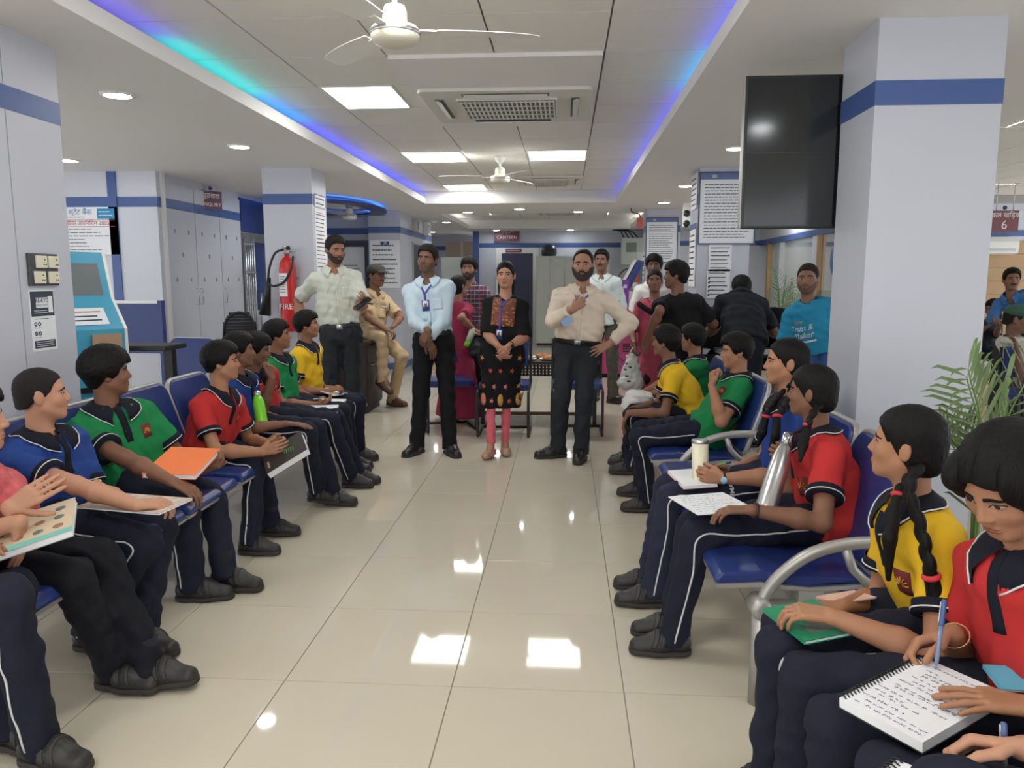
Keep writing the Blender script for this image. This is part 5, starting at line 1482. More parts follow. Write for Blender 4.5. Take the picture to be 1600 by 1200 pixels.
# fire extinguisher on the pillar
t = thing('fire_extinguisher', 'tall red fire extinguisher with black horn hanging on the left far pillar', 'extinguisher', (-2.68,7.34,.92))
MB().lathe([(.06,0),(.075,.01),(.078,.03),(.078,.60),(.070,.66),(.045,.70),(.022,.72),(.022,.74)], n=28).build('cylinder', M_red, t)
bx_ = MB().box(-.055,.02,-.081,-.074,.34,.56).build('label_plate', M_paper, t)
bars(.06,.17,7,12).build('print', mat('label_print', srgb(70,70,70), .7), t, loc=(-.018,-.082,.455))
text_on('FIRE', .075, M_white, t, .0, .24, y=-.0795)
MB().lathe([(.024,.74),(.03,.76),(.026,.80),(.014,.815)], n=14).tube([(0,0,.80),(.0,-.09,.81)], .012, 8).tube([(0,0,.775),(.0,-.085,.765)], .010, 8).tube([(.0,0,.77),(.09,-.0,.775)], .012, 8).build('valve', M_steel, t)
MB().lathe([(.001,0),(.02,0),(.02,.012),(.001,.012)], c=(.03,-.03,.80), n=14, R=Matrix.Rotation(rad(90),3,'X')).build('gauge', M_black, t)
MB().tube(smooth_path([(-.02,-.01,.79),(-.10,-.04,.75),(-.155,-.05,.62),(-.175,-.05,.50),(-.165,-.06,.46),(-.10,-.09,.44),(.0,-.10,.48),(.07,-.09,.60),(.08,-.05,.72)],40), .011, 10).build('hose', M_black, t)
MB().tube([(-.165,-.05,.52),(-.178,-.05,.42),(-.22,-.055,.16)], [.018,.026,.058], 18).build('discharge_horn', M_black, t)
MB().box(-.09,.09,.02,.075,.52,.55).build('wall_bracket', M_steel, t)
t = thing('black_helmet', 'black motorcycle helmet hanging against the glass door', 'helmet', (-3.55,9.35,0))
MB().lathe([(.001,1.30),(.08,1.31),(.125,1.37),(.14,1.45),(.125,1.53),(.075,1.58),(.001,1.59)], n=22).build('shell', M_black, t)
MB().box(-.09,.09,-.142,-.11,1.40,1.50).build('visor', mat('visor_dark', srgb(40,44,54), .1), t, bevel=.01)
MB().tube([(0,.06,.02),(0,.06,1.33)], .02, 10).lathe([(.16,0),(.16,.02),(.02,.03)], c=(0,.06,0), n=20).build('stand_pole', M_steel, t)

# notices on the far left pillar side, block and dark case
def notice(name, label, c, w, h, rz, n=10, seed=1, head=None, red=False, title=None, frame=None):
    t = board(name, label, c, w, h, rz, 'notice', frame=frame, fw=.014, headcol=head, headh=h*.09 if head else 0)
    z0 = h/2-(h*.14 if head else h*.06)
    if title: text_on(title, h*.06, M_white if head else M_ink, t, -w*.25 if head else 0, h/2-h*.047, y=-.0115)
    bars(w*.84, z0+h/2-h*.06, n, seed).build('print', M_ink, t, loc=(0,-.0085,(z0-h/2+h*.06)/2))
    if red:
        bars(w*.84, h*.035, 1, seed+3).build('print', M_redprint, t, loc=(0,-.0095,h/2-h*.06))
        bars(w*.84, h*.035, 1, seed+4).build('print', M_redprint, t, loc=(0,-.0095,-h*.02))
    return t
notice('notice_board', 'narrow white notice with red lines on the side of the left far pillar', (-2.44,7.64,1.80), .34,.62, rad(90), 14, 31, red=True)
notice('notice_header', 'small purple plate above the red-lined notice on the left far pillar', (-2.438,7.64,2.19), .32,.12, rad(90), 2, 32, head=mat('head_purple', srgb(120,110,150), .5))
t = notice('notice_board', 'white Hindi complaint notice with dark logo on the wall block beyond the policeman', (-2.82,12.045,1.66), .47,.74, 0, 9, 33)
MB().box(-.07,.07,-.0105,-.007,.30,.35).build('logo_plate', M_dblue, t)
text_on('SBI', .045, M_white, t, .01, .325, y=-.0115)
t = thing('notice_case', 'dark framed notice case with a pale sheet beyond the grey shirted man', 'notice', (-3.42,12.34,1.62))
MB().box(-.34,.34,-.03,0,-.42,.42).build('case', mat('case_dark', srgb(46,52,76), .3), t)
MB().box(-.30,.20,-.034,-.03,-.38,.32).build('sheet', M_paper, t)
bars(.40,.10,2,35).build('print', M_ink, t, loc=(-.05,-.035,.0))
MB().lathe([(.001,0),(.018,0),(.018,.012),(.001,.012)], c=(.27,-.03,-.06), n=14, R=Matrix.Rotation(rad(90),3,'X')).build('lock', M_steel, t)
for nm, lb, y, z, w, h, m in (('wall_clock_box','small grey box high on the wall block, nearer one',13.1,2.32,.16,.2,M_silver),('wall_speaker','pale wall box high on the wall block, further one',14.2,2.34,.22,.24,M_white)):
    t = thing(nm, lb, 'wall box', (-2.575,y,z), rad(90))
    MB().box(-w/2,w/2,-.09,0,-h/2,h/2).build('housing', m, t, bevel=.01)
    MB().box(-w*.35,w*.35,-.094,-.088,-h*.3,h*.3).build('front', mat('front_grey', srgb(120,122,130), .5), t)
d = struct('door_2', MB().box(-2.574,-2.56,13.0,13.9,0,2.02), mat('dark_door', srgb(58,62,72), .4))
MB().box(-2.575,-2.55,12.95,13.0,0,2.05).box(-2.575,-2.55,13.9,13.95,0,2.05).build('door_frame', M_silver, d)

# dark desk the policeman sits on
t = thing('dark_desk', 'dark wood cabinet desk on whose corner the policeman sits', 'desk', (-2.46,8.25,0))
MB().box(-.40,.40,-.33,.33,.74,.775).build('desk_top', M_wood, t, bevel=.004)
MB().box(-.38,.38,-.31,.31,.06,.74).build('carcass', M_wood, t)
MB().box(-.36,.36,-.29,.29,0,.06).build('plinth', M_black, t)
dd = MB().box(-.37,.37,-.322,-.31,.08,.73).build('front_panel', M_wood, t)
dd = MB().box(.38,.392,-.30,.30,.08,.73).build('side_door', M_wood, t)
MB().tube([(.392,-.2,.52),(.42,-.2,.52),(.42,-.08,.52),(.392,-.08,.52)], .006, 8).build('handle', M_steel, dd)
t = thing('floor_step', 'low beige step against the wall block by the policeman', 'step', (-2.05,12.0,0))
MB().box(-.3,.55,0,.5,0,.10).build('riser', mat('step_stone', srgb(186,168,146), .6), t)
MB().box(-.32,.57,-.02,.5,.10,.125).build('tread', mat('step_tread', srgb(206,190,168), .5), t)

# =================================================================== BACK WALL
d = struct('door_3', MB().box(-1.42,-.72,17.35,17.40,.02,2.0), mat('canteen_door', srgb(48,52,84), .4))
MB().box(-1.55,-1.42,17.33,17.40,0,2.0).box(-.72,-.60,17.33,17.40,0,2.0).box(-1.55,-.60,17.33,17.40,2.0,2.12).build('door_frame', M_white, d)
hang_sign('canteen_sign', 'small maroon CANTEEN sign above the far door', (-1.30,17.30,2.42), 0, .56,.30, (('कैन्टीन',.12,.06),('CANTEEN',.10,-.07)), col=srgb(120,60,74), wr=M_paper)
t = board('door_plate', 'narrow maroon plate on the canteen door frame', (-1.15,17.325,2.06), .36,.08, 0, 'sign', back=mat('plate_maroon', srgb(128,72,86), .5))
bars(.30,.03,1,50).build('print', M_paper, t, loc=(0,-.009,0))
GREY = mat('steel_cupboard', srgb(206,210,200), .4)
for k, (x0, x1, lb) in enumerate(((-.62,-.02,'left'),(-.01,.59,'middle'),(.60,.95,'right'))):
    t = thing('steel_cupboard', lb+' steel cupboard against the back wall, pale grey green', 'cupboard', ((x0+x1)/2,16.9,0), group='steel cupboards along the back wall')
    w = (x1-x0)
    MB().box(-w/2,w/2,-.22,.22,.05,1.92).build('carcass', GREY, t)
    MB().box(-w/2+.02,w/2-.02,-.2,.2,0,.05).build('base', M_black, t)
    n = 2 if w > .4 else 1
    for i in range(n):
        a = -w/2+.008+i*(w-.01)/n
        dd = MB().box(a,a+(w-.02)/n-.004,-.236,-.22,.08,1.90).build('cupboard_door', GREY, t)
        hx = a+(w/n-.06 if i == 0 else .03)
        MB().box(hx,hx+.015,-.25,-.236,.95,1.08).build('handle', M_steel, dd)
t = thing('helmet', 'dark helmet lying on top of the steel cupboards', 'helmet', (-.35,16.85,1.92))
MB().lathe([(.15,0),(.17,.06),(.165,.14),(.13,.22),(.07,.26),(.001,.27)], n=20).build('shell', mat('helmet_grey', srgb(60,66,72), .3), t)
MB().box(-.12,.12,-.185,-.12,.05,.13).build('visor', M_black, t, bevel=.01)
t = thing('rolled_charts', 'pale rolled sheets lying on top of the steel cupboards', 'paper roll', (.55,16.85,1.92))
for k in range(3): MB().tube([(-.3,-.1+k*.06,.03),(.32,-.12+k*.07,.03)], .028, 10).build('roll', M_paper if k else M_white, t)
t = thing('meter_box', 'grey green electric meter box on the back right wall', 'meter box', (1.45,16.88,2.02))
MB().box(-.26,.26,-.16,0,-.28,.28).build('box', mat('meter_green', srgb(196,206,198), .4), t, bevel=.01)
MB().box(-.16,.06,-.166,-.15,-.02,.18).build('window', mat('meter_window', srgb(120,132,128), .15), t)
MB().box(.08,.2,-.165,-.15,-.2,-.02).build('label', M_white, t)
cab = MB()
for k in range(4): cab.tube(smooth_path([(-.2+.1*k,-.05,.28),(-.28+.08*k,-.05,.42),(-.45+.05*k,-.05,.46+.01*k)],12), .013, 6)
cab.build('cables', M_black, t)
t = thing('wall_extinguisher', 'small orange extinguisher hanging under the meter box', 'extinguisher', (1.50,16.80,1.12))
MB().lathe([(.06,0),(.075,.02),(.075,.36),(.05,.44),(.02,.46)], n=18).build('cylinder', mat('ext_orange', srgb(206,84,48), .35), t)
MB().box(-.06,.06,-.079,-.07,.08,.24).build('label_plate', M_paper, t)
MB().lathe([(.02,.46),(.035,.48),(.02,.54)], n=12).tube([(0,0,.52),(0,-.1,.53)], .012, 6).build('valve', M_steel, t)
MB().tube(smooth_path([(0,.0,.50),(-.2,0,.52),(-.34,.0,.38),(-.36,.0,.15)],16), .014, 8).build('hose', mat('hose_brown', srgb(110,80,70), .6), t)
t = thing('tall_cupboard', 'pale cupboard in the far left corridor carrying a brown carton', 'cupboard', (-2.45,18.6,0))
MB().box(-.5,.45,-.3,.3,.05,1.95).build('carcass', GREY, t); MB().box(-.48,.43,-.28,.28,0,.05).build('base', M_black, t)
MB().box(-.48,-.03,-.315,-.3,.08,1.92).build('cupboard_door', GREY, t); MB().box(-.02,.43,-.315,-.3,.08,1.92).build('cupboard_door', GREY, t)
t = thing('carton', 'brown carton on top of the far corridor cupboard', 'box', (-2.45,18.6,1.95))
MB().box(-.38,.38,-.25,.25,0,.36).build('box', mat('carton_brown', srgb(150,132,118), .8), t); MB().box(-.03,.03,-.252,.252,-.001,.362).build('tape', mat('tape', srgb(176,158,136), .4), t)

# =================================================================== RIGHT SIDE
# dark display hung beside the right pillar
t = thing('hanging_display', 'large dark hanging display screen beside the big right pillar', 'display', (1.30,3.86,2.02))
MB().box(-.455,.42,0,.05,-.355,.355).build('casing', mat('display_case', srgb(34,36,38), .35), t, bevel=.006)
MB().box(-.442,.41,-.004,.0,.004,.342).build('upper_panel', mat('display_glass', srgb(26,32,34), .12, spec=.6), t)
MB().box(-.442,.41,-.004,.0,-.342,-.003).build('lower_panel', mat('display_glass', srgb(26,32,34), .12, spec=.6), t)
MB().box(-.459,-.455,.0,.05,-.355,.355).build('edge_trim', M_silver, t)
MB().box(.0,.3,-.03,.0,-.12,.12).build('wall_bracket', M_blackm, t)
# framed notices on the right far pillars
HB = mat('head_blue', srgb(98,112,160), .5)
notice('framed_notice', 'large framed notice board with blue header on the pillar left of the display', (1.55,7.682,2.10), .52,.66, 0, 18, 41, head=HB, title='SBI', frame=mat('frame_navy', srgb(70,78,110), .4))
notice('paper_notice', 'plain pale sheet below the framed notice on the pillar', (1.50,7.684,1.63), .22,.26, 0, 6, 42)
t = notice('paper_notice', 'printed sheet with round icons low on the notice pillar', (1.49,7.684,1.38), .22,.28, 0, 6, 43, title='SBI')
for k in range(5): MB().lathe([(.001,0),(.010,0),(.010,.0012),(.001,.0012)], c=(-.09,-.0085,.05-k*.04), n=12, R=Matrix.Rotation(rad(90),3,'X')).build('icon', M_ink, t)
notice('side_notice', 'tall notice on the left side of the notice pillar', (1.278,7.93,1.66), .36,.62, rad(-90), 9, 44, head=HB)
notice('side_notice', 'pale notice high on the left side of the notice pillar', (1.278,7.93,2.28), .34,.34, rad(-90), 6, 45)
notice('framed_notice', 'framed notice board with blue header on the furthest right pillar', (1.47,12.09,2.02), .46,.66, 0, 16, 46, head=HB, title='SBI', frame=mat('frame_navy', srgb(70,78,110), .4))
notice('paper_notice', 'small white paper pinned below, left side of the furthest right pillar', (1.232,12.32,1.6), .28,.5, rad(-90), 6, 47)
t = thing('alarm_box', 'tiny red alarm box hanging from the ceiling by the furthest notice', 'alarm', (1.12,11.9,2.28))
MB().box(-.045,.045,-.03,.03,-.09,.06).build('housing', mat('alarm_red', srgb(190,70,62), .4), t, bevel=.006)
MB().tube(smooth_path([(0,0,.06),(-.02,0,.12),(-.12,0,.14),(-.14,0,.205)],12), .007, 6).build('cable', M_black, t)
t = thing('security_camera', 'small pair of dark ceiling cameras near the notice pillar', 'camera', (1.70,11.2,2.36))
for k in (0,1):
    MB().lathe([(.001,-.04),(.045,-.04),(.05,0),(.045,.04),(.001,.04)], c=(0,0,-.02-.14*k), n=14, R=Matrix.Rotation(rad(80),3,'X')).build('lens', M_black, t)
MB().box(-.05,.08,-.02,.06,-.2,.125).build('mount', M_white, t)
# writing counter before the notice pillar
t = thing('writing_counter', 'black writing counter with paper trays where two men lean', 'counter', (1.42,7.28,0))
MB().box(-.42,.62,-.22,.30,.96,.99).build('counter_top', M_black, t)
MB().box(-.40,.60,.24,.28,.55,1.16).build('back_board', M_black, t)
MB().box(-.42,.62,-.22,.30,.72,.745).build('lower_shelf', M_black, t)
for x in (-.40,.60): MB().box(x-.015,x+.015,-.20,.28,0,1.16).build('side_panel', M_black, t)
for k, x in enumerate((-.22,.10,.42)):
    p = thing('paper_stack', ('left','middle','right')[k]+' stack of forms on the shelf of the black counter', 'papers', (1.42+x,7.24,.745), group='form stacks on the counter')
    for q in range(4): MB().cbox((.004*q,.003*q,.006+.011*q), .21,.26,.010, R=Matrix.Rotation(.05*q,3,'Z')).build('sheet', M_paper, p)
# pink kiosk and tilted terminal
PINK = mat('kiosk_pink', srgb(168,58,104), .4); PURP = mat('kiosk_purple', srgb(120,60,150), .35)
t = thing('pink_kiosk', 'pink and purple cheque drop kiosk behind the cream shirted man', 'kiosk', (.82,11.2,0))
MB().prism([(-.28,.06),(.30,.06),(.30,.78),(.12,1.05),(-.28,1.05)], 0, .45, 'y').build('lower_body', PINK, t)
MB().box(-.28,.10,.05,.45,1.05,1.42).build('upper_body', PURP, t)
MB().box(-.29,.31,-.01,.46,0,.06).build('plinth', M_navyc, t)
for k in range(4): MB().box(.02,.12,-.006,.0,.38+k*.035,.40+k*.035).build('vent', M_black, t)
for k, (x, z) in enumerate(((-.1,1.12),(-.02,1.2),(.02,1.3),(-.16,1.28),(-.2,1.15))): MB().box(x,x+.05,.042,.05,z,z+.05).build('pattern', mat('kiosk_print', srgb(200,190,220), .5), t)
t = thing('tilted_terminal', 'white and navy tilted touch terminal on a stand beside the cream shirted man', 'terminal', (.96,11.75,0))
Rt = Matrix.Rotation(rad(28), 3, 'Y')
MB().cbox((.02,0,1.42), .10,.30,.62, R=Rt).build('terminal_back', M_dblue, t, bevel=.01)
MB().cbox((-.05,0,1.46), .03,.26,.56, R=Rt).build('terminal_face', M_white, t, bevel=.005)
MB().cbox((-.068,0,1.42), .006,.16,.20, R=Rt).build('terminal_screen', mat('screen_dark', srgb(60,66,72), .2), t)
MB().box(-.06,.06,-.08,.08,0,1.25).build('stand', M_white, t); MB().box(-.18,.18,-.18,.18,0,.03).build('base', M_silver, t)

# window sign 6, split air conditioner, counters at the far right
t = hang_sign('window_sign', 'maroon hanging sign with Hindi line and the number 6 at far right', (4.83,9.0,2.06), 0, .30,.23, (('एकल खिड़की',.075,.062),('6',.14,-.045)), col=srgb(124,66,76), rod=.30)
t = thing('split_air_conditioner', 'white split air conditioner on the wooden far right wall', 'air conditioner', (6.95,13.58,1.98))
MB().prism([(-.22,-.02),(-.20,-.13),(-.05,-.15),(0,-.15),(0,.14),(-.18,.14),(-.22,.06)], -.5,.5,'x').build('housing', M_white, t, bevel=.01)
for k in range(3): MB().box(-.45,.45,-.215,-.205+.0,-.10+k*.02,-.092+k*.02).build('louver', mat('louver_grey', srgb(170,172,176), .5), t)
t = thing('service_counter', 'dark service counter at far right with a computer', 'counter', (5.0,8.4,0))
MB().box(-.35,1.6,-.3,.3,.74,.78).build('counter_top', M_wood, t); MB().box(-.33,1.58,-.25,-.22,0,.74).build('front_panel', M_wood, t); MB().box(-.35,-.31,-.28,.28,0,.74).build('side_panel', M_black, t)
t = thing('monitor', 'black computer monitor on the far right service counter', 'monitor', (5.55,8.3,.78))
MB().box(-.26,.26,-.02,.02,.12,.46).build('screen_case', M_black, t); MB().box(-.03,.03,-.01,.03,0,.14).build('neck', M_black, t); MB().box(-.12,.12,-.08,.08,0,.015).build('foot', M_black, t)
visitor_chair('blue visitor chair at far right under the man in the green cap', (3.98,6.75,0), rad(-35))

# =================================================================== CEILING THINGS
def cassette(label, x, y, z, sx=.84, sy=.84):
    t = thing('cassette_air_conditioner', label, 'air conditioner', (x,y,z), group='cassette air conditioners in the ceiling')
    CW = mat('cassette_white', srgb(222,220,212), .5)
    MB().cbox((0,0,-.012), sx,sy,.024, bev=.05).build('face_plate', CW, t, bevel=.006)
    MB().cbox((0,0,-.030), sx*.60,sy*.60,.016, bev=.02).build('grille_frame', CW, t, bevel=.004)
    for k in range(21):
        xx = -sx*.275+k*sx*.55/20
        MB().box(xx-.006,xx+.006,-sy*.275,sy*.275,-.047,-.036).build('grille_slat', CW, t)
    for k in range(5):
        yy = -sy*.26+k*sy*.52/4
        MB().box(-sx*.28,sx*.28,yy-.005,yy+.005,-.046,-.037).build('grille_slat', CW, t)
    MB().cbox((0,0,-.0395), sx*.57,sy*.57,.002).build('filter', mat('filter_grey', srgb(120,122,120), .8), t)
    for a in range(4):
        R = Matrix.Rotation(a*math.pi/2, 3, 'Z'); d = (sy if a % 2 == 0 else sx)*.40
        f = MB(); f.cbox(R@Vector((0,d,-.027)), sx*.50 if a % 2 == 0 else sx*.50, .055, .008, R=R)
        f.build('air_slot', mat('slot_dark', srgb(96,98,98), .6), t)
        f = MB(); f.cbox(R@Vector((0,d+.006,-.036)), sx*.48,.040,.006, R=R@Matrix.Rotation(rad(20),3,'X'))
        f.build('flap', CW, t)
    return t
cassette('near ceiling cassette air conditioner with square grille', -.40,5.60,CEIL-.03,1.14,1.0)
cassette('far ceiling cassette air conditioner beyond the second fan', -.20,9.9,CEIL-.01)
cassette('most distant ceiling cassette air conditioner in the far recess', -.10,14.6,CEIL-.01,.95,.7)
def fan(label, x, y, z, zc, a0, r=.60, col=M_white):
    t = thing('ceiling_fan', label, 'fan', (x,y,z), group='white ceiling fans')
    MB().tube([(0,0,.06),(0,0,zc-z)], .012, 10).build('rod', col, t)
    MB().lathe([(.012,zc-z-.09),(.05,zc-z-.05),(.06,zc-z-.002)], n=20).build('canopy', col, t)
    MB().lathe([(.001,-.052),(.06,-.05),(.092,-.038),(.102,-.018),(.104,.008),(.092,.022),(.06,.030),(.052,.04),(.05,.085),(.042,.105),(.014,.112)], n=32).build('motor', mat('fan_cream', srgb(226,222,204), .4), t)
    MB().lathe([(.1045,-.010),(.107,-.006),(.107,.002),(.1045,.006)], n=32, cap=False).build('trim_ring', M_steel, t)
    for k in range(3):
        a = rad(a0+120*k); c, s_ = math.cos(a), math.sin(a)
        def q(d, w, zz): return (d*c-w*s_, d*s_+w*c, zz)
        MB().add([q(.09,-.02,.012),q(.09,.02,.012),q(.19,.022,.012),q(.19,-.022,.012),q(.09,-.02,.006),q(.09,.02,.006),q(.19,.022,.006),q(.19,-.022,.006)],
                 [(0,1,2,3),(7,6,5,4),(0,4,5,1),(1,5,6,2),(2,6,7,3),(3,7,4,0)]).build('blade_bracket', col, t)
        v = []; n_ = 8
        for i in range(n_+1):
            d = .17+(r-.17)*i/n_; w = .052+.014*math.sin(math.pi*i/n_)*1.2-(.012 if i == n_ else 0)
            v += [q(d,-w,.000),q(d,w,.018),q(d,w,.022),q(d,-w,.004)]
        f = [(0,1,2,3),(4*n_+3,4*n_+2,4*n_+1,4*n_)]
        for i in range(n_):
            b = 4*i
            f += [(b,b+4,b+5,b+1),(b+1,b+5,b+6,b+2),(b+2,b+6,b+7,b+3),(b+3,b+7,b+4,b)]
        MB().add(v, f).build('blade', col, t)
    return t
fan('near white ceiling fan cut by the top edge of the picture', -.71,3.30,2.43,CEIL,12)
fan('second white ceiling fan hanging over the standing staff', -.67,8.0,2.44,CEIL,182,.62)
fan('distant white ceiling fan under the blue oval recess', -3.05,10.9,2.31,SOF,20,.55,M_silver)

# =================================================================== PLANTS
def palm(label, c, n, hgt, seed, m, spread=.45, pot=True):
    r = random.Random(seed); t = thing('potted_palm', label, 'plant', c)
    if pot:
        MB().lathe([(.10,0),(.11,.01),(.15,.26),(.16,.28),(.15,.285),(.14,.26),(.001,.26)], n=24, cap=False).build('pot', mat('pot_brown', srgb(120,86,66), .7), t)
        MB().lathe([(.001,.25),(.138,.255),(.14,.25)], n=20, cap=False).build('soil', mat('soil', srgb(60,46,36), .9), t)
    for k in range(n):
        a = r.uniform(0, 2*math.pi); lean = r.uniform(.15,1)*spread; H_ = hgt*r.uniform(.75,1.05)
        base = A(.04*math.cos(a),.04*math.sin(a),.26)
        tip = A(lean*math.cos(a), lean*math.sin(a), H_); mid = A(lean*.30*math.cos(a), lean*.30*math.sin(a), .26+(H_-.26)*.68)
        path = smooth_path([base, mid, tip], 14)
        st = MB().tube(path, np.linspace(.006,.0025,len(path)), 6).build('stem', mat('palm_stem', srgb(112,142,72), .5), t)
        for i in range(5, len(path)):
            p = path[i]; d = nrm(path[min(i+1,len(path)-1)]-path[i-1])
            sd = nrm(np.cross(d, (math.cos(a+1.2),math.sin(a+1.2),.2)))
            for sg in (-1, 1):
                L_ = .21*math.sin(math.pi*(.22+.62*(i-4)/(len(path)-4)))*r.uniform(.8,1.1)
                e = nrm(d*.85+sd*sg*.75+A(0,0,-.10)); wv_ = nrm(np.cross(e, A(math.cos(a),math.sin(a),.5)))*.0075
                v = [p, p+e*L_*.35+wv_, p+e*L_*.8+wv_*.7+A(0,0,-.01), p+e*L_+A(0,0,-.03), p+e*L_*.8-wv_*.7+A(0,0,-.01), p+e*L_*.35-wv_, p+e*L_*.4+A(0,0,.004), p+e*L_*.8+A(0,0,-.004)]
                MB().add(v, [(0,1,6),(1,2,7,6),(2,3,7),(3,4,7),(4,5,6,7),(5,0,6)], True).build('leaflet', m, t)
    return t
PALM = mat('palm_leaf', srgb(104,128,78), .45, var=.25, vscale=8)
palm('potted palm with narrow leaves before the big right pillar', (1.52,2.80,0), 9, 1.14, 5, PALM, .34)
palm('distant potted plant seen at the glass partition', (3.45,12.6,0), 8, 1.5, 8, mat('palm_far', srgb(120,150,110), .5), .5)

# =================================================================== THINGS HELD OR LYING ON LAPS
def slab_frame(Ao, B, Dv):
    Ao, B, Dv = A(*Ao), A(*B), A(*Dv); ax = B-Ao; w = np.linalg.norm(ax); ax /= w
    ay = Dv-Ao; ay = ay-ax*np.dot(ay, ax); h = np.linalg.norm(ay); ay /= h
    n = np.cross(ax, ay); 
    return Ao, ax, ay, n, w, h
def slab_thing(name, label, cat, Ao, B, Dv, group=None):
    Ao, ax, ay, n, w, h = slab_frame(Ao, B, Dv)
    t = thing(name, label, cat, tuple(Ao), 0, group)
    t.rotation_mode = 'QUATERNION'
    t.rotation_quaternion = Matrix((ax, ay, n)).transposed().to_quaternion()
    return t, w, h          # local: x along AB, y along AD, z normal
def notebook(name, label, Ao, B, Dv, th=.012, cover=None, cover_top=None, lines=0, spiral=False, seed=1, ink=None, group=None, cat='notebook'):
    t, w, h = slab_thing(name, label, cat, Ao, B, Dv, group)
    if cover: MB().box(0,w,0,h,-th,-th+.002).build('back_cover', cover, t)
    MB().box(.002,w-.002,.002,h-.002,-th+.002,0).build('pages', M_paper, t)
    if cover_top: MB().box(0,w,0,h,0,.0022).box(-.001,.001,0,h,-th,.0022).build('front_cover', cover_top, t)
    if lines:
        r = random.Random(seed); mb = MB()
        for k in range(lines):
            y = h*(.94-.88*(k+.5)/lines)+r.uniform(-.004,.004); x = w*.08+r.random()*w*.2; end = w*(.92 if r.random() < .5 else r.uniform(.35,.8)); sl = r.uniform(-.02,.05)
            while x < end:
                L_ = r.uniform(.02,.06)*w*1.6; m = int(L_/.0035)+3; x2 = min(x+L_, end)
                pts = [(x+(x2-x)*i/m, y-sl*x+(.0026 if i % 2 else -.0018)*r.uniform(.2,1.5), .0006) for i in range(m+1)]
                mb.tube(pts, .0005, 3, cap=False); x = x2+w*r.uniform(.015,.06)
        if lines: mb.build('handwriting', ink or M_inkb, t)
    if spiral:
        sp = MB(); k = 0; y = .008
        while y < h-.006:
            sp.tube([(.013*math.cos(q)+.004, y+.001*q, -th/2+(th/2+.005)*math.sin(q)) for q in np.linspace(0,2*math.pi,11)], .0018, 5, cap=False)
            y += .0098
        sp.build('spiral_wire', M_black, t)
    return t, w, h
def bottle(name, label, base, top, prof, mats_, parts):
    """prof pieces given along the bottle length; parts = names"""
    base, top = A(*base), A(*top); L_ = np.linalg.norm(top-base)
    t = thing(name, label, 'bottle', tuple(base)); t.rotation_mode = 'QUATERNION'
    t.rotation_quaternion = Vector(top-base).to_track_quat('Z', 'Y')
    for p, m, nm in zip(prof, mats_, parts):
        MB().lathe([(r, z*L_) for r, z in p], n=26).build(nm, m, t)
    return t
# left row
t, w, h = notebook('thick_book', 'thick dark book with green bars held by the red shirted boy', W(417,741,3.72), W(480,702,3.78), W(409,711,3.88), th=.036, cover=mat('book_dark', srgb(52,48,44), .5), cover_top=mat('book_dark', srgb(52,48,44), .5), cat='book')
for k in range(5): MB().box(w*.50+k*.012,w*.50+k*.012+.0035,h*(.40-.02*k),h*(.68-.045*k),.0022,.003).build('green_bar', mat('book_green', srgb(96,176,84), .6), t)
MB().box(w*.07,w*.12,h*.18,h*.48,.0022,.003).build('label', mat('book_label', srgb(170,150,130), .6), t)
ORG = mat('folder_orange', srgb(236,120,58), .55, var=.06, bump=.1, bscale=20)
t, w, h = notebook('orange_folder', 'orange paper folder with white sheets held by the green shirted boy', W(222,740,3.02), W(305,743,3.04), W(278,699,3.32), th=.020, cover_top=ORG, cover=ORG, cat='folder')
t, w, h = notebook('magazine', 'printed magazine on the lap of the cropped-hair boy', W(120,792,2.62), W(248,803,2.52), W(180,770,2.78), th=.008, cover_top=mat('magazine', srgb(196,180,168), .5, var=.5, vscale=35), cat='magazine')
t, w, h = notebook('patterned_book', 'hardback with teal and cream patterned cover at the left edge', W(-70,890,1.98), W(112,829,2.12), W(-20,822,2.22), th=.020, cover=mat('book_back', srgb(150,150,150), .6), cover_top=mat('book_cream', srgb(206,188,160), .5), cat='book')
MB().box(0,w,0,h*.12,.0022,.0028).build('teal_edge', mat('book_teal', srgb(110,190,180), .5), t)
r_ = random.Random(3)
for i in range(5):
    for j in range(3):
        x, y = w*(.08+.18*i), h*(.2+.26*j)
        mm = (mat('pat_rose', srgb(160,80,80), .6), mat('pat_grey', srgb(110,116,112), .6), mat('pat_teal', srgb(96,170,165), .6), mat('pat_brown', srgb(150,112,88), .6))[r_.randrange(4)]
        MB().lathe([(.006,0),(.015,0),(.015,.0006),(.006,.0006)], c=(x+.02,y+.015,.0024), n=14, cap=False).box(x+.014,x+.026,y+.010,y+.020,.0023,.003).build('pattern', mm, t)
notebook('dark_notebook', 'black notebook lying on the laps of the far left pupils', W(455,650,4.86), W(507,652,4.82), W(462,640,5.08), th=.010, cover_top=M_black, cover=M_black)
notebook('open_papers', 'open printed booklet held by the far green shirted boy', W(470,637,5.12), W(524,638,5.12), W(466,622,5.40), th=.010, lines=8, seed=3, ink=M_ink, cover=M_paper, cat='papers')
notebook('notepad', 'small white notepad on the lap of the yellow shirted boy at far left', W(492,608,5.62), W(522,618,5.58), W(500,600,5.85), th=.008, cover=M_dblue)
bottle('green_bottle', 'bright green water bottle with steel cap on the left row', W(410,664,4.32), W(401,612,4.42),
       [[(.028,0),(.033,.01),(.034,.05),(.034,.62),(.030,.74),(.021,.86)],[(.020,.86),(.021,.87),(.021,.985),(.017,1.0)]], [mat('bottle_green', srgb(120,205,40), .35), M_steel], ['bottle_body','cap'])
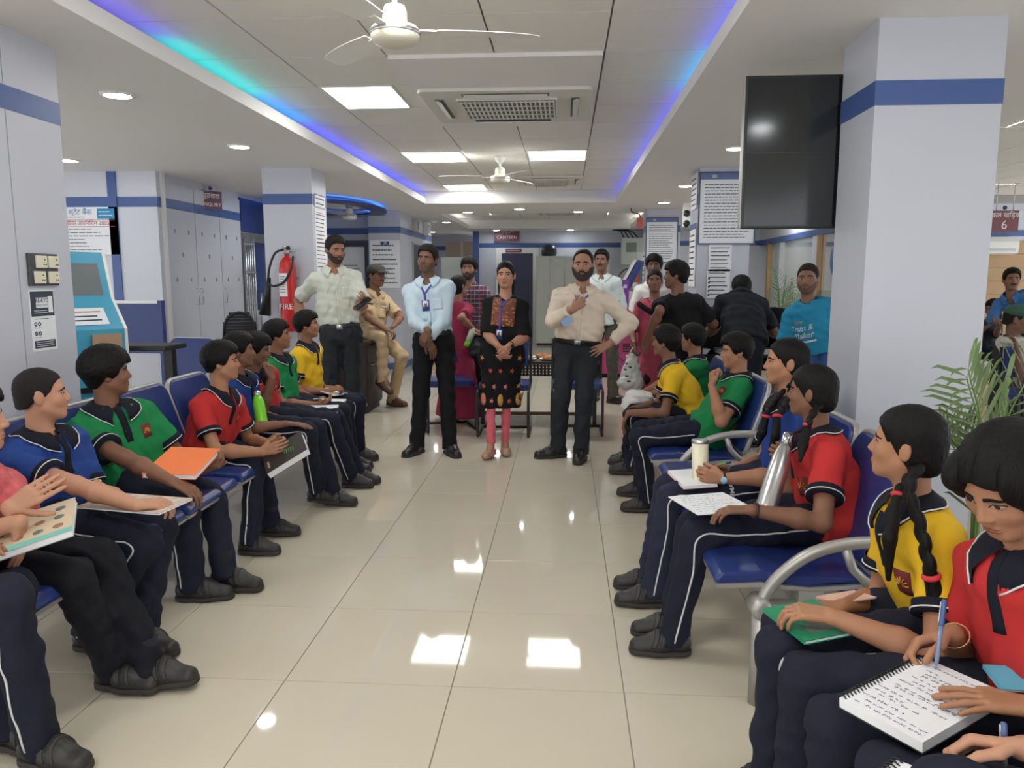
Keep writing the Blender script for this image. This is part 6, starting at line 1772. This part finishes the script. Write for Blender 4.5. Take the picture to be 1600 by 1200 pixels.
# right row
bottle('steel_bottle', 'tall steel flask held at the neck by the red shirted girl', W(1195,800,2.72), W(1233,678,2.90),
       [[(.030,0),(.036,.008),(.038,.04),(.038,.50),(.034,.66),(.024,.80),(.019,.86)],[(.019,.86),(.021,.87),(.021,.985),(.016,1.0)]], [M_steel, M_chrome], ['bottle_body','cap'])
t = bottle('cream_bottle', 'cream bottle with silver lid held by the blue shirted girl', W(1094,752,3.30), W(1094,686,3.32),
       [[(.030,0),(.034,.01),(.035,.05),(.035,.90)],[(.036,.90),(.037,.92),(.037,.985),(.033,1.0)]], [mat('bottle_cream', srgb(226,222,196), .4), M_steel], ['bottle_body','lid'])
notebook('notepad', 'white pad with pink edge on the lap of the blue shirted girl', W(1068,760,3.20), W(1122,756,3.22), W(1056,734,3.46), th=.014, cover=mat('pad_pink', srgb(214,160,160), .6))
notebook('writing_paper', 'sheets with faint writing on the lap of the red shirted girl', W(1090,804,2.64), W(1184,796,2.70), W(1076,773,2.92), th=.006, lines=9, seed=9, ink=mat('ink_faint', srgb(120,160,165), .8), cat='papers')
GBK = mat('book_green_cover', srgb(30,140,98), .45)
t, w, h = notebook('green_book', 'thin green book under the hands of the yellow shirted girl', W(1258,1003,1.76), W(1345,986,1.80), W(1222,946,1.96), th=.008, cover=GBK, cover_top=GBK, cat='book')
MB().box(w*.25,w*.8,h*.15,h*.40,.0022,.0028).build('grey_picture', mat('pic_grey', srgb(110,120,112), .6), t)
notebook('pink_sheet', 'pale pink sheet lying beyond the green book', W(1308,944,1.98), W(1370,934,2.00), W(1304,928,2.10), th=.004, cover_top=mat('sheet_pink', srgb(228,186,168), .7), cat='papers')
notebook('spiral_notebook', 'spiral notebook full of blue handwriting on the lap of the writing pupil', W(1309,1090,1.46), W(1442,1162,1.31), W(1414,1013,1.635), th=.022, lines=15, spiral=True, seed=5, cover=M_black)
notebook('spiral_notebook', 'blank spiral notebook at the lower right corner', W(1368,1212,1.24), W(1500,1262,1.13), W(1372,1176,1.305), th=.012, spiral=True, cover=M_black)
notebook('blue_folder', 'small light blue folder edge at the right picture border', W(1566,1078,1.44), W(1650,1082,1.43), W(1590,1042,1.52), th=.006, cover_top=mat('folder_blue', srgb(96,176,206), .5), cat='folder')
def pen(label, a, b, m):
    a, b = A(*a), A(*b); L_ = np.linalg.norm(b-a)
    t = thing('pen', label, 'pen', tuple(a)); t.rotation_mode = 'QUATERNION'; t.rotation_quaternion = Vector(b-a).to_track_quat('Z','Y')
    MB().lathe([(.0006,0),(.0022,.010),(.0042,.016),(.0045,.03),(.0045,L_*.62)], n=12).build('barrel', m, t)
    MB().lathe([(.0052,L_*.62),(.0055,L_*.64),(.0052,L_*.97),(.003,L_)], n=12).build('cap', mat('pen_cap', srgb(70,92,140), .3), t)
    MB().box(.005,.0066,-.0015,.0015,L_*.66,L_*.95).build('clip', M_steel, t)
pen('blue pen in the right hand of the writing pupil', W(1462,1046,1.54), W(1476,936,1.58), mat('pen_clear', srgb(120,135,170), .2))
pen('silver pen at the lower right corner', W(1571,1208,1.22), W(1568,1128,1.24), M_steel)
pen('lime green pen in the hand of the blue shirted girl', W(1120,727,3.34), W(1142,722,3.36), mat('pen_lime', srgb(130,200,50), .4))
t = thing('phone', 'dark phone held by the grey shirted man', 'phone', tuple(W(567,474,6.22))); t.rotation_euler = (rad(20),rad(-35),rad(30))
MB().cbox((0,0,0), .15,.074,.009, bev=.01).build('case', M_black, t); MB().cbox((0,0,.005), .142,.066,.001, bev=.008).build('glass', mat('phone_glass', srgb(30,32,36), .1), t)
# bags
def soft_bag(name, label, prims, m, h=.012, handle=None, seed=1, print_=None):
    G = Noisy(Grp(prims, .04, pad=9), .006, .07, seed)
    c = (np.array(G.lo)+np.array(G.hi))/2; o_ = A(c[0], c[1], G.lo[2])
    t = thing(name, label, 'bag', tuple(o_))
    link_mesh('bag_body', mesh_sdf(G, h, 'bag_body', o_), m, t)
    if handle: MB().tube([A(*p)-o_ for p in smooth_path(handle, 16)], .006, 6).build('handle', m, t)
    if print_: print_(t, G, o_)
    return t
PLAS = mat('plastic_white', srgb(214,214,210), .35, var=.06, vscale=12)
b0, b1 = W(985,600,7.35), W(988,560,7.35)
def bagprint(t, G, o_):
    for (u, v, w_) in ((978,582,.05),(988,578,.03),(982,592,.03),(985,600,.035),(980,572,.045)):
        p = W(u, v, 7.1)
        g_ = np.array([[p+A(x,0,z) for x in np.linspace(-w_/2,w_/2,3)] for z in (-.008,.008)])
        surf_grid(G, g_, A(0,-1,0), .002, 'print', M_ink, t, o_)
soft_bag('carrier_bag', 'white printed carrier bag hanging from the hand of the woman in pink', [(Cone(b0+A(0,0,.03), b1+A(0,0,.02), .055,.025, side=(1,0,0), ratio=2.0),0),(Cone(b0+A(-.06,0,0), b0+A(.06,0,0),.05,.05),.05)], PLAS, .012, [W(982,556,7.35), W(990,543,7.33), W(994,556,7.35)], 3, bagprint)
p = W(998,622,5.50)
soft_bag('plastic_bag', 'crumpled white plastic bag on the lap of the furthest right pupil', [(Ell(p, (.10,.09,.06)),0),(Ell(p+A(-.05,0,-.05),(.07,.07,.06)),.03)], PLAS, .010, None, 9)
# ---------------------------------------------------------------- police man on the desk corner
KHAKI = cloth_mat('khaki', (192,168,134))
J = rig(P=A(-2.20,8.42,.86), yaw=-48, s=1.03, hs=1.04, head=W(588,431,8.42), hyaw=-30, hpitch=-2, cyaw=-52, WR=W(602,514,8.12), WL=W(614,511,8.16),
        KR=W(597,527,8.12), AR=W(598,592,8.14), KL=W(628,556,8.25), AL=WZ(613,622,.09), poleR=A(-1,-.3,-.6), poleL=A(1,.2,-.5))
person('policeman in khaki uniform and dark cap sitting on the desk corner', J, skin=(132,94,74), hair='buzz', bulk=.005, moust=True, fullf=.003, shirtm=KHAKI, sleeve=.82, tuck=True, girth=1.14, belly=1.1, collar='shirt', belt=KHAKI,
       trm=KHAKI, shoes='formal', shoem=mat('brown_leather', srgb(96,66,50), .4), seed=41, hb=.007, hc=.012, pocket=True, fyR=-40, fyL=-25, fpR=-25, handR=dict(d=D(.8,-.2,-.3), curl=.6), handL=dict(d=D(-.6,-.3,-.3), curl=.6))
CAPM = mat('cap_dark', srgb(62,62,56), .8, var=.35, vscale=30)
on_head(J, 'cap', [(Ell((0,-.005,.065),(.090,.108,.062)),0), (Ell((0,.10,.045),(.065,.065,.010)),.012)], CAPM)
for sx in (-1,1):
    MB().tube([J['hw']((sx*.031+.022*math.cos(a), .100, .003+.017*math.sin(a)))-J['org'] for a in np.linspace(0,2*math.pi,14)[:-1]], .0022, 5, closed=True).build('spectacles', M_black, J['t'])
surf_line(J['SH'], np.array([J['SL']+J['crr']*.02+J['cff']*.2-J['up']*q for q in np.linspace(0,.14,6)]), J['cff'], .006, 'lanyard_cord', M_black, J['t'], J['org'])
surf_grid(J['SH'], J['front'](np.linspace(.05,.11,3), np.array([.115,.13])), J['cff'], .003, 'name_plate', M_black, J['t'], J['org'])
surf_grid(J['SH'], J['front'](np.linspace(-.12,-.05,3), np.array([.12,.135])), J['cff'], .003, 'name_plate', M_stripe, J['t'], J['org'])
# ---------------------------------------------------------------- kurta embroidery
r_ = random.Random(5); J = JW
EMB = [mat('emb_gold', srgb(188,132,66), .6), mat('emb_rust', srgb(170,72,52), .6), mat('emb_rose', srgb(196,110,96), .6)]
yk = surf_grid(J['SH'], J['front'](np.linspace(-.10,.10,9), np.linspace(.02,.26,9)), J['cff'], .003, 'embroidered_yoke', mat('yoke', srgb(112,66,46), .7, var=.75, vscale=70), J['shirt_o'], J['org'])
for q in range(70):
    u, v, w_ = r_.uniform(-.092,.092), r_.uniform(.03,.25), r_.uniform(.004,.009)
    if abs(u) < .02 and v < .1: continue
    surf_grid(J['SH'], J['front'](np.array([u-w_,u+w_]), np.array([v,v+w_*1.7])), J['cff'], .0045, 'embroidery', EMB[q % 3], J['shirt_o'], J['org'])
def motif(u, z, w, h_, k, J=J):
    c = A(J['P'][0]+u, J['P'][1]-.4, z)
    pts = []
    for q in range(10 if k else 11):
        a = 2*math.pi*q/10
        rr = 1. if k else (1. if q % 2 == 0 else .45)
        pts.append(c+A(w*rr*math.cos(a), 0, h_*rr*math.sin(a)))
    P_ = np.array([[c, p] for p in pts+[pts[0]]])
    surf_grid(J['SH'], P_, A(0,-1,0), .0035, 'embroidery', EMB[r_.randrange(3)], J['shirt_o'], J['org'])
for z, us, k in ((.80,(-.15,-.0,.15),0),(.70,(-.08,0,.09),0),(.575,(-.14,-.05,.04,.14),0),(.47,(-.14,.0,.14),1),(.46,(-.07,.07),0)):
    for u in us: motif(u, z, .020 if not k else .022, .024 if not k else .050, k)
lanyard(J, .045, -.05, .0, .10, .02, .29, LAN)
# badge held by the cream shirted man
p = W(886,502,5.80)
c = MB().cbox(p-JM3['org'], .085,.004,.055, R=Matrix.Rotation(rad(-35),3,'Y')).build('identity_card', mat('card_sky', srgb(130,160,200), .4), JM3['t'])
# ---------------------------------------------------------------- people in the background
def stander(label, P, yaw, s, head, hyaw, hs=None, WR=None, WL=None, AR=None, AL=None, rk=None, **kw):
    J = rig(P=P, yaw=yaw, s=s, hs=hs or s, head=head, hyaw=hyaw, WR=WR, WL=WL, AR=AR if AR is not None else A(P[0]+.0,P[1],.085)+A(math.sin(rad(yaw)),-math.cos(rad(yaw)),0)*.10, AL=AL if AL is not None else A(P[0],P[1],.085)-A(math.sin(rad(yaw)),-math.cos(rad(yaw)),0)*.10, **(rk or {}))
    d = dict(hb=.0075, hc=.013, shoes='formal', shoem=M_leather, collar='shirt', placket=False, tuck=False, trm=M_char)
    d.update(kw); person(label, J, **d); return J
# plaid shirt
pm = bpy.data.materials.new('plaid'); pm.use_nodes = True; nt = pm.node_tree; bs = nt.nodes['Principled BSDF']; bs.inputs['Roughness'].default_value = .85
tc = nt.nodes.new('ShaderNodeTexCoord'); sp = nt.nodes.new('ShaderNodeSeparateXYZ'); nt.links.new(tc.outputs['Object'], sp.inputs[0])
def wave(out, sc, lo):
    m1 = nt.nodes.new('ShaderNodeMath'); m1.operation = 'MULTIPLY'; m1.inputs[1].default_value = sc; nt.links.new(out, m1.inputs[0])
    m2 = nt.nodes.new('ShaderNodeMath'); m2.operation = 'SINE'; nt.links.new(m1.outputs[0], m2.inputs[0])
    m3 = nt.nodes.new('ShaderNodeMath'); m3.operation = 'GREATER_THAN'; m3.inputs[1].default_value = lo; nt.links.new(m2.outputs[0], m3.inputs[0]); return m3.outputs[0]
def mixc(fac, c, prev):
    mx = nt.nodes.new('ShaderNodeMix'); mx.data_type = 'RGBA'; nt.links.new(fac, mx.inputs[0])
    if isinstance(prev, tuple): mx.inputs[6].default_value = (*prev, 1)
    else: nt.links.new(prev, mx.inputs[6])
    mx.inputs[7].default_value = (*c, 1); return mx.outputs[2]
c0 = mixc(wave(sp.outputs[0], 75, .1), srgb(120,48,66), srgb(46,52,74)); c0 = mixc(wave(sp.outputs[2], 70, .3), srgb(60,64,84), c0)
c0 = mixc(wave(sp.outputs[2], 140, .93), srgb(190,150,150), c0); c0 = mixc(wave(sp.outputs[0], 150, .95), srgb(170,140,150), c0); nt.links.new(c0, bs.inputs['Base Color'])
Jp = stander('bearded man in plaid shirt standing behind the staff', A(-.98,8.05,.90), -95, .98, W(733,420,8.0), -98, hs=.98, skin=(150,110,90), hair='thick', bulk=.016, beard=(.004,True,M_beard), shirtm=pm, sleeve=1.9, seed=51, trm=M_blk)
MAG = cloth_mat('magenta_saree', (150,48,76)); 
Jq = rig(P=A(-1.06,7.62,.80), yaw=60, s=.88, hs=.9, head=W(717,447,7.60), hyaw=55, WR=W(742,516,7.42), WL=W(735,520,7.75), AR=A(-1.0,7.55,.09), AL=A(-1.12,7.65,.09))
person('woman in a magenta saree seen from behind, holding a green bottle', Jq, skin=(150,106,86), hair='woman', bulk=.010, shirt='kurta', kurta=(.06,.20,None), shirtm=MAG, sleeve=.7, collar=None, placket=False, trousers=False, shoes='flat', shoem=mat('beige_flats', srgb(176,140,120), .5), seed=52, hb=.0075, hc=.013, face=False,
       handR=dict(d=D(.8,-.2,-.2), curl=.5))
on_head(Jq, 'hair_bun', [(Ell((0,-.11,-.01),(.05,.04,.05)),0)], M_hair, .008)
bottle('small_green_bottle', 'pale bottle with green base in the hand of the magenta saree woman', W(729,541,7.38), W(740,512,7.38), [[(.025,0),(.03,.02),(.03,.3)],[(.0302,.3),(.0302,.85),(.015,.92),(.015,1.0)]], [mat('bottle_green', srgb(120,205,40), .35), mat('bottle_pale', srgb(205,220,190), .35)], ['base','bottle_body'])
p = W(748,546,7.42)
soft_bag('black_handbag', 'black handbag carried by the woman in the magenta saree', [(Ell(p, (.10,.06,.12)),0)], M_black, .014, [p+A(-.05,0,.10), p+A(-.02,0,.22), p+A(.05,0,.10)], 4)
stander('moustached man in pale shirt behind the cream shirted man', A(.47,9.15,.95), -95, 1.05, W(940,407,9.12), -105, skin=(130,94,76), hair='short', bulk=.007, moust=True, shirtm=cloth_mat('pale_mint_shirt',(200,212,212)), sleeve=1.9, seed=53, trm=cloth_mat('olive_trousers',(72,70,62)), AL=WZ(958,618,.09), fyL=-20)
PK = mat('pink_kurta', srgb(166,66,86), .8, var=.25, vscale=50)
Jk = rig(P=A(.90,7.55,.82), yaw=-100, s=.92, hs=.95, head=W(1023,439,7.52), hyaw=-97, WR=W(992,538,7.35), WL=W(1046,520,7.50), AR=A(.82,7.55,.09), AL=A(.98,7.55,.09))
person('woman in pink kurta with black scarf holding a carrier bag', Jk, skin=(128,90,76), hair='woman', bulk=.006, jaw=.94, nose=.95, kurta=(.36,.15,None), shirtm=PK, sleeve=.95, collar=None, placket=False, trm=M_blk, leg_r=.55, shoes='flat', shoem=M_leather, seed=54, hb=.0075, hc=.013,
       handR=dict(d=D(-.1,-.2,-1), n=D(1,0,0), curl=.8))
surf_grid(Jk['SH'], np.array([[Jk['SR']*(1-q)+(Jk['N']-Jk['up']*.18)*q+Jk['cff']*.3+Jk['up']*(w_+.03) for w_ in (-.03,0,.03)] for q in np.linspace(-.1,1,9)]), Jk['cff'], .008, 'scarf', M_blk, Jk['t'], Jk['org'])
MB().tube([q-Jk['org'] for q in ring_pts(Jk['WR'], nrm(Jk['WR']-Jk['ER']), .034, 18)], .006, 6, closed=True).build('bangle', mat('bangle_red', srgb(200,90,80), .4), Jk['t'])
stander('man in white shirt mostly hidden behind the woman in pink', A(.98,8.35,.95), -100, 1.02, W(1022,416,8.3), -100, skin=(112,82,68), hair='thick', bulk=.014, shirtm=cloth_mat('white_shirt',(214,214,210)), sleeve=.8, seed=55, trm=M_blk)
TEE = cloth_mat('black_tee', (22,22,25))
stander('young man in black tee shirt seen from behind, face turned left', A(1.02,6.70,.93), 75, 1.02, W(1056,430,6.62), 165, hs=.98, skin=(126,88,70), hair='thick', bulk=.012, shirtm=TEE, sleeve=.72, collar=None, neckcut=.03, seed=56, hb=.006, hc=.011, trm=M_blk,
        WL=W(1014,522,6.52), WR=W(1104,502,6.95), rk=dict(poleL=A(-.15,-1,-.2), poleR=A(.5,-1,-.5)))
stander('man in black polo bending over the counter, seen from behind', A(1.52,6.62,.93), 92, 1.05, W(1158,452,7.02), 92, hs=1.0, skin=(120,86,70), hair='short', bulk=.008, shirtm=cloth_mat('black_polo',(30,34,40)), sleeve=.8, seed=57, hb=.006, hc=.011, trm=cloth_mat('dark_navy_trousers',(30,33,42)),
        WL=W(1122,512,7.10), WR=W(1192,512,7.10), face=False, rk=dict(N=W(1158,462,6.92), poleL=A(-.5,-.2,-1), poleR=A(.5,-.2,-1)))
CYT = cloth_mat('cyan_tee', (40,134,172))
Jc = stander('man in bright blue printed tee shirt standing beside the big right pillar', A(2.06,6.35,.92), -118, 1.03, W(1262,436,6.30), -116, hs=1.04, skin=(136,100,82), hair='buzz', bulk=.006, beard=(.0018,True,M_stub), fullf=.004, shirtm=CYT, sleeve=.7, collar=None, neckcut=.026, girth=1.08, belly=.6, seed=58, hb=.006, hc=.011, trm=cloth_mat('blue_jeans',(60,90,140)))
def chest_text(J, body, size, u, v, m, shear=.35):
    me = text_mesh(body, size, shear=shear); n = len(me.vertices); co = np.empty(n*3); me.vertices.foreach_get('co', co); co = co.reshape(-1, 3)
    P_ = np.array([J['N']-J['up']*(v-c[1])*J['s']+J['crr']*(u-c[0])*(-1)*J['s']*-1*(-1)+J['cff']*.32 for c in co]) if False else np.array([J['N']-J['up']*(v-c[1])*J['s']-J['crr']*(c[0]-u)*J['s']+J['cff']*.32 for c in co])
    q = march(J['SH'], P_, J['cff']).astype(float); q = q+grad(J['SH'], q)*.003-J['org']
    me.vertices.foreach_set('co', q.ravel()); me.update(); me.materials.clear()
    link_mesh('shirt_writing', me, m, J['shirt_o'])
chest_text(Jc, 'Love', .045, .09, .115, mat('print_gold', srgb(196,150,90), .6))
chest_text(Jc, 'Trust &', .058, .07, .165, M_stripe)
chest_text(Jc, 'Maker', .064, .07, .222, M_stripe)
surf_grid(Jc['SH'], Jc['front'](np.linspace(-.02,.15,8), np.array([.268,.28])), Jc['cff'], .003, 'print_bar', M_stripe, Jc['shirt_o'], Jc['org'])
# far right office
stander('man in blue shirt leaning on the far right counter', A(5.35,9.1,.93), -110, 1.02, W(1581,437,8.85), -105, skin=(140,100,80), hair='short', bulk=.010, moust=True, shirtm=cloth_mat('mid_blue_shirt',(70,120,175)), sleeve=1.9, seed=59, hb=.009, hc=.015, WR=W(1556,500,8.6), WL=W(1600,500,8.6))
Jf = rig(P=A(5.15,9.9,.55), yaw=-60, s=.95, hs=.95, head=W(1551,482,9.8), hyaw=-150, hpitch=-15, AR=A(5.2,9.5,.09), AL=A(5.35,9.6,.09), WR=W(1540,512,9.5), WL=W(1560,514,9.5))
person('woman with long dark hair seated behind the far right counter', Jf, skin=(140,104,86), hair='woman', bulk=.014, shirtm=cloth_mat('dark_top',(40,42,56)), sleeve=.9, collar=None, placket=False, seed=60, hb=.009, hc=.015, shoes='formal')
on_head(Jf, 'hair_length', [(Ell((0,-.05,-.09),(.08,.06,.13)),0)], M_hair, .01)
Jg = rig(P=A(4.05,6.80,.55), yaw=15, s=1.0, hs=1.0, head=W(1590,499,6.72), hyaw=-30, hpitch=-6, cyaw=-5, AR=A(4.5,6.6,.09), AL=A(4.5,6.95,.09), WR=W(1590,552,6.5), WL=A(4.5,7.0,.75))
person('man in white shirt and green cap seated at far right', Jg, skin=(120,88,72), hair='buzz', bulk=.006, shirtm=cloth_mat('white_polo',(206,206,196)), sleeve=.7, collar='shirt', seed=61, hb=.0075, hc=.013, trm=M_blk, shoes='formal', cuffs=M_blk)
on_head(Jg, 'cap', [(Ell((0,-.005,.062),(.088,.106,.062)),0), (Ell((0,.11,.045),(.06,.065,.010)),.012)], mat('cap_green', srgb(56,92,76), .8))
Jh = rig(P=A(3.02,4.55,.55), yaw=30, s=1.0, hs=1.0, head=A(3.28,4.60,1.06), hyaw=40, AR=A(3.4,4.5,.09), AL=A(3.35,4.85,.09), WR=A(3.35,4.35,.66), WL=A(3.3,4.9,.66))
person('person in pale mint shirt bent forward at the right picture edge', Jh, skin=(130,94,76), hair='short', bulk=.01, shirtm=cloth_mat('mint_shirt',(178,208,206)), sleeve=.75, collar=None, placket=False, seed=62, hb=.009, hc=.013, trm=M_blk, shoes='formal', face=False)
visitor_chair('blue visitor chair under the person in mint at the right edge', (3.0,4.55,0), rad(-60))

# small logo on the thigh of the blue shirted girl's trousers
me = text_mesh('PUMA', .026, bold=.0005); n = len(me.vertices); co = np.empty(n*3); me.vertices.foreach_get('co', co); co = co.reshape(-1,3)
td_ = nrm(JB4['KL']-JB4['hipL']); c = JB4['hipL']+(JB4['KL']-JB4['hipL'])*.52; ay_ = nrm(A(0,0,1)-td_*td_[2]); ax_ = -td_
P_ = np.array([c+A(0,-.2,0)+ay_*(q[0]+.01)-ax_*q[1] for q in co])
q = march(JB4['TR'], P_, A(0,-1,0)).astype(float); q = q+grad(JB4['TR'], q)*.002-JB4['org']
me.vertices.foreach_set('co', q.ravel()); me.update(); me.materials.clear(); link_mesh('writing', me, M_stripe, JB4['trousers_o'])

# fine print, handwriting and the like stay joined
for o in bpy.data.objects:
    if o.name.split('.')[0] in ('print','handwriting','spiral_wire','cables','hanger','writing','shirt_writing','mesh_back','woven_apron','dark_field','rule_line','wire'):
        o['kind'] = 'stuff'
